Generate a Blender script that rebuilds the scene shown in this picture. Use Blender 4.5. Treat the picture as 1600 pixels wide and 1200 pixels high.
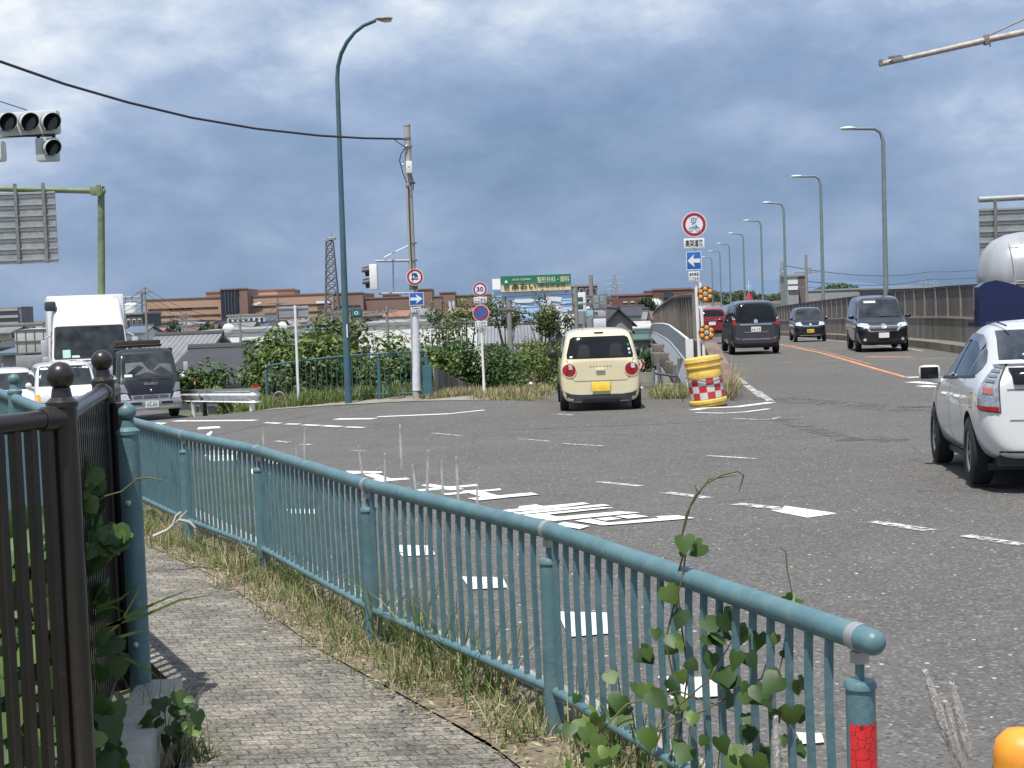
import bpy, bmesh, math, random
from mathutils import Vector, Matrix
from mathutils.bvhtree import BVHTree
R_ = math.radians
random.seed(7)
for o in list(bpy.data.objects): bpy.data.objects.remove(o)
scene = bpy.context.scene
COL = scene.collection

# ---------------------------------------------------------------- camera, sky, sun, exposure
FPX = 2311.0; CX, CY = 800.0, 600.0; CAMZ = 2.0
PITCH = math.atan(128/2311.0); ROLL = -0.037
cam_d = bpy.data.cameras.new('camera'); cam_d.sensor_width = 36; cam_d.lens = 36*FPX/1600
cam_d.clip_start = 0.05; cam_d.clip_end = 20000
cam = bpy.data.objects.new('camera', cam_d); COL.objects.link(cam); scene.camera = cam
CAMROT = Matrix.Rotation(math.pi/2-PITCH, 4, 'X') @ Matrix.Rotation(ROLL, 4, 'Z')
cam.matrix_world = Matrix.Translation((0, 0, CAMZ)) @ CAMROT
scene.view_settings.view_transform = 'Standard'; scene.view_settings.look = 'None'
scene.view_settings.exposure = 0.42; scene.view_settings.gamma = 1.0
scene.cycles.max_bounces = 6; scene.cycles.transparent_max_bounces = 12

SUN_EL, SUN_AZ = R_(68), R_(201)      # azimuth clockwise from +Y: from behind and to the left
sun_dir = Vector((math.sin(SUN_AZ)*math.cos(SUN_EL), math.cos(SUN_AZ)*math.cos(SUN_EL), math.sin(SUN_EL)))
sd = bpy.data.lights.new('sun', 'SUN'); sd.energy = 4.2; sd.angle = R_(0.53); sd.color = (1.0, .955, .89)
sun = bpy.data.objects.new('sun', sd); COL.objects.link(sun)
sun.rotation_euler = sun_dir.to_track_quat('Z', 'Y').to_euler(); sun.location = (0, 0, 60)

w = bpy.data.worlds.new('World'); scene.world = w; w.use_nodes = True
nt = w.node_tree; N = nt.nodes; L = nt.links; N.clear()
def wn(t, **k):
    n = N.new(t)
    for a, b in k.items(): setattr(n, a, b)
    return n
def wmath(op, a, b=None, c=None, clamp=False):
    n = wn('ShaderNodeMath', operation=op); n.use_clamp = clamp
    for i, v in enumerate((a, b, c)):
        if v is None: continue
        if isinstance(v, (int, float)): n.inputs[i].default_value = v
        else: L.new(v, n.inputs[i])
    return n.outputs[0]
tc = wn('ShaderNodeTexCoord'); sep = wn('ShaderNodeSeparateXYZ'); L.new(tc.outputs['Generated'], sep.inputs[0])
sx, sy, sz = sep.outputs
zc = wmath('MAXIMUM', sz, 0.0)
comb = wn('ShaderNodeCombineXYZ'); L.new(sx, comb.inputs[0]); L.new(sy, comb.inputs[1]); L.new(wmath('MULTIPLY', zc, 2.0), comb.inputs[2])
def wnoise(scale, detail, rough, dist, off):
    mp = wn('ShaderNodeMapping'); L.new(comb.outputs[0], mp.inputs[0]); mp.inputs['Location'].default_value = off
    n = wn('ShaderNodeTexNoise'); L.new(mp.outputs[0], n.inputs['Vector'])
    n.inputs['Scale'].default_value = scale; n.inputs['Detail'].default_value = detail
    n.inputs['Roughness'].default_value = rough; n.inputs['Distortion'].default_value = dist
    return n.outputs['Fac']
big = wnoise(6.5, 8, .56, .15, (1.3, 4.1, .35))
fine = wnoise(20, 8, .6, .1, (.2, 3.3, .9))
# broad brightening with height, plus two broad darker cloud banks
hgt = wmath('MULTIPLY', zc, 5.2, clamp=True)
def bank(x0, z0, wx, wz):
    a = wmath('POWER', wmath('DIVIDE', wmath('SUBTRACT', sx, x0), wx), 2.0)
    b = wmath('POWER', wmath('DIVIDE', wmath('SUBTRACT', sz, z0), wz), 2.0)
    return wmath('EXPONENT', wmath('MULTIPLY', wmath('ADD', a, b), -1.0))
dark = wmath('ADD', bank(.17, .136, .20, .022), wmath('MULTIPLY', bank(-.06, .095, .24, .03), .6))
dark = wmath('ADD', dark, wmath('MULTIPLY', bank(-.27, .215, .05, .012), .7))
lite = wmath('ADD', wmath('MULTIPLY', bank(.02, .175, .08, .025), .6), wmath('MULTIPLY', bank(-.30, .165, .15, .035), .8))
lite = wmath('ADD', lite, wmath('MULTIPLY', bank(.24, .205, .12, .02), .5))
f = wmath('ADD', wmath('MULTIPLY', hgt, .47), wmath('MULTIPLY', wmath('SUBTRACT', big, .5), 1.5))
f = wmath('ADD', f, wmath('MULTIPLY', wmath('SUBTRACT', fine, .5), wmath('ADD', wmath('MULTIPLY', hgt, .5), .05)))
f = wmath('SUBTRACT', f, wmath('MULTIPLY', dark, .30))
f = wmath('ADD', f, wmath('MULTIPLY', lite, .34))
f = wmath('ADD', f, .16, clamp=True)
ramp = wn('ShaderNodeValToRGB'); L.new(f, ramp.inputs[0])
e = ramp.color_ramp.elements
e[0].position = 0.0; e[0].color = (.135, .208, .335, 1)
e[1].position = 1.0; e[1].color = (.70, .73, .765, 1)
x = e.new(.30); x.color = (.20, .28, .425, 1)
x = e.new(.55); x.color = (.29, .37, .52, 1)
x = e.new(.78); x.color = (.46, .53, .64, 1)
sky = wn('ShaderNodeTexSky'); sky.sky_type = 'NISHITA'; sky.sun_disc = False
sky.sun_elevation = SUN_EL; sky.sun_rotation = SUN_AZ
skm = wn('ShaderNodeMix'); skm.data_type = 'RGBA'; skm.blend_type = 'MULTIPLY'; skm.inputs[0].default_value = 1.0
L.new(sky.outputs[0], skm.inputs[6]); skm.inputs[7].default_value = (.10, .10, .10, 1)
mx = wn('ShaderNodeMix'); mx.data_type = 'RGBA'; mx.inputs[0].default_value = .95
L.new(skm.outputs[2], mx.inputs[6]); L.new(ramp.outputs[0], mx.inputs[7])
bg = wn('ShaderNodeBackground'); L.new(mx.outputs[2], bg.inputs[0]); bg.inputs[1].default_value = 1.0
wo = wn('ShaderNodeOutputWorld'); L.new(bg.outputs[0], wo.inputs[0])

# ---------------------------------------------------------------- survey helpers
CR3 = CAMROT.to_3x3()
def ray(px, py):
    return CR3 @ Vector(((px-CX)/FPX, (CY-py)/FPX, -1.0))
def P(px, py, Y):
    d = ray(px, py); return Vector((0, 0, CAMZ)) + d*(Y/d.y)
def ss(a, b, v):
    t = max(0.0, min(1.0, (v-a)/(b-a))); return t*t*(3-2*t)
def lerp_tab(tab, v):
    if v <= tab[0][0]: return tab[0][1]
    for (a, za), (b, zb) in zip(tab, tab[1:]):
        if v <= b: return za+(zb-za)*(v-a)/(b-a)
    return tab[-1][1]
BASE = [(0, .24), (10, .2), (13, .18), (16, .05), (20, -.01), (26, -.04), (36, -.045), (50, -.09), (60, -.23), (70, -.40), (90, -.75), (110, -1.15), (150, -2.4), (200, -4.2), (240, -5.6)]
def RZ(x, y):
    z = sum(lerp_tab(BASE, y+k) for k in (-1, -.5, 0, .5, 1))/5
    if x < 0:
        z -= .045*(-x)*ss(8, 30, y)
        z -= (.06*max(0, min(y, 42)-34)+.015*max(0, y-42))*ss(3, 8, -x)
        if y > 34: z += (lerp_tab(BASE, 34)-lerp_tab(BASE, y))*ss(3, 8, -x)
    return z
def G(px, py, dz=0.0):
    d = ray(px, py); t0, t1 = 1.0, 260.0; prev = t0
    t = t0
    while t < t1:
        p = Vector((0, 0, CAMZ))+d*t
        if p.z < RZ(p.x, p.y)+dz:
            lo, hi = prev, t
            for _ in range(24):
                m = (lo+hi)/2; p = Vector((0, 0, CAMZ))+d*m
                if p.z < RZ(p.x, p.y)+dz: hi = m
                else: lo = m
            return Vector((0, 0, CAMZ))+d*hi
        prev = t; t += .4
    return Vector((0, 0, CAMZ))+d*t1

# ---------------------------------------------------------------- materials
MATS = {}
def M(name, col, rough=.6, metal=0.0, var=.12, scale=6.0, bump=0.0, bscale=40.0, coat=0.0, dirt=None, dscale=2.0, damt=.5, spec=.5, stretch=None, emit=0):
    if name in MATS: return MATS[name]
    m = bpy.data.materials.new(name); m.use_nodes = True; MATS[name] = m
    nt = m.node_tree; N = nt.nodes; L = nt.links; b = N['Principled BSDF']
    b.inputs['Roughness'].default_value = rough; b.inputs['Metallic'].default_value = metal
    b.inputs['Specular IOR Level'].default_value = spec
    if coat: b.inputs['Coat Weight'].default_value = coat; b.inputs['Coat Roughness'].default_value = .04
    tc = N.new('ShaderNodeTexCoord'); src = tc.outputs['Object']
    if stretch:
        mp = N.new('ShaderNodeMapping'); mp.inputs['Scale'].default_value = stretch; L.new(src, mp.inputs[0]); src = mp.outputs[0]
    n = N.new('ShaderNodeTexNoise'); n.inputs['Scale'].default_value = scale; n.inputs['Detail'].default_value = 6; n.inputs['Roughness'].default_value = .6
    L.new(src, n.inputs['Vector'])
    r = N.new('ShaderNodeValToRGB'); L.new(n.outputs['Fac'], r.inputs[0])
    r.color_ramp.elements[0].position = .3; r.color_ramp.elements[1].position = .7
    r.color_ramp.elements[0].color = tuple(c*(1-var) for c in col)+(1,)
    r.color_ramp.elements[1].color = tuple(min(1, c*(1+var)) for c in col)+(1,)
    out = r.outputs[0]
    if dirt:
        n2 = N.new('ShaderNodeTexNoise'); n2.inputs['Scale'].default_value = dscale; n2.inputs['Detail'].default_value = 8; n2.inputs['Roughness'].default_value = .7
        L.new(src, n2.inputs['Vector'])
        r2 = N.new('ShaderNodeValToRGB'); L.new(n2.outputs['Fac'], r2.inputs[0]); r2.color_ramp.elements[0].position = .45; r2.color_ramp.elements[1].position = .68
        mm = N.new('ShaderNodeMath'); mm.operation = 'MULTIPLY'; mm.inputs[1].default_value = damt; L.new(r2.outputs[0], mm.inputs[0])
        mi = N.new('ShaderNodeMix'); mi.data_type = 'RGBA'; L.new(mm.outputs[0], mi.inputs[0]); L.new(out, mi.inputs[6]); mi.inputs[7].default_value = tuple(dirt)+(1,)
        out = mi.outputs[2]
    L.new(out, b.inputs['Base Color'])
    if bump:
        n3 = N.new('ShaderNodeTexNoise'); n3.inputs['Scale'].default_value = bscale; n3.inputs['Detail'].default_value = 4; L.new(src, n3.inputs['Vector'])
        bp = N.new('ShaderNodeBump'); bp.inputs['Strength'].default_value = bump; bp.inputs['Distance'].default_value = .02
        L.new(n3.outputs['Fac'], bp.inputs['Height']); L.new(bp.outputs[0], b.inputs['Normal'])
    return m

def leafmat(name, c0, c1, c2, trans=.35, rough=.45):
    if name in MATS: return MATS[name]
    m = bpy.data.materials.new(name); m.use_nodes = True; MATS[name] = m
    nt = m.node_tree; N = nt.nodes; L = nt.links; b = N['Principled BSDF']
    g = N.new('ShaderNodeNewGeometry'); r = N.new('ShaderNodeValToRGB'); L.new(g.outputs['Random Per Island'], r.inputs[0])
    e = r.color_ramp.elements; e[0].color = c0+(1,); e[1].color = c2+(1,); k = e.new(.55); k.color = c1+(1,)
    L.new(r.outputs[0], b.inputs['Base Color']); b.inputs['Roughness'].default_value = rough
    t = N.new('ShaderNodeBsdfTranslucent'); L.new(r.outputs[0], t.inputs[0])
    mi = N.new('ShaderNodeMixShader'); mi.inputs[0].default_value = trans
    L.new(b.outputs[0], mi.inputs[1]); L.new(t.outputs[0], mi.inputs[2]); L.new(mi.outputs[0], N['Material Output'].inputs[0])
    return m

def asphalt(name, col, speck=1.0):
    m = bpy.data.materials.new(name); m.use_nodes = True
    nt = m.node_tree; N = nt.nodes; L = nt.links; b = N['Principled BSDF']; b.inputs['Roughness'].default_value = .85
    b.inputs['Specular IOR Level'].default_value = .3
    tc = N.new('ShaderNodeTexCoord'); o = tc.outputs['Object']
    def noise(s, d, r=.6):
        n = N.new('ShaderNodeTexNoise'); n.inputs['Scale'].default_value = s; n.inputs['Detail'].default_value = d; n.inputs['Roughness'].default_value = r
        L.new(o, n.inputs['Vector']); return n.outputs['Fac']
    def mix(f, a, c, mode='MIX'):
        k = N.new('ShaderNodeMix'); k.data_type = 'RGBA'; k.blend_type = mode
        for i, v in ((0, f), (6, a), (7, c)):
            if hasattr(v, 'is_output'): L.new(v, k.inputs[i])
            elif i == 0: k.inputs[0].default_value = v
            else: k.inputs[i].default_value = tuple(v)+(1,)
        return k.outputs[2]
    def rmp(f, a, c):
        k = N.new('ShaderNodeMapRange'); k.inputs[1].default_value = a; k.inputs[2].default_value = c; L.new(f, k.inputs[0]); return k.outputs[0]
    c = mix(rmp(noise(.22, 5), .35, .65), [v*.90 for v in col], [v*1.08 for v in col])
    c = mix(rmp(noise(1.1, 7, .75), .42, .72), c, [v*.76 for v in col])
    v = N.new('ShaderNodeTexVoronoi'); v.inputs['Scale'].default_value = 62; L.new(o, v.inputs['Vector'])
    sepc = N.new('ShaderNodeSeparateColor'); L.new(v.outputs['Color'], sepc.inputs[0])
    c = mix(rmp(sepc.outputs[0], .78, .98), c, [min(1, q*1.75*speck) for q in col])
    c = mix(rmp(sepc.outputs[1], .70, 1.0), c, [q*.55 for q in col])
    v2 = N.new('ShaderNodeTexVoronoi'); v2.inputs['Scale'].default_value = 14; L.new(o, v2.inputs['Vector'])
    s2 = N.new('ShaderNodeSeparateColor'); L.new(v2.outputs['Color'], s2.inputs[0])
    small = N.new('ShaderNodeMath'); small.operation = 'LESS_THAN'; small.inputs[1].default_value = .16; L.new(v2.outputs['Distance'], small.inputs[0])
    both = N.new('ShaderNodeMath'); both.operation = 'MULTIPLY'; L.new(small.outputs[0], both.inputs[0]); L.new(rmp(s2.outputs[0], .80, .95), both.inputs[1])
    c = mix(both.outputs[0], c, [.5, .5, .47])
    # cracks and tar lines
    v3 = N.new('ShaderNodeTexVoronoi'); v3.feature = 'DISTANCE_TO_EDGE'; v3.inputs['Scale'].default_value = .16
    mpp = N.new('ShaderNodeMapping'); mpp.inputs['Scale'].default_value = (1, .8, 1); L.new(o, mpp.inputs[0])
    add = N.new('ShaderNodeVectorMath'); add.operation = 'ADD'
    nz = N.new('ShaderNodeTexNoise'); nz.inputs['Scale'].default_value = 1.3; nz.inputs['Detail'].default_value = 5; L.new(o, nz.inputs['Vector'])
    L.new(mpp.outputs[0], add.inputs[0]); L.new(nz.outputs['Color'], add.inputs[1]); L.new(add.outputs[0], v3.inputs['Vector'])
    ck = N.new('ShaderNodeMath'); ck.operation = 'LESS_THAN'; ck.inputs[1].default_value = .0012; L.new(v3.outputs['Distance'], ck.inputs[0])
    c = mix(ck.outputs[0], c, [q*.55 for q in col])
    L.new(c, b.inputs['Base Color'])
    bp = N.new('ShaderNodeBump'); bp.inputs['Strength'].default_value = .55; bp.inputs['Distance'].default_value = .006
    L.new(v.outputs['Distance'], bp.inputs['Height']); L.new(bp.outputs[0], b.inputs['Normal'])
    return m

def paint(name, col, wear=.5, scale=9):
    m = bpy.data.materials.new(name); m.use_nodes = True; MATS[name] = m
    nt = m.node_tree; N = nt.nodes; L = nt.links; b = N['Principled BSDF']; b.inputs['Roughness'].default_value = .7
    b.inputs['Base Color'].default_value = col+(1,)
    tc = N.new('ShaderNodeTexCoord'); n = N.new('ShaderNodeTexNoise'); n.inputs['Scale'].default_value = scale; n.inputs['Detail'].default_value = 9; n.inputs['Roughness'].default_value = .8
    L.new(tc.outputs['Object'], n.inputs['Vector'])
    r = N.new('ShaderNodeMapRange'); r.inputs[1].default_value = wear-.05; r.inputs[2].default_value = wear+.05; L.new(n.outputs['Fac'], r.inputs[0])
    t = N.new('ShaderNodeBsdfTransparent'); mi = N.new('ShaderNodeMixShader'); L.new(r.outputs[0], mi.inputs[0]); L.new(t.outputs[0], mi.inputs[1]); L.new(b.outputs[0], mi.inputs[2])
    L.new(mi.outputs[0], N['Material Output'].inputs[0])
    return m

def paver(name):
    m = bpy.data.materials.new(name); m.use_nodes = True
    nt = m.node_tree; N = nt.nodes; L = nt.links; b = N['Principled BSDF']; b.inputs['Roughness'].default_value = .9
    tc = N.new('ShaderNodeTexCoord'); mp = N.new('ShaderNodeMapping'); mp.inputs['Rotation'].default_value = (0, 0, R_(2)); L.new(tc.outputs['Object'], mp.inputs[0])
    nz = N.new('ShaderNodeTexNoise'); nz.inputs['Scale'].default_value = 16; nz.inputs['Detail'].default_value = 4; L.new(tc.outputs['Object'], nz.inputs['Vector'])
    sc = N.new('ShaderNodeVectorMath'); sc.operation = 'SCALE'; sc.inputs['Scale'].default_value = .03; L.new(nz.outputs['Color'], sc.inputs[0])
    sp_ = N.new('ShaderNodeSeparateXYZ'); L.new(mp.outputs[0], sp_.inputs[0]); m1 = N.new('ShaderNodeMath'); m1.operation = 'MULTIPLY_ADD'; m1.inputs[1].default_value = .46; L.new(sp_.outputs[1], m1.inputs[0]); L.new(sp_.outputs[0], m1.inputs[2]); cb_ = N.new('ShaderNodeCombineXYZ'); L.new(m1.outputs[0], cb_.inputs[0]); L.new(sp_.outputs[1], cb_.inputs[1])
    ad = N.new('ShaderNodeVectorMath'); L.new(cb_.outputs[0], ad.inputs[0]); L.new(sc.outputs[0], ad.inputs[1])
    br = N.new('ShaderNodeTexBrick'); L.new(ad.outputs[0], br.inputs['Vector'])
    br.inputs['Scale'].default_value = 1.0; br.inputs['Brick Width'].default_value = .115; br.inputs['Row Height'].default_value = .062
    br.inputs['Mortar Size'].default_value = .004; br.inputs['Mortar Smooth'].default_value = .4
    br.inputs['Color1'].default_value = (.275, .252, .212, 1); br.inputs['Color2'].default_value = (.195, .18, .153, 1); br.inputs['Mortar'].default_value = (.10, .094, .078, 1)
    n = N.new('ShaderNodeTexNoise'); n.inputs['Scale'].default_value = 3; n.inputs['Detail'].default_value = 9; n.inputs['Roughness'].default_value = .75; L.new(tc.outputs['Object'], n.inputs['Vector'])
    r = N.new('ShaderNodeMapRange'); r.inputs[1].default_value = .35; r.inputs[2].default_value = .7; r.inputs[3].default_value = .45; r.inputs[4].default_value = 1.25; L.new(n.outputs['Fac'], r.inputs[0])
    n4 = N.new('ShaderNodeTexNoise'); n4.inputs['Scale'].default_value = 75; n4.inputs['Detail'].default_value = 3; L.new(tc.outputs['Object'], n4.inputs['Vector'])
    r4 = N.new('ShaderNodeMapRange'); r4.inputs[1].default_value = .3; r4.inputs[2].default_value = .7; r4.inputs[3].default_value = .45; r4.inputs[4].default_value = 1.5; L.new(n4.outputs['Fac'], r4.inputs[0])
    mu = N.new('ShaderNodeMath'); mu.operation = 'MULTIPLY'; L.new(r.outputs[0], mu.inputs[0]); L.new(r4.outputs[0], mu.inputs[1])
    v = N.new('ShaderNodeVectorMath'); v.operation = 'SCALE'; L.new(br.outputs['Color'], v.inputs[0]); L.new(mu.outputs[0], v.inputs['Scale'])
    L.new(v.outputs[0], b.inputs['Base Color'])
    hb = N.new('ShaderNodeMath'); hb.operation = 'ADD'; L.new(n4.outputs['Fac'], hb.inputs[0])
    inv = N.new('ShaderNodeMath'); inv.operation = 'MULTIPLY'; inv.inputs[1].default_value = -1.2; L.new(br.outputs['Fac'], inv.inputs[0]); L.new(inv.outputs[0], hb.inputs[1])
    bp = N.new('ShaderNodeBump'); bp.inputs['Strength'].default_value = .7; bp.inputs['Distance'].default_value = .008
    L.new(hb.outputs[0], bp.inputs['Height']); L.new(bp.outputs[0], b.inputs['Normal'])
    return m

def cracked(name, c1, c2):
    m = M(name, c1, .35, var=.12, scale=20, coat=.3); nt = m.node_tree; N = nt.nodes; L = nt.links; b = N['Principled BSDF']; src = b.inputs['Base Color'].links[0].from_socket
    tc = N.new('ShaderNodeTexCoord'); v = N.new('ShaderNodeTexVoronoi'); v.feature = 'DISTANCE_TO_EDGE'; v.inputs['Scale'].default_value = 34
    nz = N.new('ShaderNodeTexNoise'); nz.inputs['Scale'].default_value = 30; L.new(tc.outputs['Object'], nz.inputs['Vector'])
    s1 = N.new('ShaderNodeVectorMath'); s1.operation = 'SCALE'; s1.inputs['Scale'].default_value = .02; L.new(nz.outputs['Color'], s1.inputs[0]); ad = N.new('ShaderNodeVectorMath'); L.new(tc.outputs['Object'], ad.inputs[0]); L.new(s1.outputs[0], ad.inputs[1]); L.new(ad.outputs[0], v.inputs['Vector'])
    lt = N.new('ShaderNodeMath'); lt.operation = 'LESS_THAN'; lt.inputs[1].default_value = .03; L.new(v.outputs['Distance'], lt.inputs[0])
    mi = N.new('ShaderNodeMix'); mi.data_type = 'RGBA'; L.new(lt.outputs[0], mi.inputs[0]); L.new(src, mi.inputs[6]); mi.inputs[7].default_value = c2+(1,); L.new(mi.outputs[2], b.inputs['Base Color']); return m
def banded(name, c1, c2, period, width, axis=2, rough=.7, var=.1):
    """wall with bands of a second colour (window bands, panel seams) every `period` metres"""
    if name in MATS: return MATS[name]
    m = M(name, c1, rough, var=var, scale=.3)
    nt = m.node_tree; N = nt.nodes; L = nt.links; b = N['Principled BSDF']
    lk = b.inputs['Base Color'].links[0]; src = lk.from_socket
    tc = N.new('ShaderNodeTexCoord'); sp = N.new('ShaderNodeSeparateXYZ'); L.new(tc.outputs['Object'], sp.inputs[0])
    mo = N.new('ShaderNodeMath'); mo.operation = 'PINGPONG'; mo.inputs[1].default_value = period/2; L.new(sp.outputs[axis], mo.inputs[0])
    lt = N.new('ShaderNodeMath'); lt.operation = 'LESS_THAN'; lt.inputs[1].default_value = width/2; L.new(mo.outputs[0], lt.inputs[0])
    mi = N.new('ShaderNodeMix'); mi.data_type = 'RGBA'; L.new(lt.outputs[0], mi.inputs[0]); L.new(src, mi.inputs[6]); mi.inputs[7].default_value = c2+(1,)
    L.new(mi.outputs[2], b.inputs['Base Color'])
    return m

teal = M('teal_paint', (.085, .172, .198), .45, var=.16, scale=7, dirt=(.17, .235, .235), dscale=11, damt=.55, bump=.12, bscale=45)
teal2 = M('teal_paint_dark', (.05, .13, .16), .45, var=.15, scale=4, dirt=(.12, .10, .07), dscale=1.5, damt=.3)
blackm = M('dark_brown_paint', (.020, .016, .014), .32, var=.15, scale=12, coat=.2)
galv = M('galvanised_steel', (.42, .43, .43), .45, .55, var=.12, scale=8)
galvd = M('weathered_steel', (.25, .25, .25), .5, .4, var=.2, scale=6, dirt=(.16, .09, .05), dscale=5, damt=.5)
whitem = M('white_paint', (.78, .78, .76), .4, var=.05, dirt=(.45, .42, .36), dscale=3, damt=.25)
conc = M('concrete', (.33, .32, .29), .85, var=.15, scale=3, dirt=(.14, .13, .11), dscale=1.2, damt=.6, bump=.3, bscale=30)
concd = M('stained_concrete', (.20, .18, .15), .9, var=.22, scale=1.5, dirt=(.055, .048, .04), dscale=1.0, damt=.85, bump=.3, stretch=(1, 1, .25))
woodp = M('brown_noise_panel', (.135, .115, .10), .8, var=.25, scale=2.5, dirt=(.05, .042, .036), dscale=2, damt=.6, stretch=(1, 1, .2))
glass = M('car_glass', (.010, .012, .014), .05, 0, var=.3, scale=1.5, spec=.35)
glass2 = M('windscreen_glass', (.028, .034, .036), .05, 0, var=.8, scale=2.2, spec=.5)
tyrem = M('rubber', (.016, .016, .016), .8, var=.2)
blackp = M('black_plastic', (.018, .018, .019), .5, var=.2)
chrome = M('chrome', (.75, .76, .78), .12, .95, var=.05)
alloy = M('alloy', (.42, .43, .44), .3, .8, var=.1)
redlens = M('red_lens', (.30, .010, .012), .12, var=.25, scale=14, coat=.6)
clearl = M('clear_lens', (.62, .64, .66), .1, .3, var=.25, scale=16, coat=.8)
amber = M('amber_lens', (.85, .30, .03), .2, var=.2, scale=12, coat=.5)
platew = M('plate_white', (.75, .75, .73), .5, var=.05)
platey = M('plate_yellow', (.78, .55, .06), .5, var=.12, scale=12)
inkd = M('dark_ink', (.03, .035, .03), .6, var=.1)
inkg = M('green_ink', (.02, .12, .06), .6, var=.1)

# ---------------------------------------------------------------- mesh helpers
class MB:
    def __init__(s): s.v = []; s.f = []; s.mi = []; s.m = 0
    def add(s, vs, fs):
        o = len(s.v); s.v += [tuple(q) for q in vs]; s.f += [tuple(i+o for i in q) for q in fs]; s.mi += [s.m]*len(fs); return s
    def box(s, c, d, rz=0, bev=0, rot=None):
        bm = bmesh.new(); bmesh.ops.create_cube(bm, size=1)
        for q in bm.verts: q.co = Vector((q.co.x*d[0], q.co.y*d[1], q.co.z*d[2]))
        if bev: bmesh.ops.bevel(bm, geom=bm.edges[:], offset=min(bev, min(d)*.45), segments=2, affect='EDGES', profile=.6)
        m = Matrix.Translation(c) @ (rot if rot is not None else Matrix.Rotation(rz, 4, 'Z'))
        bm.transform(m); s.bm(bm); return s
    def bm(s, bm):
        bm.verts.index_update()
        s.add([v.co.copy() for v in bm.verts], [[v.index for v in f.verts] for f in bm.faces]); bm.free()
    def tube(s, pts, r, n=10, cap=True, sq=False):
        pts = [Vector(p) for p in pts]; rs = r if isinstance(r, (list, tuple)) else [r]*len(pts)
        vs = []; fs = []
        up = Vector((0, 0, 1))
        t0 = (pts[1]-pts[0]).normalized()
        a = t0.cross(up)
        if a.length < 1e-3: a = Vector((1, 0, 0))
        a.normalize()
        for i, p in enumerate(pts):
            t = (pts[min(i+1, len(pts)-1)]-pts[max(i-1, 0)]).normalized()
            a = (a-t*a.dot(t)).normalized(); b = t.cross(a)
            for k in range(n):
                an = 2*math.pi*(k+(.5 if sq else 0))/n; vs.append(p+(a*math.cos(an)+b*math.sin(an))*rs[i])
        for i in range(len(pts)-1):
            for k in range(n):
                k2 = (k+1) % n; fs.append((i*n+k, i*n+k2, (i+1)*n+k2, (i+1)*n+k))
        if cap:
            fs.append(tuple(range(n))[::-1]); fs.append(tuple(range((len(pts)-1)*n, len(pts)*n)))
        return s.add(vs, fs)
    def sphere(s, c, r, seg=20, sc=(1, 1, 1)):
        bm = bmesh.new(); bmesh.ops.create_uvsphere(bm, u_segments=seg, v_segments=seg//2+2, radius=r)
        for q in bm.verts: q.co = Vector((q.co.x*sc[0], q.co.y*sc[1], q.co.z*sc[2]))+Vector(c)
        s.bm(bm); return s
    def disc(s, c, r, depth=.01, n=32, axis='y'):
        c = Vector(c); d = {'y': Vector((0, 1, 0)), 'x': Vector((1, 0, 0)), 'z': Vector((0, 0, 1))}[axis]
        return s.tube([c-d*depth/2, c+d*depth/2], r, n)
    def lathe(s, c, prof, n=20, axis='z'):
        vs = []; fs = []
        for (r, h) in prof:
            for k in range(n):
                a = 2*math.pi*k/n
                v = Vector((r*math.cos(a), r*math.sin(a), h))
                if axis == 'x': v = Vector((h, r*math.cos(a), r*math.sin(a)))
                if axis == 'y': v = Vector((r*math.cos(a), h, r*math.sin(a)))
                vs.append(v+Vector(c))
        for i in range(len(prof)-1):
            for k in range(n):
                k2 = (k+1) % n; fs.append((i*n+k, i*n+k2, (i+1)*n+k2, (i+1)*n+k))
        return s.add(vs, fs)
    def prism(s, poly, off):
        """poly: 3-D points of one face; extruded by vector off"""
        n = len(poly); off = Vector(off); vs = [Vector(p) for p in poly]+[Vector(p)+off for p in poly]
        fs = [tuple(range(n)), tuple(range(n, 2*n))[::-1]]+[(i, (i+1) % n, (i+1) % n+n, i+n) for i in range(n)]
        return s.add(vs, fs)
    def mesh(s, name, mats, smooth=None):
        me = bpy.data.meshes.new(name); me.from_pydata(s.v, [], s.f)
        if not isinstance(mats, (list, tuple)): mats = [mats]
        for m in mats: me.materials.append(m)
        me.polygons.foreach_set('material_index', s.mi)
        bm = bmesh.new(); bm.from_mesh(me); bmesh.ops.recalc_face_normals(bm, faces=bm.faces[:])
        if smooth is not None:
            for f in bm.faces: f.smooth = True
            for ed in bm.edges:
                if len(ed.link_faces) == 2 and ed.calc_face_angle(0) > R_(smooth): ed.smooth = False
        bm.to_mesh(me); bm.free(); me.update()
        return me
    def build(s, name, mats, parent=None, smooth=40, world=True):
        me = s.mesh(name, mats, smooth)
        o = bpy.data.objects.new(name, me); COL.objects.link(o)
        if parent is not None:
            if world: me.transform(chain(parent).inverted())
            o.parent = parent
        return o
def chain(o):
    m = o.matrix_basis.copy()
    while o.parent: o = o.parent; m = o.matrix_basis @ m
    return m
def tag(o, label=None, cat=None, group=None, kind=None):
    if label: o['label'] = label
    if cat: o['category'] = cat
    if group: o['group'] = group
    if kind: o['kind'] = kind
    return o
def thing(name, label, cat, loc=(0, 0, 0), rz=0, group=None):
    o = bpy.data.objects.new(name, None); COL.objects.link(o); o.location = loc; o.rotation_euler = (0, 0, rz); o.empty_display_size = .2
    return tag(o, label, cat, group)
def children(o): return [c for c in bpy.data.objects if c.parent == o]
def dup(o, parent=None):
    c = o.copy(); COL.objects.link(c)
    if parent: c.parent = parent
    for ch in children(o): dup(ch, c)
    return c
def local(mb, name, mat, parent, smooth=40):
    return mb.build(name, mat, parent, smooth, world=False)
_tc = {}
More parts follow.
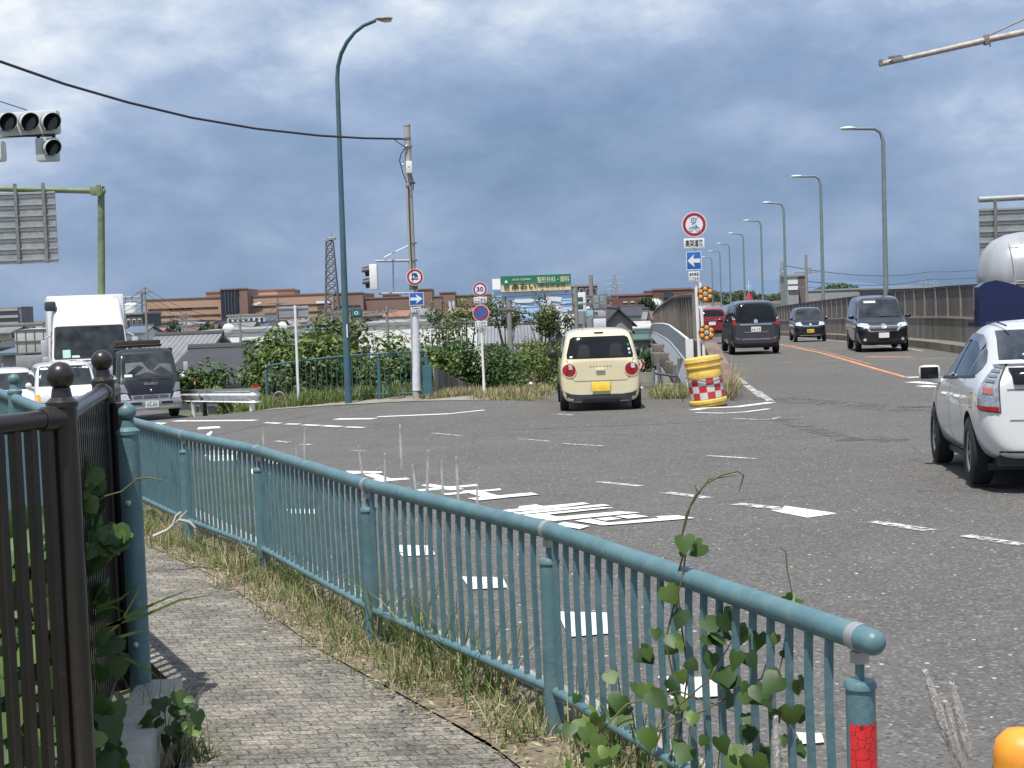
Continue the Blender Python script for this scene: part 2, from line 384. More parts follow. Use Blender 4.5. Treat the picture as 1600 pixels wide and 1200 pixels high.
def text_geo(s, size, bold=.0):
    k = (s, bold)
    if k not in _tc:
        c = bpy.data.curves.new('t', 'FONT'); c.body = s; c.offset = bold; c.resolution_u = 2; c.align_x = 'CENTER'; c.align_y = 'CENTER'
        o = bpy.data.objects.new('t', c); COL.objects.link(o); bpy.context.view_layer.update()
        m = o.evaluated_get(bpy.context.evaluated_depsgraph_get()).to_mesh()
        _tc[k] = ([v.co.copy() for v in m.vertices], [tuple(p.vertices) for p in m.polygons])
        o.evaluated_get(bpy.context.evaluated_depsgraph_get()).to_mesh_clear(); bpy.data.objects.remove(o); bpy.data.curves.remove(c)
    return _tc[k]
def text(mb, s, c, width, height, bold=.0, rot=None):
    """lettering facing -Y, centred at c, fitted to width x height"""
    vs, fs = text_geo(s, 1, bold)
    x0 = min(v.x for v in vs); x1 = max(v.x for v in vs); y0 = min(v.y for v in vs); y1 = max(v.y for v in vs)
    out = []
    for v in vs:
        q = Vector(((v.x-(x0+x1)/2)/(x1-x0)*width, 0, (v.y-(y0+y1)/2)/(y1-y0)*height))
        if rot is not None: q = rot @ q
        out.append(Vector(c)+q)
    mb.add(out, fs)

# ---------------------------------------------------------------- ground, road, path
NE = [(3.2, -3), (2.5, 0), (1.22, 3.7), (.40, 5.95), (-.45, 7.65), (-1.35, 9.7), (-2.9, 13), (-4.6, 17), (-7.4, 23), (-11.6, 31), (-17, 41), (-23, 52), (-36, 75)]
BR = lambda y: 3.95+.087*(y-32)          # left edge of the bridge deck
BRr = lambda y: 13.7+.087*(y-46)         # right kerb of the bridge
FE = [(36, -3), (36, 2), (36, 8), (30, 22), (26, 31), (12.66, 34), (4.1, 34), (3.3, 28.6), (.5, 30.2), (-.7, 31.9), (-2.4, 33.6), (-5.2, 34.8), (-7.0, 35.8)]
NEa = NE[:]; 
def clean(pl, n):
    pts = [Vector((a, b, 0)) for a, b in pl]; d = [0]
    for a, b in zip(pts, pts[1:]): d.append(d[-1]+(b-a).length)
    out = []
    for i in range(n):
        t = d[-1]*i/(n-1)
        for k in range(len(pts)-1):
            if t <= d[k+1]+1e-9:
                u = (t-d[k])/(d[k+1]-d[k]); out.append(pts[k].lerp(pts[k+1], u)); break
    return out
def strip(name, left, right, mat, zf, nu=None, nv=12, kind='structure', dz=0, step=1.0):
    lens = sum((Vector(a)-Vector(b)).length for a, b in zip(left, left[1:]))
    nu = nu or max(2, int(lens/step))
    A = clean(left, nu); B = clean(right, nu); mb = MB(); vs = []; fs = []
    for a, b in zip(A, B):
        for j in range(nv+1):
            p = a.lerp(b, j/nv); vs.append((p.x, p.y, zf(p.x, p.y)+dz))
    for i in range(nu-1):
        for j in range(nv): k = i*(nv+1)+j; fs.append((k, k+1, k+nv+2, k+nv+1))
    mb.add(vs, fs); o = mb.build(name, mat, smooth=60); tag(o, kind=kind); return o
asph = asphalt('asphalt', (.118, .113, .106))
asph2 = asphalt('asphalt_bridge', (.122, .115, .105))

# the crossing: one polygon, gridded so that it follows the crown of the road
MAINPOLY = [(3.2, -3), (2.5, 0), (1.22, 3.7), (.40, 5.95), (-.45, 7.65), (-1.35, 9.7), (-2.9, 13), (-4.6, 17), (-7.4, 23), (-11.6, 31), (-17, 41), (-23, 52), (-36, 75),
            (-22, 75), (-15.4, 58), (-10.8, 46.5), (-8.5, 40.2), (-7.0, 35.6), (-5.2, 34.4), (-2.4, 33.2), (-.7, 31.7), (.45, 30.1), (3.3, 28.6), (4.1, 33.98), (12.66, 33.98), (14, 33), (30, 30), (36, 22), (36, -3)]
def grid_poly(poly, zf, step, dz=0.0):
    bm = bmesh.new(); f = bm.faces.new([bm.verts.new((x, y, 0)) for x, y in poly])
    xs = [p[0] for p in poly]; ys = [p[1] for p in poly]
    a = math.ceil(min(xs)/step)*step
    while a < max(xs):
        bmesh.ops.bisect_plane(bm, geom=bm.verts[:]+bm.edges[:]+bm.faces[:], plane_co=(a, 0, 0), plane_no=(1, 0, 0), dist=1e-5); a += step
    a = math.ceil(min(ys)/step)*step
    while a < max(ys):
        bmesh.ops.bisect_plane(bm, geom=bm.verts[:]+bm.edges[:]+bm.faces[:], plane_co=(0, a, 0), plane_no=(0, 1, 0), dist=1e-5); a += step
    for v in bm.verts: v.co.z = zf(v.co.x, v.co.y)+dz
    return bm
mb = MB(); mb.bm(grid_poly(MAINPOLY, RZ, 1.5)); road = mb.build('road', asph, smooth=60); tag(road, kind='structure')
strip('bridge_road', [(BR(34), 34), (BR(240), 240)], [(BRr(34), 34), (BRr(240), 240)], asph2, RZ, nv=8, step=2)
# ramp beside the bridge
RAMP = [(1.85, 29.3), (2.3, 40), (3.4, 60), (4.6, 80), (5.6, 100), (8.0, 130), (8.6, 140)]
def rampz(x, y):
    if y < 32: return RZ(x, y)
    z = RZ(x, 32) - .083*(y-32)*ss(30, 38, y)
    return max(-5.96, z)
rl = [(a-(1.42 if b < 30 else 2.5), b+(.75 if b < 30 else 0)) for a, b in RAMP]; rr = [(a+(1.42 if b < 30 else 2.5), b-(.75 if b < 30 else 0)) for a, b in RAMP]
strip('ramp_road', rl, rr, asph2, rampz, nv=6, step=1.2)
strip('lower_road', [(-60, 139), (60, 139)], [(-60, 131), (60, 131)], asph2, lambda x, y: -5.955, nv=4, step=6)

def pdist(poly, x, y):
    ins = False; best = 1e9; n = len(poly)
    for i in range(n):
        x1, y1 = poly[i]; x2, y2 = poly[(i+1) % n]
        if (y1 > y) != (y2 > y) and x < (x2-x1)*(y-y1)/(y2-y1)+x1: ins = not ins
        dx, dy = x2-x1, y2-y1; t = max(0, min(1, ((x-x1)*dx+(y-y1)*dy)/(dx*dx+dy*dy)))
        d = (x-x1-t*dx)**2+(y-y1-t*dy)**2
        if d < best: best = d
    return 0 if ins else math.sqrt(best)
PLAT = [(3.2, -6), (3.2, -3), (2.5, 0), (1.22, 3.7), (.40, 5.95), (-.45, 7.65), (-1.35, 9.7), (-2.9, 13), (-4.6, 17), (-7.4, 23), (-11.6, 31), (-17, 41), (-23, 52), (-36, 75),
        (-22, 75), (-15.4, 58), (-10.8, 46.5), (-8.5, 40.2), (-7.0, 37), (-5.2, 36.2), (-2.4, 35.2), (-1.2, 34), (-.4, 32.5), (.45, 31), (3.3, 29.5), (4.1, 33.0), (12.66, 33.0), (14, 33), (30, 30), (36, 22), (36, -6)]
NEARP = [(3.2, -6), (2.5, 0), (1.22, 3.7), (-.45, 7.65), (-1.35, 9.7), (-2.9, 13), (-5, 18), (-7.5, 18), (-5.5, 14), (-3.9, 10), (-1.9, 6.2), (-1.7, 3), (-2, -6)]
def TZ(x, y):
    z = -6.0
    if -60 < x < 60 and -12 < y < 150:
        d = pdist(PLAT, x, y); zz = RZ(max(-40, min(x, 40)), max(-5, min(y, 80)))
        z = max(z, zz-.09-max(0, d-1.2)*.62)
        d = pdist(NEARP, x, y); z = max(z, (.21 if d > 0.0 else .05)-max(0, d-.8)*.5)
        # ramp embankment
        rx = lerp_tab([(b, a) for a, b in RAMP], y)
        if y > 30: z = max(z, rampz(rx, y)-.10-max(0, abs(x-rx)-3.2)*.6)
    return z
def axis(lo, hi, st, far): 
    a = []; k = lo
    while k <= hi: a.append(k); k += st
    return [-f for f in reversed(far) if -f < lo]+a+[f for f in far if f > hi]
xs = axis(-60, 60, 1.0, [90, 150, 300, 700, 1600, 4000, 9000]); ys = axis(-12, 150, 1.0, [-0, 180, 260, 400, 700, 1300, 2600, 5000, 9500])
ys = [-400, -60]+[q for q in ys if q >= -12]
vs = [(x, y, TZ(x, y)) for y in ys for x in xs]; nx = len(xs)
mb = MB(); mb.add(vs, [(j*nx+i, j*nx+i+1, (j+1)*nx+i+1, (j+1)*nx+i) for j in range(len(ys)-1) for i in range(nx-1)])
gm = M('ground_soil', (.085, .095, .045), .95, var=.35, scale=1.2, dirt=(.14, .12, .08), dscale=.6, damt=.6, bump=.5, bscale=12)
tag(mb.build('ground', gm, smooth=80), kind='structure')

# footpath, verge, kerbs
PZ = .30
FENCE = [(.87, 3.77), (.12, 5.75), (-.75, 7.43), (-1.65, 9.5), (-2.45, 10.95), (-3.25, 12.6), (-4.1, 14.4)]
dirn = lambda a, b: (Vector((b[0]-a[0], b[1]-a[1], 0))).normalized()
def offset(pl, d):
    out = []
    for i, p in enumerate(pl):
        t = dirn(pl[max(i-1, 0)], pl[min(i+1, len(pl)-1)]); out.append((p[0]-t.y*d, p[1]+t.x*d))
    return out
FL = [(2.4, -.3)]+FENCE+[(-5.4, 17)]
pathL = [(-.9, -.3), (-1.05, 2), (-1.2, 3.8), (-1.28, 5.4), (-1.5, 6.5), (-2.5, 8.6), (-3.5, 10.9), (-4.7, 13.3), (-6.6, 17)]
pathR = offset(FL, .29)
strip('footpath', pathL, pathR, paver('path_pavers'), lambda x, y: PZ, nv=4, step=.5)
verge = M('verge_dirt', (.17, .14, .10), .95, var=.4, scale=9, dirt=(.30, .25, .17), dscale=22, damt=.7, bump=.8, bscale=60)
NEc = [(2.65, -.3), (1.22, 3.7), (.40, 5.95), (-.45, 7.65), (-1.35, 9.7), (-2.9, 13), (-4.6, 17)]
strip('verge', pathR, offset(NEc, .13), verge, lambda x, y: PZ+.006+.002*math.sin(x*9+y*5), nv=4, step=.3)
mb = MB()
A = clean(NEc, 90); B = clean(offset(NEc, .13), 90)
for i in range(89):
    a0, a1, b0, b1 = A[i], A[i+1], B[i], B[i+1]; t = PZ+.02
    z0 = RZ(a0.x, a0.y)-.1
    mb.add([(a0.x, a0.y, t), (a1.x, a1.y, t), (b1.x, b1.y, t), (b0.x, b0.y, t), (a0.x, a0.y, z0), (a1.x, a1.y, z0), (b1.x, b1.y, z0), (b0.x, b0.y, z0)], [(0, 1, 2, 3), (0, 4, 5, 1), (3, 2, 6, 7)])
tag(mb.build('kerb', conc, smooth=30), kind='structure')
# low concrete plinth under the dark fence, left of the path
mb = MB(); PLI = [(-1.25, 2.2), (-1.38, 4.5), (-1.55, 6.25)]
for a, b in zip(PLI, PLI[1:]):
    c = (Vector(a)+Vector(b))/2; d = Vector(b)-Vector(a)
    mb.box((c.x, c.y, .2), (.19, d.length+.005, .50), rz=math.atan2(d.y, d.x)-math.pi/2, bev=.02)
tag(mb.build('plinth', M('plinth_conc', (.36, .35, .31), .85, var=.2, scale=8, bump=.4, bscale=30), smooth=30), 'weathered grey concrete plinth along the left edge of the footpath', 'kerb')
# far pavement
fp = [(-7.2, 35.7), (-5.2, 34.5), (-2.4, 33.3), (-.8, 31.8), (-.5, 31.45)]
strip('pavement', fp, offset(fp, -1.3)if False else [(-7.2, 37.2), (-5.0, 36.2), (-2.1, 35.2), (-.5, 33.3), (-.4, 32.0)], M('far_pavement', (.26, .235, .20), .9, var=.25, scale=3, dirt=(.12, .12, .06), dscale=1.2, damt=.6), lambda x, y: RZ(x, y)+.008, nv=3, step=.6)
# reddish-grey kerb on the right of the bridge, plus distant hills
mb = MB()
for y in range(34, 236, 4):
    x0, x1 = BRr(y), BRr(y+4); z0, z1 = RZ(x0, y), RZ(x1, y+4)
    mb.add([(x0, y, z0-.05), (x1, y+4, z1-.05), (x1, y+4, z1+.25), (x0, y, z0+.25), (x0+.75, y, z0+.25), (x1+.75, y+4, z1+.25)], [(0, 1, 2, 3), (3, 2, 5, 4)])
tag(mb.build('kerb', concd, smooth=30), kind='structure')
mb = MB(); pts = []; n = 90
for i in range(n+1):
    X = -4200+8400*i/n; h = -5+10*math.sin(i*.21+1)+6*math.sin(i*.53)+5*math.sin(i*1.7)+75*math.exp(-((X-1750)/550)**2)
    pts.append((X, 8600, max(4, h)))
vs = []
for X, Y, h in pts: vs += [(X, Y, -10), (X, Y+300, h), (X, Y+1400, -10)]
fs = []
for i in range(n): fs += [(3*i, 3*i+3, 3*i+4, 3*i+1), (3*i+1, 3*i+4, 3*i+5, 3*i+2)]
mb.add(vs, fs); tag(mb.build('hills', M('hazed_hills', (.095, .15, .235), 1, var=.1, scale=.002), smooth=80), kind='structure')  # slate-blue base colour paints the haze fade into the hills

# ---------------------------------------------------------------- road markings
wp = paint('road_paint', (.74, .74, .72), .40); wpw = paint('road_paint_worn', (.62, .62, .60), .50, 14); op = paint('orange_road_paint', (.62, .26, .13), .43, 7)
mk = 0
def mark(polys, mat, name='road_marking', zf=None, dz=.005):
    global mk
    mb = MB(); zf = zf or RZ
    for i, pl in enumerate(polys):
        mb.bm(grid_poly(pl, zf, .75, dz+.0009*(i % 9)))
    return tag(mb.build(name, mat, smooth=80), kind='structure')
def gp(pl): return [tuple(G(x, y)[:2]) for x, y in pl]
def line(pts, wd, px=True):
    q = [G(*p) for p in pts] if px else [Vector(p) for p in pts]
    c = [(p.x, p.y) for p in q]; return offset(c, wd/2)+offset(c, -wd/2)[::-1]
cr = lambda pl: gp([(540+a/2.857, 720+b/2.857) for a, b in pl])
mark([cr(q) for q in [
    [(650, 227), (770, 216), (775, 205), (850, 197), (885, 204), (1060, 188), (1090, 193), (950, 212), (700, 234)],
    [(690, 239), (1150, 196), (1182, 202), (740, 246)],
    [(775, 246), (1150, 211), (1200, 212), (905, 243), (945, 253), (1225, 228), (1315, 234), (930, 272)],
    [(1110, 262), (1180, 254), (1232, 262), (1160, 271)], [(1200, 252), (1290, 243), (1352, 253), (1262, 262)],
    [(1020, 272), (1090, 263), (1175, 281), (1400, 260), (1385, 252), (1480, 248), (1560, 260), (1150, 293)],
    [(935, 291), (975, 278), (1090, 296), (1045, 310)]]], wp)
mark([cr(q) for q in [
    [(290, 133), (440, 119), (585, 106), (592, 113), (320, 139)], [(335, 111), (380, 105), (530, 128), (470, 134)],
    [(430, 149), (690, 126), (696, 133), (450, 156)], [(520, 137), (590, 132), (680, 158), (605, 164)],
    [(545, 171), (830, 145), (862, 154), (590, 181)]]], wp)
mark([cr(q) for q in [[(0, 46), (160, 49), (166, 54), (20, 60)], [(80, 63), (130, 58), (200, 80), (140, 84)],
                      [(120, 86), (270, 78), (290, 84), (160, 96)]]], wp)
# dashes seen through the railing
mark([gp([(x-22, y-8), (x+24, y-8), (x+26, y+8), (x-26, y+8)]) for x, y in [(350, 712)]], wpw)
ED = [(.98, 5.75), (.62, 6.8), (.27, 7.8)]
dl = []
for (px, py, wx, wy) in [(345, 716, 26, 5), (405, 738, 16, 5), (440, 722, 30, 4), (472, 803, 26, 7), (648, 862, 32, 9), (757, 913, 36, 10), (915, 978, 44, 20), (1082, 1078, 54, 18), (1266, 1158, 22, 9)]:
    dl.append(gp([(px-wx, py-wy), (px+wx*.8, py-wy*.9), (px+wx, py+wy*.7), (px-wx*.6, py+wy)]))
mark(dl, wp)
mark([line([(937, 753), (1000, 760)], .12), line([(1040, 770), (1108, 779)], .13), line([(1150, 788), (1222, 796)], .15),
      line([(1363, 816), (1455, 830)], .13), line([(1508, 838), (1600, 853)], .11), line([(1106, 713), (1182, 718)], .10), line([(880, 694), (944, 698)], .08),
      line([(430, 690), (452, 692)], .1), line([(470, 695), (486, 696)], .1), line([(550, 704), (572, 705)], .08), line([(675, 677), (720, 681)], .06), line([(810, 686), (860, 690)], .06)], wpw)
mark([line([(272, 658), (400, 657)], .2), gp([(215, 660), (262, 661), (246, 665), (205, 664)]), gp([(310, 668), (342, 666.5), (345, 669), (308, 671.5)]), gp([(322, 679), (330, 674), (332, 676), (326, 683)]),
      line([(415, 661), (438, 662)], .14), line([(447, 663), (468, 663.5)], .14), line([(474, 664.5), (500, 665.5)], .14), line([(505, 666), (533, 667.5)], .14), line([(540, 668), (568, 669)], .12)], wp)
mark([gp([(1204, 798), (1222, 797), (1226, 791), (1308, 803), (1262, 809.5), (1222, 802)])], wp)
mark([line([(525, 655), (585, 654.5)], .22), line([(590, 651.5), (700, 647), (757, 641)], .17)], wp)
# lines round the drum
mark([line([(1083, 641), (1100, 638), (1150, 636), (1206, 629)], .2), line([(1087, 645), (1130, 646), (1165, 644), (1202, 639)], .1)], wp)
mark([line([(1146, 654), (1185, 656), (1207, 655), (1218, 652)], .08), line([(868, 647), (895, 649)], .12)], wpw)
mark([line([(1146, 585), (1165, 600)], .14), line([(1166, 602), (1178, 611)], .15), line([(1180, 611), (1193, 621)], .2), line([(1194, 620), (1204, 627)], .15)], wpw)
mark([line([(1218, 538), (1260, 547), (1320, 562), (1370, 577), (1416, 590)], .13)], op)
mark([line([(1232, 539), (1300, 553), (1360, 569)], .05)], op)
mark([line([(1352, 558), (1425, 558)], .35)], op)
mark([line([(1416, 590), (1470, 588)], .3), line([(1423, 597), (1470, 600)], .35), line([(1440, 603), (1462, 605)], .3)], wp)
mark([line([(1475, 546), (1600, 556)], .13), line([(1330, 563), (1480, 560)], .08), line([(1140, 570), (1330, 563)], .05)], wpw)
mark([[(x, y), (x+.4, y), (x+.4, y+4), (x, y+4)] for x, y in [(9.6, 129), (11.1, 129)]], wp, zf=lambda x, y: -5.95)
mark([line([(BRr(y)-.5, y, 0), (BRr(y+12)-.5, y+12, 0)], .13, px=False) for y in range(48, 120, 12)], wpw)
# a resurfaced darker band across the mouth of the bridge and tyre smears
dk = paint('dark_patch', (.105, .10, .093), .50, 1.2)
mark([line([(1205, 622), (1420, 640), (1600, 632)], .9), line([(1215, 655), (1330, 688), (1420, 688)], .35), line([(1320, 686), (1400, 689)], .5)], dk, dz=.003)
tar = paint('tar_seam', (.045, .044, .043), .42, 5)
mark([line([(800, 672), (1100, 660), (1250, 655)], .03)], tar, dz=.0035)

# ---------------------------------------------------------------- railings
def vary(a): return random.uniform(-a, a)
def resample(pl, st):
    n = int(sum((Vector(a)-Vector(b)).length for a, b in zip(pl, pl[1:]))/st); return clean(pl, n+1)
def railing(name, label, pl, zb, ztop, zbot, post_r, ball, bar, spacing, mat, posts, rail_r=.035, cat='railing', group=None, zf=None, kink=True, botr=.02, maxn=96):
    """pl runs from near to far; posts: indices of pl that carry a post"""
    zf = zf or (lambda x, y: 0)
    o = thing(name, label, cat, (pl[0][0], pl[0][1], zb+zf(*pl[0])), group=group)
    sm = clean(pl, 60)
    mb = MB(); mb.tube([(p.x, p.y, ztop+zf(p.x, p.y)) for p in sm], rail_r, 16); mb.build('handrail', mat, o)
    mb = MB(); mb.tube([(p.x, p.y, zbot+zf(p.x, p.y)) for p in sm], botr, 10); mb.build('bottom_rail', mat, o)
    for i in posts:
        p = pl[i]; z = zf(*p); mb = MB()
        if ball:
            mb.lathe((p[0], p[1], z), [(0, zb), (post_r, zb), (post_r, ztop+.03), (post_r*1.1, ztop+.035), (post_r*1.1, ztop+.05), (post_r*.72, ztop+.065), (post_r*.62, ztop+.095)], 24)
            q = mb.build('post', mat, o)
            mb = MB(); mb.sphere((p[0], p[1], z+ztop+.095+ball*.85), ball, 24); mb.build('ball_finial', mat, q)
        else:
            mb.lathe((p[0], p[1], z), [(0, zb-.1), (post_r, zb-.1), (post_r, ztop-.135), (post_r*1.12, ztop-.132), (post_r*1.12, ztop-.122), (post_r*.95, ztop-.112), (0, ztop-.110)], 20)
            mb.tube([(p[0], p[1], z+ztop-.13), (p[0], p[1], z+ztop-.02)], .012, 8)
            q = mb.build('post', mat, o)
            t = dirn(pl[max(i-1, 0)], pl[min(i+1, len(pl)-1)])
            mb = MB(); c = Vector((p[0], p[1], z+ztop)); mb.tube([c-t*.018, c+t*.018], rail_r+.0035, 18); mb.box((p[0], p[1], z+ztop-.052), (.035, .035, .03), rz=math.atan2(t.y, t.x))
            mb.build('rail_clamp', galv, q)
    pts = resample(pl, spacing); cnt = 0; rest = MB()
    for k, p in enumerate(pts):
        if k == 0 or k == len(pts)-1: continue
        if min((Vector((pl[i][0], pl[i][1], 0))-p).length for i in posts) < spacing*.45: continue
        z = zf(p.x, p.y); t = (pts[min(k+1, len(pts)-1)]-pts[k-1]).normalized(); cnt += 1
        mb = MB() if cnt <= maxn else rest
        if kink:      # flat bars, given a slight bow that imitates the rail's shadow near the top
            nrm = Vector((-t.y, t.x, 0))*.0
            a, b = zbot+z, ztop+z
            hw, hd = bar[0]/2, bar[1]/2; side = Vector((-t.y, t.x, 0)); hs = [0, .35, .7, .88, 1]; bo = [0, .003, .007, .004, 0]
            vs = []
            for h, w_ in zip(hs, bo):
                c = Vector((p.x, p.y, a+(b-a)*h))+side*w_
                vs += [c+t*hw+side*hd, c-t*hw+side*hd, c-t*hw-side*hd, c+t*hw-side*hd]
            fs = []
            for q in range(4):
                for m_ in range(4): fs.append((q*4+m_, q*4+(m_+1) % 4, q*4+4+(m_+1) % 4, q*4+4+m_))
            mb.add(vs, fs)
        else:
            mb.box((p.x, p.y, (zbot+ztop)/2+z), (bar[0], bar[1], ztop-zbot), rz=math.atan2(t.y, t.x))
        if cnt <= maxn: mb.build('baluster', mat, o, smooth=25)
    if rest.v: tag(rest.build('balusters', mat, o), kind='stuff')
    return o
F = [(.89, 3.71)]+FENCE[:]
fe = railing('path_railing', 'long teal railing between footpath and road with a red sheet on its end post', F, PZ, 1.105, .47, .038, 0, (.016, .019), .1, teal, [1, 2, 3, 4, 5, 6, 7], rail_r=.034)
mb = MB(); mb.sphere((F[0][0], F[0][1], 1.105), .034, 20); mb.build('rail_end_cap', teal, fe)
# red reflective sheet wrapped round the end post
mb = MB(); vs = []; fs = []; n = 14
for i in range(n+1):
    a = R_(-150+i*150/n); 
    for z in (PZ+.25, .885): vs.append((FENCE[0][0]+.0395*math.cos(a), FENCE[0][1]+.0395*math.sin(a), z))
for i in range(n): fs.append((2*i, 2*i+2, 2*i+3, 2*i+1))
mb.add(vs, fs); tag(mb.build('reflective_sheet', cracked('red_sheet', (.62, .025, .03), (.25, .01, .012)), fe), 'cracked red reflective sheet')

LF = [(-1.622, 6.2), (-2.55, 8.2), (-3.4, 10.1), (-4.35, 12.1), (-5.5, 14.4)]
railing('left_path_railing' if False else 'ball_post_railing', 'teal railing with ball-topped posts on the far left side of the footpath', LF, .25, 1.47, .5, .046, .039, (.018, .03), .1, teal, [0, 2, 4], rail_r=.032)
for z in (1.22, .62): mb = MB(); mb.sphere((-1.622, 6.150, z), .014, 10); mb.build('bolt', galv, bpy.data.objects['ball_post_railing'])
BF = [(-2.05, 3.62), (-1.555, 4.47), (-1.44, 4.72), (-1.72, 6.22), (-1.73, 6.42)]
bf = railing('dark_railing', 'dark brown railing with two ball-topped posts at the left edge, nearest the camera', BF, .42, 1.685, .52, .046, .045, (.026, .032), .068, blackm, [2, 3], rail_r=.031, kink=False)
for p, q in ((BF[2], BF[1]), (BF[2], BF[3]), (BF[3], BF[2])):
    d = dirn(p, q); a = Vector((p[0], p[1], 1.685)); mb = MB(); mb.tube([a+d*.02, a+d*.085, a+d*.10], [.041, .041, .034], 18); mb.build('rail_socket', blackm, bf)
mb = MB(); mb.box((BF[3][0]+.068, BF[3][1]-.02, 1.04), (.05, .05, 1.2), bev=.008); mb.build('end_stile', blackm, bf)

# far teal railing across the road
ff = [tuple(P(668, 600, 33.9)[:2]), tuple(P(593, 600, 34.9)[:2]), tuple(P(545, 600, 35.7)[:2]), tuple(P(417, 600, 37.3)[:2])]
fr = railing('far_railing', 'thin teal railing in front of the bushes across the road, behind the street lamp', ff, .05, 1.08, .13, .045, 0, (.012, .018), .17, teal2, [0, 1, 3], rail_r=.024, zf=lambda x, y: RZ(x, y), kink=False, botr=.018)
mb = MB(); b = P(417, 574, 37.3); mb.sphere((b.x, b.y, b.z), .05, 12); mb.build('ball_finial', teal2, fr)

# ---------------------------------------------------------------- sign pieces
blues = M('sign_blue', (.018, .13, .42), .35, var=.08, coat=.2); reds = M('sign_red', (.36, .025, .03), .4, var=.12, scale=8, coat=.2)
whites = M('sign_white', (.72, .73, .75), .4, var=.05); navy = M('sign_navy', (.03, .06, .22), .4); greens = M('sign_green', (.02, .18, .105), .4)
alum = M('sign_back', (.36, .37, .37), .5, .4, var=.15, scale=5, dirt=(.22, .2, .17), dscale=2, damt=.5)
def ringm(mb, c, r0, r1, y, n=40):
    vs = []; fs = []
    for k in range(n):
        a = 2*math.pi*k/n
        for r in (r0, r1): vs.append((c[0]+r*math.cos(a), y, c[2]+r*math.sin(a)))
    for k in range(n): k2 = (k+1) % n; fs.append((2*k, 2*k2, 2*k2+1, 2*k+1))
    mb.add(vs, fs)
def flat(mb, c, pts, y):
    mb.add([(c[0]+a, y, c[2]+b) for a, b in pts], [tuple(range(len(pts)))])
def roundsign(parent, c, r, kind):
    y = c.y-.06; mb = MB(); mb.disc((c.x, y, c.z), r, .012, 48)
    pl = mb.build('sign_plate', alum if False else whites, parent)
    q = (c.x, 0, c.z); f = y-.009
    mb = MB(); ringm(mb, q, r*.70, r*.93, f)
    if kind in ('ban', 'nopark'):
        a = R_(-45); wd = r*.07 if kind == 'ban' else r*.09
        d = Vector((math.cos(a), math.sin(a))); nn = Vector((-d.y, d.x)); L_ = r*.72
        flat(mb, q, [tuple(d*L_+nn*wd), tuple(-d*L_+nn*wd), tuple(-d*L_-nn*wd), tuple(d*L_-nn*wd)], f-.002)
    mb.build('red_ring', reds, pl)
    mb = MB()
    if kind == 'nopark': mb.disc((c.x, f+.0015, c.z), r*.70, .002, 40); mb.build('blue_field', blues, pl)
    elif kind == '30': text(mb, '30', (c.x, f, c.z), r*.92, r*.68, .03); mb.build('numerals', navy, pl)
    elif kind == 'truck':
        flat(mb, q, [(-r*.42, -r*.30), (r*.40, -r*.30), (r*.40, -r*.14), (-r*.42, -r*.14)], f); flat(mb, q, [(-r*.15, -.06*r), (r*.42, 0), (r*.34, .2*r), (.1*r, .22*r)], f+.0005)
        flat(mb, q, [(-r*.4, .25*r), (-.1*r, .5*r), (.25*r, .45*r), (r*.3, .2*r), (0, .12*r)], f+.001); mb.build('vehicle_symbol', navy, pl)
    elif kind == 'bike':
        for x0 in (-.27, .27): ringm(mb, (c.x+x0*r, 0, c.z-.38*r), r*.13, r*.18, f)
        ringm(mb, (c.x-.05*r, 0, c.z+.32*r), r*.16, r*.24, f); mb.disc((c.x-.05*r, f, c.z+.32*r), r*.08, .002, 16)
        def seg(a, b, wd=.03):
            a = Vector(a)*r; b = Vector(b)*r; d = (b-a).normalized(); n_ = Vector((-d.y, d.x))*wd*r; flat(mb, q, [tuple(a+n_), tuple(b+n_), tuple(b-n_), tuple(a-n_)], f+.0008)
        for a, b in (((-.27, -.38), (-.05, -.15)), ((-.05, -.15), (.2, -.15)), ((.2, -.15), (.27, -.38)), ((-.05, -.15), (0, -.38)), ((0, -.38), (.2, -.15)), ((.2, -.15), (.1, .05)), ((0, .1), (-.2, -.05)), ((.1, .38), (.35, .55))): seg(a, b)
        mb.build('bicycle_symbol', M('sign_pale_navy', (.12, .2, .42), .4), pl)
    return pl
def plate(parent, c, wd, h, mat, lines=None, ink=inkd, arrow=0, rnd=.02, name='sign_plate'):
    mb = MB(); y = c.y-.06; mb.box((c.x, y, c.z), (wd, .012, h), bev=.003); pl = mb.build(name, mat, parent)
    f = y-.009
    if lines:
        n = len(lines); mb = MB()
        for i, s in enumerate(lines):
            text(mb, s, (c.x, f, c.z+h*((n-1)/2-i)/n*.92), wd*.86, h*.72/n, .02)
        mb.build('lettering', ink, pl)
    if arrow:
        mb = MB(); s = arrow; flat(mb, (c.x, 0, c.z), [(-.42*wd*s, .11*h), (.04*wd*s, .11*h), (-.04*wd*s, .36*h), (.42*wd*s, 0), (-.04*wd*s, -.36*h), (.04*wd*s, -.11*h), (-.42*wd*s, -.11*h)], f)
        mb.build('arrow', whites, pl)
        mb = MB(); e_ = .012
        for a, b, cc, d in ((-wd/2, h/2-e_, wd/2, h/2), (-wd/2, -h/2, wd/2, -h/2+e_), (-wd/2, -h/2+e_, -wd/2+e_, h/2-e_), (wd/2-e_, -h/2+e_, wd/2, h/2-e_)): flat(mb, (c.x, 0, c.z), [(a, b), (cc, b), (cc, d), (a, d)], f)
        mb.build('border', whites, pl)
    return pl
def base(px, py, Y):
    p = P(px, py, Y); return p

